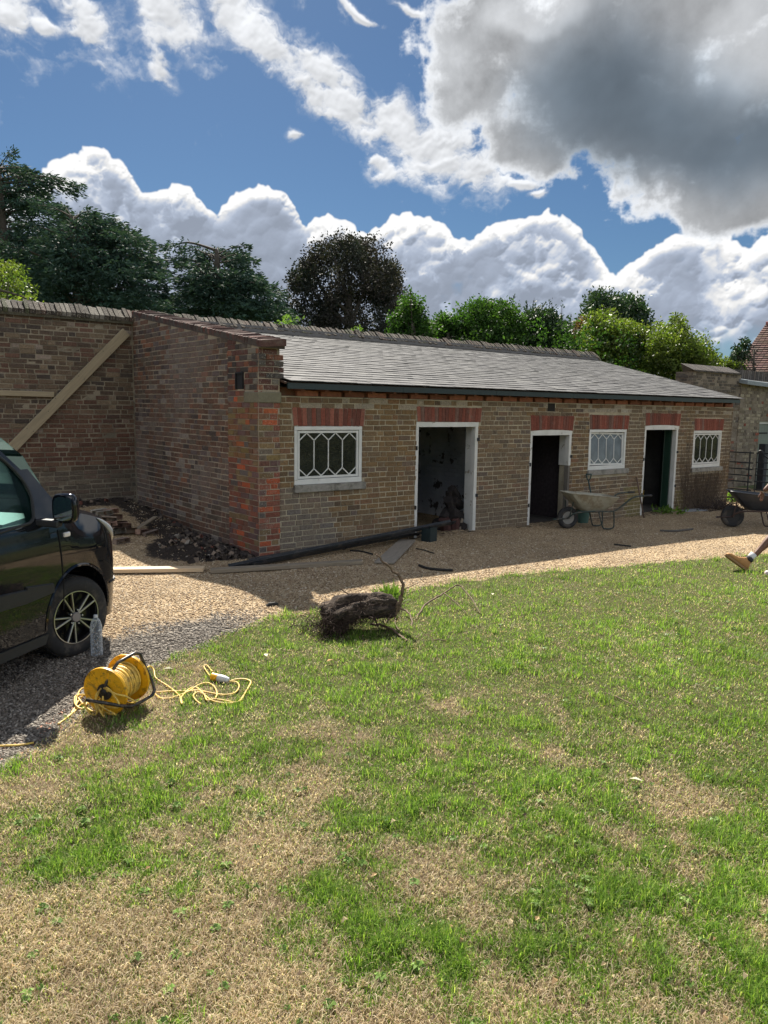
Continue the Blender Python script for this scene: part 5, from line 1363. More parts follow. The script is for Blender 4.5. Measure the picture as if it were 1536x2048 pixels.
def in_door(x, z):
    if (x - 0.02) ** 2 + (z - 0.345) ** 2 < 0.455 ** 2: return False
    if z > 1.0 and x > -0.28: return False
    return True
V, G = grid_skin(xs_d, zs_d, 0.007, in_door)
door = MB().add(V, G).build('front_door', M_BLK, van, smooth=False); smooth_angle(door, 25)
seal = MB().tube(spline([(x, v_side(x, z) + 0.002, z) for x, z in SW] + [(SW[0][0], v_side(*SW[0]) + .002, SW[0][1])], 5), 0.011, 6); seal.build('window_seal', M_TRIM, door)
# rubbing strip along the door
st = MB(); P_ = [(-1.66, .66), (-1.2, .645), (-0.6, .625), (-0.32, .61)]
for (xa, za), (xb, zb) in zip(P_, P_[1:]):
    st.add([(xa, v_side(xa, za) - .022, za - .055), (xb, v_side(xb, zb) - .022, zb - .055 + (.03 if xb > -.4 else 0)), (xb, v_side(xb, zb) - .022, zb + .035), (xa, v_side(xa, za) - .022, za + .055),
            (xa, v_side(xa, za), za - .065), (xb, v_side(xb, zb), zb - .065 + (.03 if xb > -.4 else 0)), (xb, v_side(xb, zb), zb + .045), (xa, v_side(xa, za), za + .065)],
           [(0, 1, 2, 3), (7, 6, 5, 4), (0, 4, 5, 1), (2, 6, 7, 3), (1, 5, 6, 2), (3, 7, 4, 0)])
st.build('rubbing_strip', M_TRIM, door)
hd = MB().tube(spline([(-1.45, v_side(-1.45, .98) - .01, .975), (-1.42, v_side(-1.4, .98) - .045, .98), (-1.28, v_side(-1.3, .98) - .045, .98), (-1.25, v_side(-1.25, .98) - .01, .975)], 4), 0.014, 8); hd.build('door_handle', M_BLK, door)
# bonnet shut line, sill, wing repeater
MB().tube(spline([(-0.19, v_side(-.19, z) - .001, z) for z in (0.42, 0.62, 0.85, 1.02)], 4), 0.005, 5).build('shut_line', simple('gap_shade', (0.003,) * 3, 0.9), van)  # dark strip laid on the surface as the shade of the panel gap
MB().prism([(-0.40, 0.215), (-0.36, 0.285), (-2.3, 0.285), (-2.3, 0.215)], v_side(-1, .25) - .018, v_side(-1, .25) + 0.1).build('sill', M_TRIM, van)
MB().box((-0.135, v_side(-.1, .97) - .012, .955), (-.065, v_side(-.1, .97) + .01, .99), ch=.006).build('side_repeater', simple('clear_lens', (0.75, 0.74, 0.72), 0.15, spec=.8, var=.05), van)
# wheel arch lips and liners
for wx, nm in ((0.0, 1), (-2.70, 1)):
    arc = [(wx + 0.378 * math.cos(t), v_side(wx + 0.378 * math.cos(t), .345 + .378 * math.sin(t)) + 0.002, .345 + .378 * math.sin(t)) for t in np.linspace(-0.1, math.pi + .1, 28)]
    MB().tube(arc, 0.013, 6).build('arch_lip', M_BLK, van)
    MB().lathe([(0.39, 0.04), (0.39, 0.33), (0.05, 0.34)], 30, TR((wx, 0, .345)), axis='y').build('arch_liner', M_TRIM, van) if False else None
# headlight on the corner
def patch(x0, x1, f_lo, f_hi, off, n=12, m_=8):
    V = []; 
    for i in range(n + 1):
        x = x0 + (x1 - x0) * i / n
        for j in range(m_ + 1):
            z = f_lo(x) + (f_hi(x) - f_lo(x)) * j / m_
            bulge = off * (1 - (2 * i / n - 1) ** 4) * (1 - (2 * j / m_ - 1) ** 4)
            V.append((x, v_side(x, z) - 0.006 - bulge, z + bulge * .3))
    F = [(i * (m_ + 1) + j, (i + 1) * (m_ + 1) + j, (i + 1) * (m_ + 1) + j + 1, i * (m_ + 1) + j + 1) for i in range(n) for j in range(m_)]
    k = len(V); V += [(x, y + .03, z) for x, y, z in V]
    ed = [i * (m_ + 1) for i in range(n + 1)] + [n * (m_ + 1) + j for j in range(1, m_ + 1)] + [i * (m_ + 1) + m_ for i in range(n - 1, -1, -1)] + [j for j in range(m_ - 1, 0, -1)]
    F += [(ed[a_], ed[(a_ + 1) % len(ed)], ed[(a_ + 1) % len(ed)] + k, ed[a_] + k) for a_ in range(len(ed))]
    return V, F
V, F = patch(0.34, 0.62, lambda x: float(np.interp(x, [.34, .45, .62], [1.03, .93, .80])), lambda x: v_top(x) - .055, 0.014)
M_HL = simple('headlamp_lens', (0.40, 0.42, 0.44), 0.10, spec=.9, var=.15, nscale=20)
MB().add(V, F).build('headlight', M_HL, van, smooth=True)
V2 = [(x, WID - y, z) for x, y, z in V]; MB().add(V2, F).build('headlight', M_HL, van, smooth=True)
# bumper crease / lower bumper
MB().tube(spline([(0.40, v_side(.40, .5) + .004, .50), (0.55, v_side(.55, .5), .50), (.7, v_side(.7, .5), .5), (.80, v_side(.8, .5), .49)], 5), 0.012, 6).build('bumper_line', M_TRIM, van)
MB().box((0.80, .45, .34), (.885, WID - .45, .48), ch=.02).build('grille', M_TRIM, van)
# bonnet light reflection edge is left to the light; mirror
mir = MB(); MX = TR((-0.30, -0.125, 1.20), rz=math.radians(8), sc=.82)
def rrect(w, h, x, k=.55, n=20):
    out = []
    for i in range(n):
        t = 2 * math.pi * i / n; c, s_ = math.cos(t), math.sin(t)
        out.append((x, w * math.copysign(abs(c) ** k, c), h * math.copysign(abs(s_) ** k, s_) + (.012 * math.copysign(1, c) * 0)))
    return out
rg_ = [rrect(.098, .118, -.045), rrect(.108, .130, -.030), rrect(.110, .132, .01), rrect(.098, .118, .055), rrect(.065, .080, .095), rrect(.02, .03, .112)]
V = [q for x in rg_ for q in x]; n = 20
mir.add(V, [tuple(range(n))] + [(i * n + k, i * n + (k + 1) % n, (i + 1) * n + (k + 1) % n, (i + 1) * n + k) for i in range(5) for k in range(n)] + [tuple(5 * n + k for k in range(n))], MX)
mo = mir.build('door_mirror', M_BLK, van, auto=50)
MB().bar((-0.36, v_side(-.3, 1.1) + .02, 1.10), (-0.33, -0.10, 1.09), .08, .05, ch=.01).build('mirror_arm', M_TRIM, mo)
gl_ = rrect(.085, .104, -.0465) + rrect(.085, .104, -.052); MB().add(gl_, [tuple(range(n)), tuple(range(n, 2 * n))[::-1]] + [(k, (k + 1) % n, (k + 1) % n + n, k + n) for k in range(n)], MX).build('mirror_glass', simple('mirror', (0.62, 0.66, 0.68), 0.03, metal=1.0, var=0.02), mo)
# wheels
def wheel(x, y, steer, side=1):
    R = TR((x, y, 0.31), rz=steer) @ (Matrix.Identity(4) if side > 0 else Matrix.Rotation(math.pi, 4, 'Z'))
    w = MB()
    prof = [(0.205, 0.012), (0.222, 0.002), (0.262, -0.004), (0.292, 0.006), (0.306, 0.022), (0.310, 0.045), (0.310, 0.155), (0.304, 0.178), (0.285, 0.195), (0.215, 0.195), (0.205, 0.18)]
    w.lathe(prof, 64, R, axis='y', close=True)
    wo = w.build('wheel', M_RUBBER, van, smooth=False); smooth_angle(wo, 40)
    tr = MB()
    for k in range(72):
        a_ = 2 * math.pi * k / 72
        for yy, sk in ((0.050, .25), (0.100, 0), (0.150, -.25)):
            tr.box((-0.009, yy - .018, 0.3095), (0.009, yy + .018, 0.3155), R @ Matrix.Rotation(a_ + sk * .1, 4, 'Y'))
    tr.build('tread', M_RUBBER, wo, kind='stuff')
    rim = MB(); rim.lathe([(0.206, 0.185), (0.206, 0.010), (0.198, 0.004), (0.190, 0.020), (0.186, 0.080), (0.02, 0.090), (0.002, 0.09)], 48, R, axis='y')
    rim.build('rim', M_RIMBLK, wo, smooth=False)
    ring = MB(); ring.lathe([(0.2045, 0.006), (0.2045, 0.001), (0.1985, 0.001), (0.1985, 0.006)], 64, R, axis='y', close=True); ring.build('rim_edge', M_SILVER, wo)
    for k in range(5):
        for dl in (-0.20, 0.20):
            a_ = 2 * math.pi * (k + .55) / 5
            c0_, c1_ = a_ + dl * 0.55, a_ + dl * 1.0
            p = (0.040 * math.cos(c0_), 0.020, 0.040 * math.sin(c0_)); q = (0.201 * math.cos(c1_), 0.007, 0.201 * math.sin(c1_))
            MB().bar(p, q, 0.011, 0.012, R, up=(0, 1, 0), ch=.002).build('spoke', M_SILVER, wo)
            MB().bar((p[0], .034, p[2]), (q[0], .030, q[2]), 0.022, 0.026, R, up=(0, 1, 0)).build('spoke_back', M_RIMBLK, wo)
        a_ = 2 * math.pi * (k + .05) / 5
        MB().lathe([(0.0085, 0.03), (0.0085, 0.008), (0.006, 0.003), (0.001, .002)], 10, R @ Matrix.Translation((0.056 * math.cos(a_), 0, 0.056 * math.sin(a_))), axis='y').build('wheel_bolt', M_CHROME, wo)
    MB().lathe([(0.038, 0.03), (0.038, 0.004), (0.034, -0.001), (0.001, -0.002)], 24, R, axis='y').build('hub_cap', simple('hub_grey', (0.22, 0.20, 0.19), 0.4, var=.1, spec=.5) if 'hub_grey' not in bpy.data.materials else bpy.data.materials['hub_grey'], wo)
wheel(0.0, 0.035, math.radians(-15)); wheel(-2.70, 0.035, 0)
wheel(0.0, WID - 0.035, math.radians(-15), -1); wheel(-2.70, WID - 0.035, 0, -1)
# inside: dash, steering wheel, seats, phone holder
M_DASH = simple('grey_dash', (0.50, 0.52, 0.52), 0.75, var=.08)
dsh = MB().prism([(-0.22, 0.75), (-0.20, 1.09), (-0.32, 1.15), (-0.66, 1.12), (-0.72, 1.0), (-0.66, 0.75)], 0.10, WID - 0.10); dsh.build('dashboard', M_DASH, van)
sw = TR((-0.80, 0.50, 1.06), ry=math.radians(-62))
MB().tube([(0.18 * math.cos(t), 0.18 * math.sin(t), 0) for t in np.linspace(0, 2 * math.pi, 33)[:-1]], 0.016, 8, sw, closed=True).build('steering_wheel', M_TRIM, van, smooth=True)
MB().box((-.17, -.02, -.012), (.17, .02, .012), sw, ch=.006).box((-.06, -.07, -.04), (.06, .07, .0), sw, ch=.01).build('steering_boss', M_TRIM, van)
for yy in (0.30, 1.06):
    s_ = MB(); s_.box((-1.55, yy, 0.48), (-1.02, yy + .46, .66), ch=.05); s_.box((-0.08, 0, 0), (0.08, .46, .62), TR((-1.58, yy, .62), ry=-.22), ch=.05); s_.box((-.05, .12, 0), (.05, .34, .20), TR((-1.73, yy, 1.25), ry=-.15), ch=.04)
    s_.build('seat', simple('seat_cloth', (0.04, 0.042, 0.047), 0.9, var=.2) if 'seat_cloth' not in bpy.data.materials else bpy.data.materials['seat_cloth'], van)
ph = MB(); ph.bar((-0.52, 0.26, 1.36), (-0.66, 0.24, 1.30), .018, .018); ph.box((-.05, -.01, -.05), (.05, .015, .05), TR((-0.70, 0.25, 1.32), ry=.1), ch=.008); ph.bar((-0.70, .25, 1.27), (-.70, .25, 1.16), .03, .04, ch=.008); ph.bar((-.62, .26, 1.31), (-.78, .25, 1.28), .012, .02)
ph.build('phone_holder', M_TRIM, van)

# ================================================================== water bottle
BP = ground_hit(194, 1311)
bot = empty('water_bottle', BP, 0.3, 'clear plastic water bottle without a label standing beside the front wheel', 'bottle')
M_PET, nt, b = newmat('clear_plastic'); b.inputs['Base Color'].default_value = (0.9, 0.95, 1, 1); b.inputs['Roughness'].default_value = 0.08; b.inputs['Specular IOR Level'].default_value = 0.9
_t = nt.nodes.new('ShaderNodeBsdfTransparent'); _t.inputs[0].default_value = (0.78, 0.82, 0.86, 1); _m = nt.nodes.new('ShaderNodeMixShader'); _lw = nt.nodes.new('ShaderNodeLayerWeight'); _lw.inputs[0].default_value = 0.35
nt.links.new((S(nt, _lw.outputs['Facing']) * 0.75 + sstep(noise(nt, geopos(nt), 55, 3, .6), .56, .66) * 0.3 + 0.05).clamp().k, _m.inputs[0])
nt.links.new(_t.outputs[0], _m.inputs[1]); nt.links.new(b.outputs[0], _m.inputs[2]); nt.links.new(_m.outputs[0], nt.nodes['Material Output'].inputs[0])
bump(nt, b, noise(nt, geopos(nt), 45, 3, .6), 0.01)
prof = [(0.002, 0.006), (0.036, 0.0), (0.043, 0.008), (0.044, 0.04)]
for k in range(7): prof += [(0.0425, 0.055 + k * .022), (0.0448, 0.066 + k * .022)]
prof += [(0.0455, 0.215), (0.044, 0.24), (0.034, 0.275), (0.020, 0.298), (0.0145, 0.302), (0.0145, 0.318)]
MB().lathe(prof, 28).build('bottle_body', M_PET, bot, smooth=True)
MB().lathe([(0.016, 0.306), (0.0165, 0.322), (0.015, 0.325), (0.001, 0.325)], 20).build('bottle_cap', simple('clear_cap', (0.55, 0.58, 0.62), .3, var=.05), bot)

# ================================================================== cable reel
RP = ground_hit(236, 1416)
rel = empty('cable_reel', RP, 0, 'yellow cable drum in a bent black tube stand with yellow cable spilling over the grass', 'cable reel')
M_YEL = simple('yellow_plastic', (0.80, 0.42, 0.012), 0.42, var=.10, nscale=30, dirt=(0.28, 0.16, 0.02), dscale=22, spec=.5)
M_CABY = simple('yellow_cable', (0.74, 0.50, 0.10), 0.5, var=.12, nscale=40, dirt=(0.42, 0.28, 0.08), dscale=25)
M_TUBE = simple('worn_black_tube', (0.022, 0.02, 0.02), 0.38, var=.3, nscale=25, dirt=(0.12, 0.09, 0.07), dscale=30)
# drum axis: horizontal, pointing to the right of the view and away; near flange to the left
fwd = Vector((RB[2][0], RB[2][1], 0)).normalized(); rgt = Vector((RB[0][0], RB[0][1], 0)).normalized()
axd = (rgt * 0.30 + fwd * 0.95).normalized(); axd = (axd + Vector((0, 0, .06))).normalized()
RRD = 0.155
perp = Vector((0, 0, 1)).cross(axd).normalized(); upv = axd.cross(perp).normalized()
FR = Matrix(((perp.x, axd.x, upv.x, 0), (perp.y, axd.y, upv.y, 0), (perp.z, axd.z, upv.z, 0.005 + RRD), (0, 0, 0, 1)))
HW = 0.115
for s_ in (-1, 1):
    fl = MB(); y0_ = s_ * HW
    fl.lathe([(0.045, y0_ - .004), (0.150, y0_ - .004), (RRD, y0_ - .010), (RRD + .002, y0_), (RRD, y0_ + .010), (0.150, y0_ + .004), (0.045, y0_ + .004)], 48, FR, axis='y', close=True)
    for k in range(14):
        a_ = 2 * math.pi * k / 14
        fl.bar((0.06 * math.cos(a_), y0_ + s_ * .0045, 0.06 * math.sin(a_)), (0.148 * math.cos(a_), y0_ + s_ * .0045, 0.148 * math.sin(a_)), .004, .006, FR, up=(0, 1, 0))
    fl.build('flange', M_YEL, rel, auto=35)
    MB().lathe([(0.05, y0_ + s_ * .006), (0.052, y0_ + s_ * .014), (0.03, y0_ + s_ * .018), (0.012, y0_ + s_ * .03), (.001, y0_ + s_ * .03)], 24, FR, axis='y').build('hub', simple('dark_hub', (0.02, 0.018, 0.016), .6) if 'dark_hub' not in bpy.data.materials else bpy.data.materials['dark_hub'], rel)
wr = MB(); hel = []
nt_ = 17
for lay, rad in ((0, 0.088), (1, 0.100)):
    N_ = nt_ * 22
    for i in range(N_):
        t = i / N_; tt = t if lay == 0 else 1 - t
        a_ = 2 * math.pi * nt_ * t; q = rad + 0.004 * math.sin(a_ * .37 + lay) + (0.010 * (pn(t * 9, lay * 5) - .4))
        hel.append((q * math.cos(a_), -HW + .014 + (2 * HW - .028) * tt + .004 * math.sin(a_ * 1.3), q * math.sin(a_)))
wr.tube(hel, 0.0068, 6, FR); wr.build('wound_cable', M_CABY, rel, smooth=True)
MB().lathe([(0.082, -HW + .005), (0.082, HW - .005)], 24, FR, axis='y').build('drum_core', M_CABY, rel)
# bent tube stand: hexagonal loop on the right side of the view joined through the axle, and a foot bar across the front
hf = FR
A_ = FR @ Vector((0, -HW - .035, 0)); 
def W2L(px, py, t): p = atd(px, py, t); return Vector(p) - Vector(RP)
dR = float(proj((RP.x, RP.y, RP.z + .15))[2])
frame = [W2L(214, 1384, dR - .12), W2L(211, 1370, dR - .13), W2L(222, 1345, dR - .12), W2L(236, 1325, dR - .09), W2L(270, 1306, dR + .02), W2L(280, 1308, dR + .06), W2L(289, 1330, dR + .09), W2L(303, 1360, dR + .10), W2L(309, 1380, dR + .10), W2L(305, 1390, dR + .06),
         W2L(282, 1404, dR - .02), W2L(262, 1413, dR - .12), W2L(245, 1412, dR - .18), W2L(210, 1406, dR - .24), W2L(172, 1400, dR - .25)]
def round_path(P, r_=.25):
    out = [P[0]]
    for a_, b_, c_ in zip(P, P[1:], P[2:]): out += [b_.lerp(a_, r_), b_, b_.lerp(c_, r_)]
    return out + [P[-1]]
for q in frame: q.z = max(q.z, 0.013)
MB().tube(round_path(frame), 0.0105, 10).build('stand', M_TUBE, rel, smooth=True)
MB().bar(FR @ Vector((0, -HW - .03, 0)), FR @ Vector((0, HW + .03, 0)), .022, .022).build('axle', M_TUBE, rel)
def gpath(pts, lift=0.012, seed=0, n=6):
    out = []
    for i, p in enumerate(pts):
        g = ground_hit(p[0], p[1]); z = p[2] if len(p) > 2 else 0
        out.append(g + Vector((0, 0, lift + z)) - Vector(RP))
    return spline(out, n)
CR = 0.0058
cables = [
 [(250, 1400, .12), (282, 1375, .10), (300, 1352, .06), (308, 1352, .03), (312, 1362, .01), (335, 1375), (352, 1388), (362, 1400), (364, 1412), (361, 1402), (366, 1394), (378, 1382), (392, 1378), (402, 1386), (414, 1398), (428, 1406), (450, 1410), (474, 1408), (486, 1396), (500, 1372), (499, 1364), (482, 1361), (462, 1364)],
 [(312, 1388), (340, 1386), (372, 1386), (394, 1384), (420, 1389), (446, 1393), (468, 1390), (478, 1378), (474, 1368), (458, 1366)],
 [(311, 1392), (322, 1400), (340, 1400), (358, 1394), (378, 1386), (396, 1374), (414, 1369), (428, 1376), (434, 1390), (431, 1400)],
 [(402, 1412), (392, 1404), (387, 1394), (396, 1388), (408, 1392), (414, 1404), (428, 1402), (446, 1404), (468, 1408), (482, 1404), (492, 1386), (502, 1368), (492, 1362)],
 [(420, 1358, .01), (412, 1344), (408, 1336), (414, 1334), (421, 1342), (425, 1349, .01)],
 [(160, 1400, .03), (150, 1404, .02), (152, 1420, .02), (166, 1424, .01), (176, 1412, .03), (170, 1402, .03), (156, 1410, .01), (146, 1428), (130, 1442), (116, 1452)],
 [(68, 1489), (40, 1494), (0, 1496), (-30, 1500)],
]
def fpt(a, r_, y): return FR @ Vector((r_ * math.cos(math.radians(a)), -HW - y, r_ * math.sin(math.radians(a))))
def gp_(px, py, z): return ground_hit(px, py) - RP + Vector((0, 0, z))
for pts in ([fpt(100, .03, .02), fpt(150, .07, .05), fpt(170, .13, .06), fpt(180, .175, .03), fpt(200, .185, -.02), gp_(164, 1404, .05), gp_(152, 1418, .02), gp_(142, 1430, .012)],
            [fpt(60, .03, .02), fpt(-30, .05, .045), fpt(-80, .10, .05), fpt(-95, .15, .05), gp_(206, 1428, .012), gp_(184, 1426, .012), gp_(166, 1414, .02), gp_(156, 1402, .04), gp_(168, 1393, .06), gp_(188, 1398, .05), gp_(204, 1408, .03)],
            [fpt(20, .03, .02), fpt(-50, .07, .05), fpt(-75, .13, .055), fpt(-60, .165, .05), fpt(-35, .15, .05), fpt(-20, .10, .05), fpt(-60, .07, .05), fpt(-110, .10, .05), fpt(-130, .16, .05), gp_(196, 1424, .012)],
            [fpt(160, .03, .02), fpt(130, .06, .04), fpt(165, .09, .05), fpt(210, .14, .05), gp_(170, 1416, .03), gp_(150, 1426, .012), gp_(134, 1438, .012)],
            [fpt(-90, .02, .03), fpt(-100, .07, .05), fpt(-88, .12, .045), fpt(-70, .09, .05), fpt(-60, .04, .03)]):
    MB().tube(spline(pts, 6), CR, 6).build('loose_cable', M_CABY, rel, smooth=True)
for cpts in cables: MB().tube(gpath(cpts), CR, 6).build('loose_cable', M_CABY, rel, smooth=True)
pa, pb = ground_hit(424, 1361) - RP + Vector((0, 0, .03)), ground_hit(458, 1366) - RP + Vector((0, 0, .022))
dpl = (pb - pa).normalized(); sx_ = dpl.cross(Vector((0, 0, 1))).normalized(); up_ = sx_.cross(dpl)
PM = Matrix(((sx_.x, dpl.x, up_.x, pa.x), (sx_.y, dpl.y, up_.y, pa.y), (sx_.z, dpl.z, up_.z, pa.z), (0, 0, 0, 1))); Lp = (pb - pa).length
MB().lathe([(.001, 0), (0.026, 0), (0.028, .004), (0.026, Lp * .38)], 20, PM, axis='y').build('connector', M_YEL, rel, smooth=False)
MB().lathe([(0.027, Lp * .381), (0.0265, Lp * .6), (0.022, Lp * .85), (0.014, Lp), (0.001, Lp)], 20, PM, axis='y').build('plug', simple('grey_plug', (0.55, 0.58, 0.62), .5, var=.1), rel, smooth=False)

# ================================================================== uprooted stump
SP = ground_hit(705, 1262)
stp = empty('tree_stump', SP, 0, 'uprooted ivy stump with dark fibrous roots and bare twigs lying on the lawn edge', 'tree stump')
M_BARK, nt, b = newmat('dead_bark'); _p = texco(nt); _mp = nt.nodes.new('ShaderNodeMapping'); nt.links.new(_p.k, _mp.inputs[0]); _mp.inputs['Rotation'].default_value = (0, 0, .66); _mp.inputs['Scale'].default_value = (3, 26, 26)
_n = noise(nt, S(nt, _mp.outputs[0]), 1.5, 7, .7, .8); nt.links.new(ramp(nt, _n, [(.36, (.014, .010, .007)), (.52, (.075, .052, .036)), (.70, (.25, .185, .13))]).k, b.inputs['Base Color']); b.inputs['Roughness'].default_value = .95; bump(nt, b, _n, .05)
M_TWIG = simple('pale_twig', (0.15, 0.10, 0.062), 0.85, var=.35, nscale=30, bumpd=.003); M_ROOT = simple('fine_root', (0.050, 0.030, 0.021), 0.95, var=.4, nscale=30)
def L3(px, py, dz=0.0, t=None):
    g = ground_hit(px, py); 
    if t is None: return g - SP + Vector((0, 0, dz))
    return Vector(atd(px, py, t)) - SP
ds = float(proj(SP[:])[2])
tk = MB(); cl = spline([L3(652, 1240, t=ds - .10), L3(672, 1228, t=ds - .05), L3(700, 1218, t=ds), L3(735, 1212, t=ds + .05), L3(768, 1212, t=ds + .08), L3(790, 1216, t=ds + .12)], 6)
N_ = len(cl); n = 32; V = []; F = []
for i, c_ in enumerate(cl):
    t = i / (N_ - 1); base_r = float(np.interp(t, [0, .08, .3, .6, .9, 1], [.05, .11, .12, .10, .085, .05]))
    d = (cl[min(i + 1, N_ - 1)] - cl[max(i - 1, 0)]).normalized(); a1 = d.cross(Vector((0, 0, 1))).normalized(); a2 = a1.cross(d)
    for k in range(n):
        an = 2 * math.pi * k / n; q = base_r * (1 + .22 * math.sin(an * 3 + t * 4) + .16 * math.sin(an * 7 - t * 6) + .7 * (float(pfbm(4 + 3 * math.cos(an) + t * 2, 4 + 3 * math.sin(an) + t * 7, 3)) - .5))
        V.append(c_ + a1 * math.cos(an) * q * 1.15 + a2 * math.sin(an) * q)
for i in range(N_ - 1):
    for k in range(n): F.append((i * n + k, i * n + (k + 1) % n, (i + 1) * n + (k + 1) % n, (i + 1) * n + k))
F += [tuple(range(n))[::-1], tuple((N_ - 1) * n + k for k in range(n))]
tk.add(V, F); tk.build('trunk', M_BARK, stp, smooth=True)
rt_ = MB(); r = random.Random(6)
for k in range(1500):
    c_ = cl[min(int(abs(r.gauss(.30, .25)) * N_), N_ - 1)] if r.random() < .9 else L3(615 + r.uniform(-20, 25), 1252 + r.uniform(-8, 8), .01)
    p = c_ + Vector((r.gauss(0, .06), r.gauss(0, .06), r.gauss(-.035, .06))) - fwd * .07; d = Vector((r.uniform(-1, 1), r.uniform(-1, 1), r.uniform(-1, .5))).normalized()
    pts = [p]; 
    for q in range(5):
        d = (d + Vector((r.uniform(-1, 1), r.uniform(-1, 1), r.uniform(-1, .7))) * .6).normalized(); p = p + d * r.uniform(.015, .035); p.z = max(p.z, .004); pts.append(p.copy())
    rt_.tube(pts, [r.uniform(.0015, .004) * (1 - .15 * q) for q in range(6)], 3, cap=False)
for k in range(26):                       # thicker broken roots
    c_ = cl[int(r.uniform(.02, .75) * N_)]; a_ = r.uniform(0, 6.28); d = Vector((math.cos(a_), math.sin(a_), r.uniform(-.8, .4))).normalized(); p = c_ + d * .07; pts = [p.copy()]
    for q in range(4): d = (d + Vector((r.uniform(-1, 1), r.uniform(-1, 1), r.uniform(-.9, .5))) * .5).normalized(); p = p + d * r.uniform(.03, .06); p.z = max(p.z, .006); pts.append(p.copy())
    R0 = r.uniform(.006, .014); rt_.tube(pts, [R0 * (1 - .2 * q) for q in range(5)], 5)
rt_.build('root_mass', M_ROOT, stp, kind='stuff')
def branch(parent, pts, r0, r1, name='branch', mat=M_TWIG):
    P = spline(pts, 5); N = len(P); jj = random.Random(len(P) * 7 + int(r0 * 9999))
    P = [p + Vector((jj.gauss(0, 1), jj.gauss(0, 1), jj.gauss(0, 1))) * r0 * .35 for p in P]
    return MB().tube(P, [r0 + (r1 - r0) * i / (N - 1) for i in range(N)], 7).build(name, mat, parent, smooth=True)
DT = ds + .05
branch(stp, [L3(790, 1232, t=DT), L3(797, 1205, t=DT), L3(806, 1180, t=DT), L3(800, 1155, t=DT), L3(790, 1146, t=DT), L3(768, 1125, t=DT), L3(752, 1108, t=DT)], .019, .007)
branch(stp, [L3(796, 1222, t=DT + .02), L3(803, 1200, t=DT + .02), L3(806, 1180, t=DT + .02), L3(804, 1156, t=DT + .02)], .013, .005)
branch(stp, [L3(806, 1180, t=DT), L3(820, 1173, t=DT - .02), L3(842, 1164, t=DT - .05)], .005, .002)
branch(stp, [L3(800, 1152, t=DT), L3(797, 1145, t=DT)], .005, .002)
branch(stp, [L3(704, 1200, t=DT), L3(698, 1190, t=DT), L3(684, 1180, t=DT), L3(679, 1176, t=DT)], .008, .004)
branch(stp, [L3(740, 1256, .03), L3(760, 1256, .03), L3(785, 1268, .04), L3(800, 1276, .02), L3(815, 1284, .01)], .012, .010)
branch(stp, [L3(768, 1252, .02), L3(785, 1240, .04), L3(800, 1230, .06), L3(815, 1234, .05), L3(824, 1244, .02), L3(822, 1256, 0)], .010, .007)
branch(stp, [L3(795, 1232, .05), L3(790, 1250, .02), L3(805, 1272, .01), L3(812, 1284, .01)], .006, .003)
fb = empty('fallen_branch', ground_hit(831, 1241), 0, 'thin arched bare branch with forked tips lying on the lawn right of the stump', 'branch')
SPo = SP; SP = fb.location.copy(); DF = ds - .05
branch(fb, [L3(831, 1241, .0), L3(850, 1222, .06), L3(880, 1210, .10), L3(900, 1203, .13), L3(918, 1199, .15), L3(940, 1212, .09), L3(962, 1231, .01)], .010, .005)
branch(fb, [L3(888, 1209, .115), L3(905, 1216, .08), L3(925, 1226, .04), L3(935, 1232, .0)], .006, .003)
SP = SPo
"""small sticks and leaves"""
for i, (pts, lab) in enumerate((([(866, 1284), (878, 1283), (890, 1285), (898, 1279)], 'thin curved twig lying on the dry grass below the arched branch'),
                         ([(1210, 1391), (1225, 1396), (1240, 1402), (1268, 1416)], 'straight pale twig lying on the grass in the right half of the lawn'))):
    P = [ground_hit(*p) + Vector((0, 0, .018)) for p in pts]; e = P[0].copy()
    o = MB().tube(spline([p - e for p in P], 4), .004, 6).build('twig', M_TWIG, None, smooth=True, label=lab, cat='twig'); o.location = e
r = random.Random(9)
leafm = simple('dry_leaf', (0.42, 0.24, 0.08), .7, var=.3); leafp = simple('pale_leaf', (0.55, 0.52, 0.38), .7, var=.2)

# ================================================================== timber
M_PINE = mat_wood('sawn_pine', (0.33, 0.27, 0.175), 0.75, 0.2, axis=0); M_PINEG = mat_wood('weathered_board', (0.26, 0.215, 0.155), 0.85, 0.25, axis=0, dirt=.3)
def beam(name, A, B, w, h, mat, label, cat, group=None, up=(0, 0, 1), knots=False, ch=.004):
    """a straight board: local x along it"""
    A, B = Vector(A), Vector(B); d = (B - A); L = d.length; d.normalize(); u = Vector(up); s_ = d.cross(u).normalized(); u = s_.cross(d)
    o = MB().box((0, -w / 2, -h / 2), (L, w / 2, h / 2), ch=ch).build(name, mat, None, label=label, cat=cat, group=group)
    o.matrix_world = Matrix(((d.x, s_.x, u.x, A.x), (d.y, s_.y, u.y, A.y), (d.z, s_.z, u.z, A.z), (0, 0, 0, 1)))
    return o
YW = YB - 0.012
A = ony(24, 896, YB - 0.05); B = ony(252, 664, YB - 0.05); dA = Vector(A) - (Vector(B) - Vector(A)).normalized() * 0.6
br = beam('timber_brace', dA, B, 0.055, 0.155, M_PINE, 'pale pine board fixed diagonally across the garden wall', 'board', up=(0, 0, 1))
Lb = (Vector(B) - dA).length
for f_, s_ in ((.30, .05), (.31, -.05), (.5, .06), (.52, -.04), (.66, .05), (.67, -.05), (.84, .05), (.86, -.05), (.43, 0)):
    MB().lathe([(.001, -.0285), (.006, -.0285), (.006, -.027)], 8, Matrix.Translation((Lb * f_, 0, s_)) @ Matrix.Rotation(math.pi, 4, 'X'), axis='y').build('screw_head', bpy.data.materials['black_iron'], br)
A = ony(-150, 781, YB - 0.04); B = ony(108, 789, YB - 0.04)
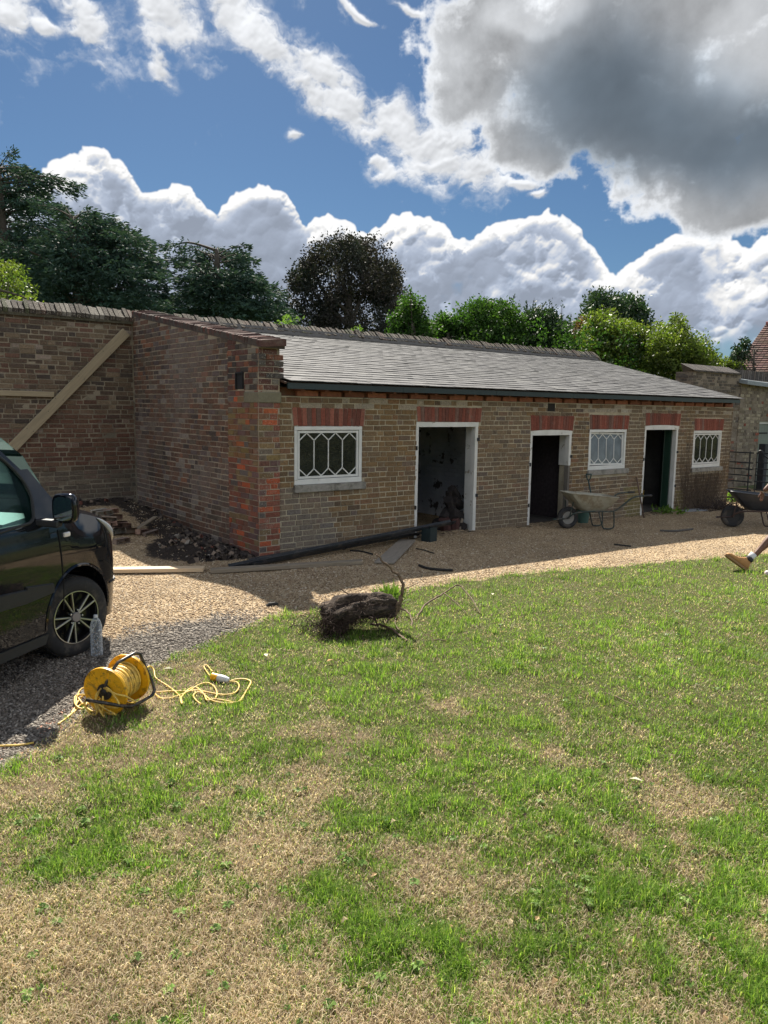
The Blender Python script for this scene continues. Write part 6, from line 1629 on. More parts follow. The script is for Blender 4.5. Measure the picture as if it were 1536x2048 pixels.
beam('timber_rail', A, B, 0.04, 0.085, M_PINE, 'pale pine rail fixed level across the garden wall at the left edge', 'board')
def lay_board(name, pa, pb, w, h, mat, label, lift=0.0, **k):
    A, B = ground_hit(*pa), ground_hit(*pb); A.z += h / 2 + .01 + lift; B.z += h / 2 + .01 + lift
    return beam(name, A, B, w, h, mat, label, 'board', **k)
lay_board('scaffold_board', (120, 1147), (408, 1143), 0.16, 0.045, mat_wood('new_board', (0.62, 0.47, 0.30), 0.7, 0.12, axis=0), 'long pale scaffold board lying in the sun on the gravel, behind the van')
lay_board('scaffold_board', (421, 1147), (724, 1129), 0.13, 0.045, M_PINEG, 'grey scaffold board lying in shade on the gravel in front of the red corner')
lay_board('short_board', (768, 1129), (815, 1083), 0.24, 0.022, mat_wood('grey_ply', (0.27, 0.235, 0.19), .85, .2, axis=0), 'short wide grey board lying at an angle on gravel near the first doorway')
# black cast gutters
M_GUT = simple('black_gutter', (0.016, 0.019, 0.023), 0.45, var=.4, nscale=15, dirt=(0.06, 0.055, 0.05), dscale=7)
def gutter(A, B, r_, label, grp):
    A, B = Vector(A), Vector(B); d = (B - A).normalized(); s_ = d.cross(Vector((0, 0, 1))).normalized(); u = s_.cross(d); L = (B - A).length
    mb = MB(); n = 8; V = []; F = []
    for x in (0, L):
        for rr_, in ((r_,), (r_ - .008,)):
            for k in range(n + 1):
                t = math.pi + math.pi * k / n; V.append((x, rr_ * math.cos(t), rr_ * math.sin(t)))
    m_ = n + 1
    for k in range(n): F += [(k, k + 1, 2 * m_ + k + 1, 2 * m_ + k), (m_ + k + 1, m_ + k, 3 * m_ + k, 3 * m_ + k + 1), (k, m_ + k, m_ + k + 1, k + 1), (2 * m_ + k + 1, 3 * m_ + k + 1, 3 * m_ + k, 2 * m_ + k)]
    F += [(0, 2 * m_, 3 * m_, m_), (n, m_ + n, 3 * m_ + n, 2 * m_ + n)]
    mb.add(V, F)
    o = mb.build('gutter_length', M_GUT, None, label=label, cat='gutter', group=grp)
    o.matrix_world = Matrix(((d.x, s_.x, u.x, A.x), (d.y, s_.y, u.y, A.y), (d.z, s_.z, u.z, A.z), (0, 0, 0, 1)))
    for f_ in (.01, .5, .985):
        c = MB().tube([(L * f_ - .02, (r_ + .004) * math.cos(t), (r_ + .004) * math.sin(t)) for t in np.linspace(math.pi, 2 * math.pi, 9)], .007, 5); c.build('joint_rib', M_GUT, o)
    return o
A = ground_hit(462, 1141) + Vector((0, 0, .07)); B = Vector((3.02, -0.17, 0.24)); gutter(A, B, .062, 'black gutter length with its far end raised across the first doorway', 'black gutter lengths')
A = ground_hit(500, 1136) + Vector((0, 0, .065)); B = ground_hit(838, 1075) + Vector((0, 0, .10)); gutter(A, B, .055, 'black gutter length lying flat along the gravel in front of the raised one', 'black gutter lengths')
A = ground_hit(500, 1128) + Vector((0, 0, .05)); B = ground_hit(790, 1076) + Vector((0, 0, .06)); beam('timber_strip', A, B, .07, .035, simple('tarred_wood', (0.03, 0.03, 0.032), .7, var=.4), 'dark tarred timber strip lying between the gutters and the front wall', 'timber')
g = ground_hit(858, 1082)
bx = MB(); bx.box((-.14, -.13, 0), (-.125, .13, .25)); bx.box((.125, -.13, 0), (.14, .13, .25)); bx.box((-.1249, -.13, 0), (.1249, -.115, .25)); bx.box((-.1249, .115, 0), (.1249, .13, .25)); bx.box((-.1249, -.1149, 0), (.1249, .1149, .012)); bx.box((-.15, -.14, .2501), (.15, -.11, .265))
bx.build('rainwater_box', simple('dark_green_metal', (0.010, 0.022, 0.024), .45, var=.3), None, label='square dark rainwater hopper box standing on gravel in the first doorway', cat='hopper').matrix_world = TR(g, rz=.25, sc=(.62, .62, .8))
def stick(name, pts, r_, mat, label, cat='stick'):
    P = [ground_hit(p[0], p[1]) + Vector((0, 0, r_ + (p[2] if len(p) > 2 else 0))) for p in pts]; e = P[0].copy()
    o = MB().tube(spline([p - e for p in P], 4), r_, 6).build(name, mat, None, smooth=True, label=label, cat=cat); o.location = e; return o
M_DK = simple('dark_stick', (0.02, 0.018, 0.016), .85, var=.3)
stick('dead_stick', [(838, 1133), (855, 1139), (880, 1142), (905, 1143)], .016, M_DK, 'dark crooked stick lying on shaded gravel just right of the short board')
stick('dead_stick', [(700, 1103), (722, 1104), (745, 1110)], .012, M_DK, 'thin dark stick poking out from the gutter towards the short board')
stick('dead_stick', [(832, 1098), (850, 1102), (868, 1108)], .008, M_DK, 'short thin stick lying on gravel below the square hopper box')
stick('dead_stick', [(1228, 1090), (1245, 1092), (1262, 1094)], .012, M_DK, 'small dark stick lying on the gravel in front of the grey wheelbarrow')
stick('dead_stick', [(1320, 1063), (1350, 1064), (1385, 1060)], .018, simple('grey_stick', (0.10, 0.09, 0.08), .85), 'long grey stick lying on the gravel in front of the third doorway')
g = ground_hit(544, 1211); MB().lathe([(.001, 0), (.04, .0), (.05, .012), (.03, .03), (.001, .034)], 12, sc_ := TR((0, 0, 0), sc=(1.4, .6, 1))).build('dark_clod', M_DK, None, label='small dark clod lying on the gravel left of the stump', cat='clod').location = g

# ================================================================== logs in the first doorway
r = random.Random(15); M_LOG = simple('red_brown_log', (0.055, 0.022, 0.018), .9, var=.45, nscale=14, bumpd=.01); M_LOGD = simple('dark_log', (0.018, 0.013, 0.012), .92, var=.45, nscale=14, bumpd=.012)
def chunk(loc, L, R_, rot, mat, label, w=None):
    mb = MB(); n = 7; V = []
    for x in (-L / 2, -L / 4, L / 4, L / 2):
        for k in range(n):
            t = 2 * math.pi * k / n; q = R_ * (1 + r.uniform(-.16, .16)); V.append((x + r.uniform(-.01, .01), q * math.cos(t), q * math.sin(t)))
    F = [(i * n + k, i * n + (k + 1) % n, (i + 1) * n + (k + 1) % n, (i + 1) * n + k) for i in range(3) for k in range(n)] + [tuple(range(n))[::-1], tuple(3 * n + k for k in range(n))]
    o = mb.add(V, F).build('log', mat, None, label=label, cat='log', group='cut logs heaped in the first doorway'); o.matrix_world = TR(loc, *rot); return o
lz = -0.03
for (x, y, z, L, R_, rot, mt, lab) in (
    (3.02, .30, .10, .26, .085, (0, 1.2, .3), 0, 'left upright reddish log at the foot of the heap'), (3.20, .27, .10, .24, .08, (0, 1.5, .0), 0, 'middle upright red log at the foot of the heap'),
    (3.40, .30, .08, .30, .07, (0, .1, .9), 1, 'low dark log at the right foot of the heap'), (3.30, .50, .11, .36, .10, (0, .1, .4), 1, 'thick dark log at the back of the heap'), (3.05, .52, .10, .34, .09, (0, 0, .9), 1, 'dark log lying behind the left red log'),
    (3.30, .36, .27, .34, .095, (0, .25, .2), 1, 'broad dark log lying level in the middle of the heap'), (3.12, .42, .27, .28, .08, (0, -.5, .5), 1, 'dark log tilted left above the red logs'),
    (3.22, .42, .42, .28, .085, (0, .9, .3), 1, 'dark log standing near the top left of the heap'), (3.37, .42, .45, .26, .08, (0, .4, .3), 1, 'dark log resting against the door jamb'),
    (3.22, .44, .56, .20, .055, (0, 1.3, .2), 1, 'small dark log standing on the top left of the heap'), (3.36, .46, .60, .25, .078, (0, .85, .1), 1, 'topmost dark log tilted to the right')):
    chunk((x + .20, y - .08, z + lz), L, R_, rot, M_LOG if mt == 0 else M_LOGD, lab)
o = beam('split_kindling', (3.46, .14, -.02), (3.53, .16, .19), .035, .03, simple('split_wood', (0.25, 0.20, 0.15), .85, var=.3), 'pale split stick leaning against the logs in the first doorway', 'stick')

# ================================================================== heap of old bricks beside the van
r = random.Random(19); M_OB = mat_brick('reclaimed_brick')
places = [(233, 1052), (222, 1048), (246, 1056), (258, 1058), (214, 1054), (236, 1060), (248, 1064), (262, 1066), (224, 1062), (205, 1046)]
adj = ['pinkish', 'dusty', 'pale', 'brown', 'reddish']
base_pts = [ground_hit(212 + k * 11.5, 1060 - (k % 2) * 7) for k in range(5)]
pos = []
for k, p in enumerate(base_pts): pos.append((p + Vector((0, 0, .05)), (r.uniform(-.3, .3), r.uniform(-.25, .25), r.uniform(-.9, .9)), 0))
for k in range(5): p = base_pts[k].lerp(base_pts[min(k + 1, 4)], .35) + Vector((-.05, .10, .0)); pos.append((p + Vector((0, 0, .13)), (r.uniform(-.3, .3), r.uniform(-.3, .3), r.uniform(-1, 1)), 1))
for k in range(4): p = base_pts[k] + Vector((-.06, .2, .0)); pos.append((p + Vector((0, 0, .21)), (r.uniform(-.3, .3), r.uniform(-.2, .2), r.uniform(-.6, .6)), 2))
for k in range(3): p = base_pts[k + 1] + Vector((-.10, .26, .0)); pos.append((p + Vector((0, 0, .285)), (r.uniform(-.15, .15), r.uniform(-.1, .1), r.uniform(-.4, .4)), 3))
pos.append((ground_hit(284, 1060) + Vector((0, 0, .04)), (0, .1, .5), 4)); pos.append((ground_hit(300, 1066) + Vector((0, 0, .03)), (0, -.15, .2), 4)); pos.append((ground_hit(241, 1085) + Vector((0, 0, .035)), (0, 0, .3), 5))
lay = ['at the foot of the brick heap', 'in the second layer of the brick heap', 'in the third layer of the brick heap', 'on top of the brick heap', 'lying loose on the soil right of the brick heap', 'lying alone on the sunny gravel by the van']
cnt = {}
for p, rot, l in pos:
    cnt[l] = cnt.get(l, 0) + 1
    which = ['leftmost', 'second from left', 'third from left', 'fourth from left', 'rightmost'][min(cnt[l] - 1, 4)] if l < 4 else ('nearer' if cnt[l] == 2 else 'further')
    o = bpy.data.objects.new('loose_brick', unit_mesh(r.randrange(8), M_OB)); COL.objects.link(o)
    o.matrix_world = TR(p, *rot) @ Matrix.Translation((-.1, .05, -.033)) @ Matrix.Diagonal((.215, .105, .068, 1))
    o.color = (*pick(r, [(2, (.30, .19, .14)), (2, (.25, .19, .14)), (2, (.34, .22, .17)), (1, (.20, .15, .12)), (1, (.30, .27, .22))]), 1)
    tagit(o, ('old brick %s %s' % (which, lay[l])) if l < 4 else 'single %s brick %s' % ('broken' if cnt[l] == 1 else 'dusty', lay[l]), 'brick', 'old bricks heaped between the van and the wall' if l < 4 else None)
beam('rough_plank', ground_hit(272, 1056) + Vector((0, 0, .06)), ground_hit(312, 1050) + Vector((0, 0, .12)), .07, .02, M_PINEG, 'short rough plank resting on soil between the brick heap and the side wall', 'board')
# rubble lumps along the foot of the side wall
rb = MB(); r = random.Random(3)
for k in range(300):
    u = r.random()
    if u < .55: x, y = -0.42 - abs(r.gauss(0, .35)), r.uniform(-.1, 1.6)
    elif u < .8: x, y = -0.38 - abs(r.gauss(0, .12)), r.uniform(.3, 4.1)
    else: x, y = -0.4 - abs(r.gauss(0, 1.0)), r.uniform(3.75, 4.2)
    s_ = r.uniform(.012, .055) * (1.3 if r.random() < .06 else 1); g_ = r.random()
    rb.cur = pick(r, [(4, (.045, .035, .03)), (2, (.09, .07, .055)), (1, (.20, .15, .11)), (.5, (.25, .22, .18)), (.6, (.18, .07, .05))])
    V, F = UB[r.randrange(8)]
    rb.add([Vector((v[0] - .5, v[1] + .5, v[2] - .5)) for v in V], F, TR((x, y, float(gh(x, y)) + s_ * .4), r.uniform(0, 3), r.uniform(0, 3), r.uniform(0, 3), sc=(s_ * 1.6, s_ * 1.2, s_)))
m_, nt, b = newmat('rubble'); nt.links.new(attr(nt, 'tint').k, b.inputs['Base Color']); b.inputs['Roughness'].default_value = .95
rb.build('rubble', m_, None, label='dark soil clods and broken rubble along the foot of the side wall', cat='rubble', kind='stuff')

# ================================================================== wheelbarrows
def barrow(root, pan_mat, frame_mat, wheel_mat, tyre_mat, stays=True):
    """local x towards the handles, wheel at x = 0"""
    # pan: lofted tray with rolled rim
    sec = [(0.02, 0.19, 0.60), (0.10, 0.30, 0.60)]
    def ring(z, x0, x1, w0, w1): return [(x0, -w0, z), (x1, -w1, z), (x1, w1, z), (x0, w0, z)]
    rings = [ring(0.335, 0.23, 0.70, 0.14, 0.16), ring(0.42, 0.13, 0.78, 0.19, 0.22)]
    top = [(-0.10, -0.25, .665), (0.90, -0.31, .575), (0.90, 0.31, .575), (-0.10, 0.25, .665)]
    mid = [(0.02, -0.225, .54), (0.85, -0.27, .50), (0.85, 0.27, .50), (0.02, 0.225, .54)]
    R_ = rings + [mid, top]
    def subdiv(rg, n=5):
        out = []
        for i in range(4):
            a_, b_ = Vector(rg[i]), Vector(rg[(i + 1) % 4])
            for k in range(n): out.append(a_.lerp(b_, k / n))
        c = sum(out, Vector()) / len(out); res = []
        for i, p in enumerate(out):      # round the corners
            q = (out[i - 1] + out[(i + 1) % len(out)]) / 2; res.append(p * .5 + q * .5 if i % n == 0 else p)
        return res
    RG = [subdiv(x) for x in R_]; n = len(RG[0]); V = [p for x in RG for p in x]; F = [tuple(range(n))[::-1]]
    for i in range(len(RG) - 1):
        for k in range(n): F.append((i * n + k, i * n + (k + 1) % n, (i + 1) * n + (k + 1) % n, (i + 1) * n + k))
    m0 = len(V); V += [p + Vector((0, 0, .004)) * 1 + (Vector((0, 0, 0))) for x in RG for p in x]
    sh_ = []
    for x in RG:
        c = sum(x, Vector()) / n
        sh_ += [c + (p - c) * .985 + Vector((0, 0, .006)) for p in x]
    V = V[:m0] + sh_; F += [tuple(q + m0 for q in f[::-1]) for f in F[:]]
    pan = MB().add(V, F).build('tray', pan_mat, root, auto=40)
    MB().tube(RG[-1], .010, 6, closed=True).build('tray_rim', pan_mat, pan, smooth=True)
    for s_ in (-1, 1):
        fr = [(-0.02, s_ * .05, .20), (0.10, s_ * .13, .30), (0.45, s_ * .17, .325), (0.78, s_ * .21, .33), (0.92, s_ * .25, .42), (1.10, s_ * .27, .56), (1.22, s_ * .28, .60), (1.42, s_ * .285, .61)]
        MB().tube(spline(fr, 4), .015, 8).build('handle_tube', frame_mat, root, smooth=True)
        lg = [(0.52, s_ * .17, .32), (0.60, s_ * .19, .05), (0.66, s_ * .195, .012), (0.76, s_ * .20, .012), (0.82, s_ * .20, .06), (0.80, s_ * .21, .32)]
        MB().tube(spline(lg, 4), .013, 8).build('leg', frame_mat, root, smooth=True)
        MB().bar((-0.005, s_ * .075, .20), (0.02, s_ * .16, .50), .02, .006, up=(0, 1, 0)).build('stay', frame_mat, root)
        MB().tube([(1.36, s_ * .285, .611), (1.50, s_ * .285, .613)], .019, 8).build('grip', M_TRIM, root, smooth=True)
    MB().tube(spline([(-0.02, -.05, .20), (-.24, -.04, .175), (-.27, 0, .17), (-.24, .04, .175), (-.02, .05, .20)], 5), .012, 7).build('nose_bar', frame_mat, root, smooth=True)
    MB().tube([(0, -.085, .20), (0, .085, .20)], .010, 8).build('axle', frame_mat, root)
    w = MB(); w.lathe([(.115, -.035), (.15, -.048), (.185, -.04), (.20, -.015), (.20, .015), (.185, .04), (.15, .048), (.115, .035)], 36, TR((0, 0, .20)), axis='y', close=True)
    wo = w.build('wheel', tyre_mat, root, auto=50)
    MB().lathe([(.118, -.030), (.112, -.018), (.04, -.012), (.02, -.035), (.001, -.036)], 28, TR((0, 0, .20)), axis='y').build('wheel_disc', wheel_mat, wo, auto=40)
    MB().lathe([(.118, .030), (.112, .018), (.04, .012), (.02, .035), (.001, .036)], 28, TR((0, 0, .20)), axis='y').build('wheel_disc', wheel_mat, wo, auto=40)
    return pan
M_GALV = simple('dusty_galvanised', (0.33, 0.31, 0.24), .6, var=.18, nscale=8, dirt=(0.22, 0.18, 0.12), dscale=5, metal=.1)
M_FRG = simple('green_tube', (0.018, 0.035, 0.030), .5, var=.3, dirt=(0.10, .085, .07), dscale=18)
g1 = ground_hit(1134, 1057); g2 = ground_hit(1262, 1020)
b1 = empty('wheelbarrow', (g1.x, g1.y, g1.z), 0, 'dusty grey galvanised wheelbarrow standing in front of the second doorway and window', 'wheelbarrow', 'wheelbarrows on the gravel')
xx = rgt * .97 + fwd * .24; b1.rotation_euler = (0, 0, math.atan2(xx.y, xx.x)); b1.scale = (.94,) * 3
barrow(b1, M_GALV, M_FRG, simple('grey_disc', (0.20, 0.19, 0.17), .6), M_RUBBER)
pp = b1.matrix_basis
mound = MB(); V = []; F = []; n_ = 14
for i in range(n_ + 1):
    for j in range(n_ + 1):
        u, v = i / n_, j / n_; x = .03 + u * .78; hw = .20 + .06 * u; e_ = min(u, 1 - u, v, 1 - v) * 4
        V.append((x, (v * 2 - 1) * hw, .575 - .06 * u + .03 * min(1, e_) + .012 * float(pn(i * .9, j * .9))))
F = [(i * (n_ + 1) + j, (i + 1) * (n_ + 1) + j, (i + 1) * (n_ + 1) + j + 1, i * (n_ + 1) + j + 1) for i in range(n_) for j in range(n_)]
so = mound.add(V, F).build('sand_load', simple('sandy_rubble', (0.20, 0.165, 0.12), .95, var=.4, nscale=35, bumpd=.01), None, label='sandy rubble filling the tray of the grey wheelbarrow', cat='sand', smooth=True)
so['kind'] = 'stuff'; so.location = b1.location; so.rotation_euler = b1.rotation_euler; so.scale = (.94,) * 3
g2 = ground_hit(1463, 1054)
b2 = empty('wheelbarrow', (g2.x, g2.y, g2.z), 0, 'black wheelbarrow with a wide tray standing at the right edge', 'wheelbarrow', 'wheelbarrows on the gravel')
xx = rgt * .985 - fwd * .17; b2.rotation_euler = (0, 0, math.atan2(xx.y, xx.x))
M_BPAN = simple('black_tray', (0.02, 0.024, 0.032), .38, var=.3, spec=.6)
barrow(b2, M_BPAN, simple('rusty_frame', (0.05, 0.03, 0.025), .7, var=.3), simple('black_disc', (0.012, 0.012, 0.014), .5), M_RUBBER)
# spade standing in the barrow's load
u0 = Vector(ony(1186, 1000, g1.y + .12)); u1 = Vector(ony(1177, 962, g1.y + .15))
sh_ = empty('spade', u0, 0, 'spade with a dark green Y grip standing upright in the grey wheelbarrow', 'spade')
d = (u1 - u0); pA = Vector((0, 0, -.06)); pB = d
M_SPG = simple('green_handle', (0.012, 0.035, 0.032), .45, var=.2)
MB().tube([pA, pB], .014, 8).build('shaft', M_SPG, sh_, smooth=True)
rg3 = Vector((RB[0][0], RB[0][1], 0)).normalized()
MB().tube(spline([pB, pB + rg3 * .03 + Vector((0, 0, .05)), pB + rg3 * .045 + Vector((0, 0, .12))], 4), .011, 7).tube(spline([pB, pB - rg3 * .03 + Vector((0, 0, .05)), pB - rg3 * .045 + Vector((0, 0, .12))], 4), .011, 7).build('yoke', M_SPG, sh_, smooth=True)
MB().tube([pB + rg3 * .05 + Vector((0, 0, .12)), pB - rg3 * .05 + Vector((0, 0, .12))], .012, 8).build('grip', M_SPG, sh_, smooth=True)
# green bucket behind the legs
g = ground_hit(1198, 1050); g.y += .35; g.z = float(gh(g.x, g.y))
MB().lathe([(.001, 0), (.09, 0), (.12, .22), (.128, .222), (.128, .235), (.115, .232), (.085, .012), (.001, .012)], 24).build('bucket', simple('faded_green_plastic', (0.055, 0.12, 0.10), .5, var=.2), None, auto=40, label='faded green bucket standing behind the legs of the grey wheelbarrow', cat='bucket').location = g
# old broom handle beside the third doorway
gA = Vector(ground_hit(1288, 1036)); gB = Vector(ony(1273, 954, -0.03))
o = MB().tube([(0, 0, 0), gB - gA], .014, 8).build('wooden_pole', simple('brown_pole', (0.12, 0.075, 0.055), .8, var=.3), None, smooth=True, label='thin wooden pole leaning on the wall left of the third doorway', cat='pole'); o.location = gA
# roof sheet, brush and dry creeper at the right end
M_CRP = simple('dry_creeper', (0.105, 0.075, 0.05), .95, var=.4, nscale=30)
cr = MB(); r = random.Random(23)
for k in range(260):
    x = r.gauss(10.35, .40); x0 = x; z = -.08; lim = r.uniform(.5, 2.05) if r.random() < .5 else r.uniform(.3, 1.3)
    pts = []; y = -0.022 - r.uniform(0, .03)
    while z < lim:
        if not any(a_ - .02 < x < b_ + .02 and c_ - .05 < z < d_ + .02 for a_, b_, c_, d_ in (OPEN['w3'], OPEN['d3'])): pts.append((x, y + r.uniform(-.006, .006), z))
        elif pts: break
        z += r.uniform(.06, .13); x += r.gauss(0, .022) + (x0 - 10.2) * .035 * (1 if z > .5 else 2)
        x = min(x, 11.5)
    if len(pts) > 2: cr.tube(pts, [r.uniform(.0022, .0065) * (1 - .6 * i / len(pts)) for i in range(len(pts))], 3, cap=False)
cro = cr.build('creeper_stems', M_CRP, None, label='dead bare creeper stems clinging to the wall between the third door and last window', cat='creeper')
cro['kind'] = 'stuff'
bh = MB(); gc = Vector((10.75, -0.32, float(gh(10.75, -.32))))
for k in range(230):
    p = Vector((r.gauss(0, .34), r.gauss(0, .13), abs(r.gauss(0, .06)))); d = Vector((r.uniform(-1, 1), r.uniform(-.5, .5), r.uniform(-.1, .6))).normalized(); pts = [p.copy()]
    for q in range(4): d = (d + Vector((r.uniform(-1, 1), r.uniform(-1, 1), r.uniform(-.8, .5))) * .4).normalized(); p = p + d * r.uniform(.04, .09); p.z = max(p.z, .005); pts.append(p.copy())
    bh.tube(pts, r.uniform(.002, .006), 3, cap=False)
o = bh.build('brush_heap', simple('brushwood', (0.045, 0.032, 0.026), .95, var=.4), None, label='heap of dark pruned twigs against the foot of the wall under the last window', cat='brushwood'); o.location = gc; o['kind'] = 'stuff'
g = ground_hit(1385, 1022)
MB().box((-.30, -.12, 0), (.30, .12, .022), ch=.004).build('pale_slab', simple('pale_grey_sheet', (0.24, 0.25, 0.26), .7, var=.15), None, label='thin pale grey slab lying in front of the brush right of the third doorway', cat='slab').matrix_world = TR(g + Vector((0, 0, .005)), rz=-.25)
# something ochre inside the third doorway
MB().lathe([(.001, 0), (.17, 0), (.20, .34), (.19, .345), (.165, .01), (.001, .01)], 20).build('ochre_tub', simple('ochre_plastic', (0.22, 0.15, 0.02), .6, var=.2), None, label='ochre tub standing in the dark of the third doorway', cat='tub').location = (9.15, .75, -.03)

# ================================================================== person stepping in from the right
def skin_mesh(name, joints, edges, mat, parent=None, sub=2, root=0):
    me = bpy.data.meshes.new(name); me.from_pydata([j[0] for j in joints], edges, []); me.update()
    o = bpy.data.objects.new(name, me); COL.objects.link(o)
    md = o.modifiers.new('s', 'SKIN'); md.use_smooth_shade = True
    for i, j in enumerate(joints):
        rr_ = j[1] if isinstance(j[1], tuple) else (j[1], j[1]); me.skin_vertices[0].data[i].radius = rr_
    me.skin_vertices[0].data[root].use_root = True
    s_ = o.modifiers.new('u', 'SUBSURF'); s_.levels = sub; s_.render_levels = sub
    bpy.context.view_layer.update(); dg = bpy.context.evaluated_depsgraph_get()
    m2 = bpy.data.meshes.new_from_object(o.evaluated_get(dg)); o.modifiers.clear(); o.data = m2; bpy.data.meshes.remove(me)
    m2.materials.clear(); m2.materials.append(mat)
    for p_ in m2.polygons: p_.use_smooth = True
    a_ = m2.color_attributes.new('tint', 'FLOAT_COLOR', 'POINT'); a_.data.foreach_set('color', np.ones(len(m2.vertices) * 4, np.float32))
    o.parent = parent; return o
hg = ground_hit(1490, 1140); HG = Vector(hg)
lf = -rgt                                     # walks towards the left of the view
tp = float(proj(HG[:])[2])
def Q(px, py, dt=0.0): return Vector(atd(px, py, tp + dt)) - HG
per = empty('person', HG, 0, 'person walking in from the right, bare leg in white sock and tan work boot', 'person')
M_SKIN = simple('brown_skin', (0.155, 0.070, 0.040), .48, var=.10, nscale=10, spec=.45); M_NAVY = simple('navy_cloth', (0.02, 0.025, 0.045), .9, var=.2); M_SHIRT = simple('grey_cloth', (0.18, 0.18, 0.19), .9, var=.1)
ank, knee = Q(1508, 1112), Q(1556, 1062); hip = knee + (-lf) * .22 + Vector((0, 0, .40)); hz_ = hip.z
fw3 = Vector((fwd.x, fwd.y, 0))
pel = hip + fw3 * .09 + Vector((0, 0, .05)); hip2 = hip + fw3 * .18
knee2 = hip2 + (-lf) * .02 + Vector((0, 0, -.42)); ank2 = knee2 + (-lf) * .26 + Vector((0, 0, -.36)); ank2.z = max(ank2.z, .10)
sh0 = pel + Vector((0, 0, .48)) + lf * .06; nk = sh0 + Vector((0, 0, .09)) + lf * .01; hd_ = nk + Vector((0, 0, .17)) + lf * .03
sl_, sr_ = sh0 - fw3 * .19, sh0 + fw3 * .19
el_, er_ = sl_ + Vector((0, 0, -.28)) + (-lf) * .08, sr_ + Vector((0, 0, -.28)) + lf * .08
wl_, wr_ = el_ + Vector((0, 0, -.20)) + lf * .12, er_ + Vector((0, 0, -.18)) + lf * .16
J = [(pel, (.12, .10)), (pel + Vector((0, 0, .22)), (.11, .09)), (sh0 - Vector((0, 0, .05)), (.12, .09)), (nk, .055), (hd_, (.085, .10)), (hd_ + Vector((0, 0, .06)), (.06, .07)),
     (hip, .088), ((hip + knee) / 2, .075), (knee, .060), (knee.lerp(ank, .35) + (-lf) * .0, .062), (knee.lerp(ank, .75), .040), (ank, .036),
     (hip2, .088), ((hip2 + knee2) / 2, .075), (knee2, .058), (knee2.lerp(ank2, .35), .060), (ank2, .036),
     (sl_, .062), (el_, .042), (wl_, .028), (sr_, .062), (er_, .042), (wr_, .028)]
E_ = [(0, 1), (1, 2), (2, 3), (3, 4), (4, 5), (0, 6), (6, 7), (7, 8), (8, 9), (9, 10), (10, 11), (0, 12), (12, 13), (13, 14), (14, 15), (15, 16), (2, 17), (17, 18), (18, 19), (2, 20), (20, 21), (21, 22)]
skin_mesh('body', [(tuple(p), r_) for p, r_ in J], E_, M_SKIN, per)
for w_, dr in ((wl_, lf), (wr_, lf)):          # hands with separate fingers
    palm = w_ + Vector((0, 0, -.05)) + dr * .015
    skin_mesh('hand', [(tuple(w_), .026), (tuple(palm), (.036, .018))] + [(tuple(palm + fw3 * (k - 1.5) * .018 + Vector((0, 0, -.035))), .0085) for k in range(4)] + [(tuple(palm + fw3 * (k - 1.5) * .019 + Vector((0, 0, -.07 - .008 * (k in (1, 2)))) + dr * .012), .0075) for k in range(4)] + [(tuple(palm + dr * .035 + Vector((0, 0, .0))), .010), (tuple(palm + dr * .05 + Vector((0, 0, -.03))), .009)],
              [(0, 1), (1, 2), (1, 3), (1, 4), (1, 5), (2, 6), (3, 7), (4, 8), (5, 9), (0, 10), (10, 11)], M_SKIN, per)
skin_mesh('shirt', [(tuple(pel + Vector((0, 0, .0))), (.185, .165)), (tuple(pel + Vector((0, 0, .24))), (.175, .155)), (tuple(sh0 - Vector((0, 0, .02))), (.18, .15)), (tuple(sl_), .075), (tuple(sl_.lerp(el_, .5)), .068), (tuple(sr_), .075), (tuple(sr_.lerp(er_, .5)), .068)], [(0, 1), (1, 2), (2, 3), (3, 4), (2, 5), (5, 6)], M_SHIRT, per)
skin_mesh('shorts', [(tuple(pel), (.17, .15)), (tuple(hip), .115), (tuple(hip.lerp(knee, .55)), .105), (tuple(hip2), .115), (tuple(hip2.lerp(knee2, .55)), .105)], [(0, 1), (1, 2), (0, 3), (3, 4)], M_NAVY, per)
# face and hair
for s_ in (-1, 1):
    MB().lathe([(.001, -.011), (.011, -.004), (.011, .004), (.001, .011)], 10, Matrix.Translation(hd_ + lf * .088 + fw3 * s_ * .032 + Vector((0, 0, .03)))).build('eye', simple('eye_white', (.5, .5, .5), .2), per)
    skin_mesh('ear', [(tuple(hd_ + fw3 * s_ * .085 + Vector((0, 0, .04))), .012), (tuple(hd_ + fw3 * s_ * .093 + Vector((0, 0, .0))), .014), (tuple(hd_ + fw3 * s_ * .085 + Vector((0, 0, -.02))), .008)], [(0, 1), (1, 2)], M_SKIN, per, 1)
skin_mesh('nose', [(tuple(hd_ + lf * .09 + Vector((0, 0, .03))), .010), (tuple(hd_ + lf * .108 + Vector((0, 0, -.01))), .016)], [(0, 1)], M_SKIN, per, 1)
skin_mesh('mouth', [(tuple(hd_ + lf * .092 + fw3 * -.02 + Vector((0, 0, -.045))), .007), (tuple(hd_ + lf * .096 + Vector((0, 0, -.045))), .009), (tuple(hd_ + lf * .092 + fw3 * .02 + Vector((0, 0, -.045))), .007)], [(0, 1), (1, 2)], simple('lip', (.12, .04, .03), .5), per, 1)
skin_mesh('hair', [(tuple(hd_ + Vector((0, 0, .035)) - lf * .03), (.105, .11)), (tuple(hd_ + Vector((0, 0, .09)) - lf * .02), (.09, .10))], [(0, 1)], simple('black_hair', (.01, .008, .007), .8), per)
M_BOOT = simple('tan_nubuck', (0.42, 0.215, 0.075), .8, var=.12, nscale=25, bumpd=.002); M_SOLE = simple('boot_sole', (0.26, 0.15, 0.07), .85, var=.1)
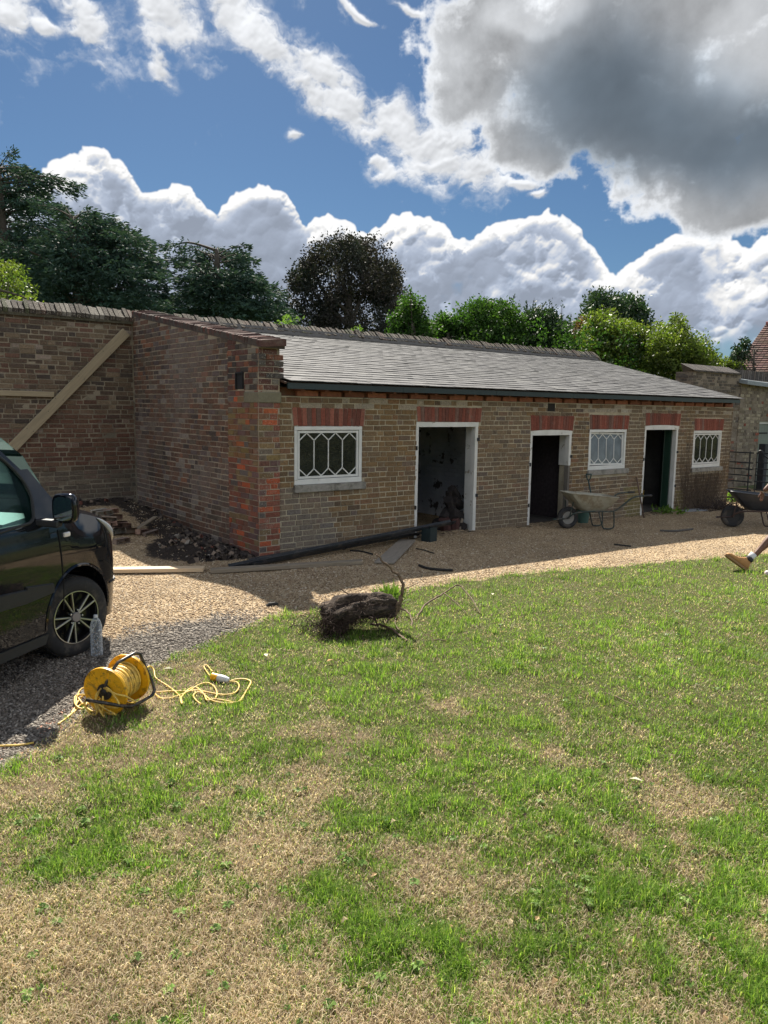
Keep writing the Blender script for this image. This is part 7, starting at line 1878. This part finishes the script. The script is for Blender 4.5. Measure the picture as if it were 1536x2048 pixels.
def boot(heel, toe, anklep, side_v, M_sock=True):
    """heel, toe: sole points; built as a lofted upper"""
    d = (toe - heel); L = d.length; d.normalize(); up = (anklep - heel); up = (up - d * up.dot(d)).normalized(); s_ = d.cross(up).normalized()
    Mx = Matrix(((d.x, s_.x, up.x, heel.x), (d.y, s_.y, up.y, heel.y), (d.z, s_.z, up.z, heel.z), (0, 0, 0, 1)))
    st_ = [(-.01, .030, .02, .05), (.02, .040, .02, .15), (.07, .040, .02, .155), (.115, .040, .02, .115), (.16, .046, .02, .085), (.21, .050, .02, .075), (.25, .048, .02, .070), (.28, .036, .02, .055), (.292, .015, .02, .035)]
    k = L / .285; n = 14; V = []; 
    for x, w, z0_, z1_ in st_:
        for j in range(n):
            t = 2 * math.pi * j / n; cz, sz = math.cos(t), math.sin(t)
            V.append((x * k, w * abs(cz) ** .7 * (1 if cz > 0 else -1), (z0_ + z1_) / 2 + (z1_ - z0_) / 2 * abs(sz) ** .8 * (1 if sz > 0 else -1)))
    F = [(i * n + j, i * n + (j + 1) % n, (i + 1) * n + (j + 1) % n, (i + 1) * n + j) for i in range(len(st_) - 1) for j in range(n)] + [tuple(range(n))[::-1], tuple((len(st_) - 1) * n + j for j in range(n))]
    bo = MB().add(V, F, Mx).build('boot', M_BOOT, per, smooth=True)
    so_ = MB(); outl = [(-.015, -.03), (.05, -.04), (.14, -.042), (.22, -.054), (.27, -.045), (.30, -.015), (.30, .015), (.27, .045), (.22, .054), (.14, .042), (.05, .04), (-.015, .03)]
    so_.prism([(x * k, y) for x, y in outl], 0.0, .026, Mx, axis='z'); so_.build('sole', M_SOLE, bo)
    # the cuff at the ankle
    cdir = (anklep - (heel + d * .045 * k)).normalized(); c0_ = heel + d * .042 * k + up * .12
    MB().tube([c0_, c0_ + cdir * .025, c0_ + cdir * .05], [.047, .051, .046], 14).build('padded_collar', simple('dark_collar', (.03, .028, .03), .85), bo, smooth=True)
    MB().tube([c0_ + cdir * .03, c0_ + cdir * .075, c0_ + cdir * .115], [.041, .043, .041], 14).build('sock', simple('white_sock', (.62, .62, .63), .9, var=.05), per, smooth=True)
    for q in range(4):
        x = (.095 + q * .022) * k; z = .135 - q * .016
        MB().tube([Mx @ Vector((x, -.03, z - .012)), Mx @ Vector((x + .006, 0, z + .004)), Mx @ Vector((x, .03, z - .012))], .0035, 5).build('lace', simple('lace_tan', (.35, .19, .07), .8) if 'lace_tan' not in bpy.data.materials else bpy.data.materials['lace_tan'], bo)
boot(Q(1490, 1141), Q(1451, 1112), ank + Vector((0, 0, .02)), fw3)
h2 = ank2 + Vector((0, 0, -.085)); h2.z = max(h2.z, .0); boot(h2, h2 + lf * .22 + Vector((0, 0, -.06 if h2.z > .06 else 0)), ank2, fw3)
g = ground_hit(1530, 1152)
rd = MB(); rd.lathe([(.001, 0), (.03, .004), (.034, .05), (.034, .16), (.03, .2), (.012, .22), (.001, .22)], 16, TR((0, 0, .035), rx=0, ry=math.pi / 2)); 
o = rd.build('red_white_tube', simple('red_white_plastic', (.62, .50, .52), .4, var=.1, nscale=3), None, smooth=True, label='small white and red tube lying on the lawn at the right edge', cat='tube'); o.location = g; o.rotation_euler = (0, 0, math.atan2(rgt.y, rgt.x))

# plants at the fence and in the gaps
M_WEED = mat_leaf('weed_leaf', (0.10, 0.19, 0.03), (0.16, 0.25, 0.05), .4)
def leaves_np(P, Nn, size, aspect=.5, fold=0.0):
    """rhombus leaves at P with long axis Nn"""
    n = len(P); d = Nn / np.maximum(np.linalg.norm(Nn, axis=1, keepdims=True), 1e-6)
    a = nrs.normal(0, 1, (n, 3)); s_ = np.cross(d, a); s_ /= np.maximum(np.linalg.norm(s_, axis=1, keepdims=True), 1e-6)
    L = size[:, None]; V = np.stack([P, P + d * L * .5 + s_ * L * aspect * .5, P + d * L, P + d * L * .5 - s_ * L * aspect * .5], 1).reshape(-1, 3)
    return V, np.arange(n * 4).reshape(n, 4)
def leaf_obj(name, V, F, mat, parent, t1, t2):
    n = len(F); t = np.ones((n * 4, 4), np.float32); t[:, :3] = np.repeat(np.asarray(t1)[:, None], 4, 0) * np.ones((1, 3)); u = np.ones((n * 4, 4), np.float32); u[:, :3] = np.repeat(t2, 4, 0)
    return mesh_np(name, V, F, mat, parent, attrs={'tint': t, 'tint2': u})
def weed(px, py, h_, rad, n, label, name='weed_plant', mat=None, P0=None):
    P0 = P0 if P0 is not None else ground_hit(px, py); P = np.array([0, 0, 0]) + nrs.normal(0, 1, (n, 3)) * [rad, rad, 0]; P[:, 2] = nrs.uniform(0, h_, n); D = nrs.normal(0, 1, (n, 3)) + [0, 0, .6]
    V, F = leaves_np(P, D, nrs.uniform(.04, .09, n) * (rad / .12 + .3), .45)
    o = leaf_obj(name, V, F, mat or M_WEED, None, nrs.rand(n), nrs.uniform(.7, 1.2, (n, 1)) * np.ones((1, 3))); tagit(o, label, 'weed'); o.location = P0; return o
weed(1480, 1003, .20, .16, 150, 'bright leafy weed growing at the foot of the iron fence')
weed(1455, 1002, .14, .12, 90, 'smaller weed growing between the corner and the bright weed')
weed(1332, 1026, .10, .16, 120, 'low dark green weeds growing at the sill of the third doorway', P0=Vector((9.1, -.10, float(gh(9.1, -.1)))))
weed(0, 0, .22, .11, 90, 'leafy weed sprouting from the wall coping behind the roof, left one', P0=Vector((2.85, YB + .22, 3.46)))
weed(0, 0, .16, .07, 50, 'small weed sprouting from the wall coping behind the roof, right one', P0=Vector((4.55, YB + .22, 3.48)))
V = []; 
def tuftgrass(px, py, n, h_, label):
    g = ground_hit(px, py); P = nrs.normal(0, .05, (n, 3)); P[:, 2] = 0; D = nrs.normal(0, .5, (n, 3)) + [0, 0, 1.1]
    V, F = leaves_np(P, D, nrs.uniform(.5, 1, n) * h_, .07); o = leaf_obj('grass_tuft', V, F, M_WEED, None, nrs.rand(n), nrs.uniform(.7, 1.2, (n, 1)) * np.ones((1, 3))); tagit(o, label, 'grass tuft', kind='stuff'); o.location = g
tuftgrass(772, 1203, 260, .22, 'long green grass tuft growing beside the stump at the lawn edge')
tuftgrass(232, 1432 + 20, 40, .10, 'small bright tuft growing in the shadow of the cable drum')
for i, (px, py, m_, lb) in enumerate(((653, 1330, leafm, 'curled orange brown leaf lying on the lawn below the stump'), (534, 1320, leafp, 'pale folded leaf lying on green grass right of the cable'), (346, 1345, leafp, 'pale leaf lying on grass right of the cable drum'), (985, 1192, leafp, 'pale flower head standing on the lawn beyond the arched branch'), (1258, 1567, leafp, 'pale dead leaf in the brown patch at the right'))):
    g = ground_hit(px, py); o = MB().add([(0, 0, 0), (.03, .018, .008), (.07, 0, .002), (.03, -.018, .012)], [(0, 1, 2), (0, 2, 3)]).build('fallen_leaf', m_, None, label=lb, cat='leaf'); o.location = g + Vector((0, 0, .028)); o.rotation_euler = (0, 0, i * 1.3)

# ================================================================== trees
M_TRK = simple('tree_bark', (0.07, 0.058, 0.045), .95, var=.4, nscale=10, bumpd=.03)
def clumps(n, fn):
    C_ = []; 
    while len(C_) < n:
        c = fn()
        if c is not None: C_.append(c)
    return np.array(C_)
def tree(name, base, label, trunk_h, trunk_r, cl, clr, nleaf, lsize, mat, aspect=.55, flat=1.0, group=None, cat='tree', tone=(.75, 1.25), outward=.6, limbs=9, trunk_pts=None):
    """cl: clump centres (world), clr: radii; leaves sit on and in the clumps"""
    root = empty(name, base, 0, label, cat, group)
    b0 = np.array(base); N = len(cl); w = clr ** 2; w = w / w.sum(); idx = nrs.choice(N, nleaf, p=w)
    v = nrs.normal(0, 1, (nleaf, 3)); v /= np.linalg.norm(v, axis=1, keepdims=True)
    rr_ = nrs.uniform(0.45, 1.06, nleaf) ** .6; lump = 0.75 + .5 * nrs.rand(nleaf)
    wob = 1 + .35 * np.sin(v[:, 0] * 4 + idx * 1.7) * np.sin(v[:, 2] * 5 + idx * .9)
    P = cl[idx] - b0 + v * (clr[idx] * rr_ * lump * wob)[:, None] * np.array([1, 1, flat])
    D = v * outward + nrs.normal(0, .6, (nleaf, 3)) + np.array([0, 0, -.15])
    out_ = nrs.rand(nleaf) < .06; P[out_] += (v[out_] * (clr[idx][out_] * nrs.uniform(.1, .7, out_.sum()))[:, None])
    V, F = leaves_np(P, D, nrs.uniform(.6, 1.25, nleaf) * lsize, aspect)
    tn = nrs.uniform(tone[0], tone[1], N)[idx] * nrs.uniform(.75, 1.25, nleaf)
    leaf_obj('crown', V, F, mat, root, np.clip(nrs.rand(N)[idx] * .6 + nrs.rand(nleaf) * .4, 0, 1), tn[:, None] * np.ones((1, 3)))
    mb = MB(); tp_ = [Vector((0, 0, -.2)), Vector((.1, .1, trunk_h * .5)), Vector((0, .1, trunk_h))]
    mb.tube(spline(tp_, 4), [trunk_r * (1 - .5 * i / 8) for i in range(9)], 10)
    top_ = tp_[-1]
    for k in nrs.choice(N, min(limbs, N), replace=False):
        e = Vector(cl[k] - b0); s0 = Vector((0, 0, trunk_h * nrs.uniform(.45, 1.0))); m1 = s0.lerp(e, .5) + Vector((0, 0, .08 * (e - s0).length))
        P_ = spline([s0, m1, e], 4); mb.tube(P_, [trunk_r * .42 * (1 - .85 * i / (len(P_) - 1)) for i in range(len(P_))], 6)
    mb.build('trunk', M_TRK, root, smooth=True); return root
M_CEDAR = mat_leaf('cedar_needles', (0.028, 0.058, 0.048), (0.060, 0.098, 0.075), .15, .75, .1)  # bluish haze put into the needle colour
M_BEECH = mat_leaf('copper_beech_leaf', (0.026, 0.042, 0.034), (0.060, 0.048, 0.044), .15, .7, .12)
M_GREEN = mat_leaf('green_leaf', (0.026, 0.070, 0.016), (0.062, 0.125, 0.026), .42, .6, .2)
M_YG = mat_leaf('yellow_green_leaf', (0.060, 0.115, 0.018), (0.165, 0.20, 0.040), .45)
M_DKG = mat_leaf('dark_green_leaf', (0.020, 0.048, 0.022), (0.045, 0.080, 0.034), .25)
def gbase(px, t): p = atd(px, 1024, t); return np.array((p[0], p[1], 0.0))
def in_poly(px, py, poly):
    c = False; n = len(poly); j = n - 1
    for i in range(n):
        xi, yi = poly[i]; xj, yj = poly[j]
        if ((yi > py) != (yj > py)) and px < (xj - xi) * (py - yi) / (yj - yi) + xi: c = not c
        j = i
    return c
def vol_tree(name, label, t, poly, n, rmin, rmax, nleaf, lsize, mat, trunk_px, depth=None, group=None, **k):
    """crown shaped by its outline at distance t; given its own depth about the trunk"""
    xs_ = [p[0] for p in poly]; ys_ = [p[1] for p in poly]; x0, x1, y0, y1 = min(xs_), max(xs_), min(ys_), max(ys_); m_per = t / F_PX
    cx_ = (x0 + x1) / 2; out = []; R_ = []
    if mat is not M_BEECH: n = int(n * 1.7); rmin *= .62; rmax *= .85
    depth = depth or (x1 - x0) * m_per * .5
    while len(out) < n:
        px, py = nrs.uniform(x0, x1), nrs.uniform(y0, y1)
        rr_ = nrs.uniform(rmin, rmax); q = rr_ / m_per * .8
        if not in_poly(px, py, poly): continue
        if not (in_poly(px - q * .7, py, poly) and in_poly(px + q * .7, py, poly) and in_poly(px, py - q * .75, poly)): 
            rr_ *= .45; q = rr_ / m_per * .8
            if not (in_poly(px - q * .6, py, poly) and in_poly(px + q * .6, py, poly) and in_poly(px, py - q * .7, poly)): continue
        f_ = max(0, 1 - ((px - cx_) / max(1, (x1 - x0) / 2)) ** 2) ** .5
        out.append(atd(px, py, t + nrs.uniform(-1, 1) * depth * (.35 + .65 * f_))); R_.append(rr_)
    cl = np.array(out); b0 = gbase(trunk_px, t)
    return tree(name, b0, label, float(cl[:, 2].mean()), k.pop('trunk_r', .3), cl, np.array(R_), nleaf, lsize, mat, group=group, **k)
# copper beech
vol_tree('copper_beech', 'dark copper beech tree with a broad dome crown rising behind the middle of the roof', 36, [(578, 640), (572, 600), (583, 555), (610, 515), (632, 488), (668, 474), (710, 470), (755, 486), (792, 520), (800, 560), (812, 590), (806, 625), (812, 700), (700, 700), (570, 690)], 210, .20, .62, 46000, .14, M_BEECH, 695, trunk_r=.35, tone=(.6, 1.35))
# cedars: level sprays on long limbs
def cedar(label, t, trunk_px, tips, nleaf, seed, spread=.55, base_py=640, trunk_r=.4, poly=None, ncl=200):
    r = random.Random(seed); m_per = t / F_PX; b0 = gbase(trunk_px, t); root = empty('cedar_tree', b0, 0, label, 'tree')
    mb = MB(); tipz = max(float(atd(trunk_px, y_, t)[2]) for _, y_, _ in tips)
    tr_top = tipz * .96
    mb.tube(spline([Vector((0, 0, -.2)), Vector((.15, 0, tr_top * .5)), Vector((0, 0, tr_top))], 5), [trunk_r * (1 - .8 * i / 10) for i in range(11)], 10)
    PP = []; DD = []
    lv = Vector((RB[0][0], RB[0][1], 0)).normalized(); fv = Vector((RB[2][0], RB[2][1], 0)).normalized()
    for (px, py, wgt) in tips:
        tip = Vector(atd(px, py, t)) - Vector(b0)
        reach = math.hypot(tip.x, tip.y)
        for q in range(3 if wgt > 0 else 1):
            ang = 0 if q == 0 else r.uniform(-2.6, 2.6); rc = reach * (1 if q == 0 else r.uniform(.55, .95))
            d0 = Vector((tip.x, tip.y, 0)).normalized() if reach > .5 else lv
            d = Matrix.Rotation(ang, 4, 'Z') @ d0
            zt = tip.z + (0 if q == 0 else r.uniform(-.8, .2)); z_s = zt - rc * r.uniform(.05, .30)
            s0 = Vector((0, 0, min(max(z_s, 1.0), tr_top))); e = d * rc + Vector((0, 0, zt)); mid = s0.lerp(e, .55) + Vector((0, 0, .10 * rc))
            P_ = spline([s0, mid, e], 5); mb.tube(P_, [max(.02, .14 * (rc / 6)) * (1 - .85 * i / (len(P_) - 1)) for i in range(len(P_))], 5)
            # sprays: flat fans along the outer 2/3 of the limb
            side = d.cross(Vector((0, 0, 1)))
            ns = int(nleaf * rc / 5)
            for _ in range(ns):
                f_ = r.random() ** .75; i_ = .18 + .82 * f_; c = P_[min(int(i_ * (len(P_) - 1)), len(P_) - 1)].lerp(P_[min(int(i_ * (len(P_) - 1)) + 1, len(P_) - 1)], (i_ * (len(P_) - 1)) % 1)
                wv = (.95 * math.sin(min(1, (1.05 - f_) * 1.5) * 1.5) + .12) * rc * .20; o_ = r.gauss(0, .5); k = max(-1, min(1, o_))
                lay = (r.randrange(3) - 1) * .10
                p = c + side * k * wv + d * abs(k) * wv * .35 + Vector((0, 0, r.gauss(0, .05) + lay - .32 * abs(k) ** 2 * wv - (.10 if r.random() < .3 else 0) * r.random() * 3))
                PP.append(p[:]); dd = (d * r.uniform(.2, 1) + side * k * r.uniform(.3, 1.2) + Vector((0, 0, r.uniform(-.55, .35)))); DD.append(dd[:])
    if poly:
        xs_ = [q[0] for q in poly]; ys_ = [q[1] for q in poly]; k_ = 0
        while k_ < ncl:
            px, py = r.uniform(min(xs_), max(xs_)), r.uniform(min(ys_), max(ys_))
            if not in_poly(px, py, poly): continue
            k_ += 1; c = Vector(atd(px, py, t + r.uniform(-1, 1) * 2.6)) - Vector(b0); rc = r.uniform(.45, 1.0); out_ = 1 if px > trunk_px else -1
            for _ in range(int(150 * rc)):
                a_ = r.uniform(0, 6.283); q = rc * math.sqrt(r.random()); x_, y_ = q * math.cos(a_), q * math.sin(a_)
                PP.append((c.x + x_, c.y + y_, c.z + r.gauss(0, .06) - .22 * q * q / rc - .10 * out_ * (x_ * lv.x + y_ * lv.y)))
                DD.append((x_ + lv.x * out_ * .35 + r.gauss(0, .3), y_ + lv.y * out_ * .35 + r.gauss(0, .3), r.uniform(-.5, .25)))
    PP = np.array(PP); DD = np.array(DD); n = len(PP)
    V, F = leaves_np(PP, DD, nrs.uniform(.12, .27, n), .30)
    tn = (.65 + .8 * pfbm(PP[:, 0] * 1.3 + 50, PP[:, 2] * 2.2 + PP[:, 1], 2)) * nrs.uniform(.75, 1.25, n)
    leaf_obj('crown', V, F, M_CEDAR, root, nrs.rand(n), tn[:, None] * np.ones((1, 3)))
    mb.build('trunk', M_TRK, root, smooth=True); return root
r = random.Random(44)
T1 = [(60, 352, 1), (30, 342, 1), (-20, 350, 1), (118, 362, 0), (150, 385, 0), (165, 378, 0), (90, 395, 1), (130, 420, 1), (-60, 380, 1), (60, 430, 1), (-90, 440, 1), (150, 470, 1), (100, 500, 1), (-100, 520, 1), (160, 540, 1), (60, 560, 1), (20, 470, 1), (-40, 470, 1), (80, 600, 1), (-60, 590, 1), (20, 390, 1), (0, 430, 1), (40, 520, 1)]
cedar('tall dark cedar tree at the far left reaching out of the picture', 34, 30, T1, 560, 1, poly=[(-140, 640), (-120, 390), (-40, 350), (50, 356), (105, 392), (130, 425), (180, 445), (200, 640)], ncl=260)
T2 = [(190, 432, 1), (225, 440, 1), (250, 452, 1), (275, 465, 1), (290, 480, 1), (305, 500, 1), (318, 528, 1), (322, 545, 1), (330, 575, 1), (328, 600, 1), (310, 615, 1), (120, 440, 1), (90, 470, 1), (270, 520, 1), (260, 560, 1), (280, 590, 1), (240, 500, 1), (210, 540, 1), (220, 590, 1), (80, 540, 1), (90, 600, 1), (180, 470, 1), (300, 630, 1), (180, 610, 1), (250, 625, 1)]
cedar('broad dark cedar tree with level layered branches behind the left garden wall', 31, 165, T2, 560, 2, poly=[(70, 640), (100, 470), (150, 440), (215, 450), (272, 470), (300, 508), (316, 550), (322, 600), (300, 640)], ncl=240)
T3 = [(330, 498, 1), (340, 520, 0), (365, 505, 1), (400, 515, 1), (438, 503, 1), (450, 512, 1), (480, 530, 1), (512, 524, 1), (500, 545, 1), (530, 565, 1), (555, 575, 1), (570, 590, 1), (572, 610, 1), (350, 560, 1), (380, 580, 1), (400, 620, 1), (430, 560, 1), (470, 590, 1), (520, 610, 1), (560, 635, 1), (440, 625, 1), (390, 545, 1), (500, 640, 1)]
cedar('smaller dark cedar tree between the left cedar and the copper beech', 33, 440, T3, 480, 3, poly=[(350, 645), (358, 590), (385, 545), (440, 525), (495, 550), (535, 585), (560, 620), (570, 660)], ncl=170)
# greens behind the roof
G = 'round green trees beyond the roof'
vol_tree('bay_tree', 'narrow pointed green tree right beside the copper beech', 26, [(775, 690), (780, 640), (800, 615), (808, 590), (820, 572), (832, 592), (842, 615), (858, 630), (866, 690)], 60, .18, .4, 9000, .11, M_GREEN, 822, trunk_r=.12, tone=(.6, 1.2))
vol_tree('round_tree', 'low round green tree right of the narrow pointed one', 27, [(850, 700), (862, 640), (885, 628), (905, 635), (925, 645), (935, 700)], 60, .2, .45, 9000, .11, M_GREEN, 890, trunk_r=.12, group=G)
vol_tree('round_tree', 'large domed green tree with shoots standing above its top', 27, [(905, 710), (912, 645), (925, 615), (960, 597), (1000, 600), (1030, 612), (1050, 650), (1048, 710)], 130, .22, .5, 20000, .12, M_GREEN, 975, trunk_r=.18, group=G)
vol_tree('round_tree', 'darker domed green tree touching the right of the large dome', 28, [(1040, 715), (1042, 640), (1062, 622), (1090, 618), (1120, 632), (1140, 660), (1146, 715)], 110, .22, .5, 16000, .12, M_DKG, 1090, trunk_r=.18, group=G)
r = random.Random(8); shoots = MB()
SB = gbase(1090, 27.5); sr = empty('tall_shoots', SB, 0, 'thin upright leafy shoots rising above the green domes', 'shoots')
PPs = []; DDs = []
for px, h0, h1 in ((1000, 600, 596), (1025, 610, 592), (1052, 625, 604), (1065, 622, 600), (1083, 618, 606), (1098, 620, 598), (1102, 620, 606), (1122, 635, 612), (1140, 650, 628)):
    a_, b_ = Vector(atd(px, h0 + 25, 27.5)) - Vector(SB), Vector(atd(px + 2, h1, 27.5)) - Vector(SB); shoots.tube([a_, b_], .012, 4)
    for _ in range(26): PPs.append((a_.lerp(b_, r.uniform(.2, 1)) + Vector((r.gauss(0, .03), r.gauss(0, .03), 0)))[:]); DDs.append((r.gauss(0, .5), r.gauss(0, .5), .6))
shoots.build('stems', M_TRK, sr); V, F = leaves_np(np.array(PPs), np.array(DDs), nrs.uniform(.07, .13, len(PPs)), .4); leaf_obj('leaves', V, F, M_DKG, sr, nrs.rand(len(PPs)), np.ones((len(PPs), 3)))
vol_tree('russet_shrub', 'small russet tinted shrub between the green domes and the yellow green tree', 29, [(1140, 720), (1142, 660), (1160, 638), (1178, 650), (1182, 720)], 40, .15, .35, 5000, .10, mat_leaf('russet_leaf', (0.07, 0.08, 0.03), (0.20, 0.10, 0.055), .35), 1160, trunk_r=.1)
vol_tree('oak_tree', 'distant dark tree with a two lobed top above the yellow green tree', 45, [(1165, 690), (1165, 630), (1175, 598), (1195, 583), (1222, 584), (1240, 600), (1258, 588), (1285, 600), (1298, 630), (1300, 690)], 120, .4, .8, 20000, .2, M_DKG, 1230, trunk_r=.3)
vol_tree('yellow_green_tree', 'bright yellow green tree beyond the right end of the slate roof', 27, [(1158, 730), (1162, 660), (1185, 630), (1215, 622), (1235, 640), (1262, 645), (1285, 650), (1300, 700), (1300, 735)], 120, .22, .48, 17000, .12, M_YG, 1225, trunk_r=.18, tone=(.5, 1.3))
vol_tree('yellow_green_tree', 'yellow green tree with upright sprigs nearest the tiled house', 26, [(1285, 750), (1290, 670), (1318, 642), (1335, 655), (1350, 632), (1362, 630), (1372, 655), (1400, 662), (1420, 690), (1428, 705), (1455, 712), (1460, 750)], 130, .18, .42, 19000, .11, M_YG, 1370, trunk_r=.16, tone=(.5, 1.3))
vol_tree('bright_bush', 'small bright green bush just left of the tiled house roof', 25, [(1440, 745), (1452, 722), (1470, 712), (1485, 718), (1488, 745)], 26, .12, .25, 3000, .09, M_YG, 1468, trunk_r=.06, cat='bush')
vol_tree('sparse_tree', 'sparse dark leaved tree overlapping the left edge of the tiled roof', 24, [(1460, 715), (1470, 690), (1490, 675), (1500, 690), (1500, 720), (1480, 725)], 26, .07, .16, 900, .11, M_DKG, 1490, trunk_r=.05)
vol_tree('yellow_sapling', 'sunlit yellow green sapling behind the left end of the garden wall', 17, [(-60, 640), (-60, 540), (-10, 515), (20, 518), (50, 535), (62, 560), (82, 572), (78, 600), (105, 612), (108, 640)], 70, .07, .18, 4200, .075, M_YG, 20, trunk_r=.07, tone=(.7, 1.4))
vol_tree('green_thicket', 'continuous leafy green thicket filling the gaps low behind the roof line', 31, [(770, 760), (775, 660), (830, 640), (880, 648), (930, 636), (990, 640), (1060, 634), (1120, 645), (1170, 650), (1230, 655), (1300, 665), (1330, 690), (1390, 690), (1440, 725), (1480, 730), (1480, 790)], 330, .25, .55, 36000, .13, M_GREEN, 1100, trunk_r=.15, cat='thicket', tone=(.45, 1.15))
# hedge mass low behind the wall so that the horizon stays closed
hp_ = []
for px in np.arange(-900, 2600, 9):
    hp_.append(atd(px, 700 + (px - 300) * .012 + nrs.uniform(-6, 20), 48 + nrs.uniform(-3, 5)))
hp_ = np.array(hp_); K = 60
idx = np.repeat(np.arange(len(hp_)), K); P = hp_[idx] + nrs.normal(0, 1, (len(idx), 3)) * [.8, .8, .0]; P[:, 2] = hp_[idx][:, 2] * (nrs.rand(len(idx)) ** .6) * 1.0
V, F = leaves_np(P, nrs.normal(0, 1, P.shape), nrs.uniform(.25, .5, len(P)), .6)
o = leaf_obj('hedge', V, F, M_DKG, None, nrs.rand(len(P)), nrs.uniform(.6, 1.2, (len(P), 1)) * np.ones((1, 3))); tagit(o, 'dense far belt of dark green woodland beyond the garden', 'woodland', kind='stuff')
print('SCRIPT SECONDS', time.time() - T0, 'OBJECTS', len(bpy.data.objects), 'POLYS', sum(len(m_.polygons) for m_ in bpy.data.meshes))
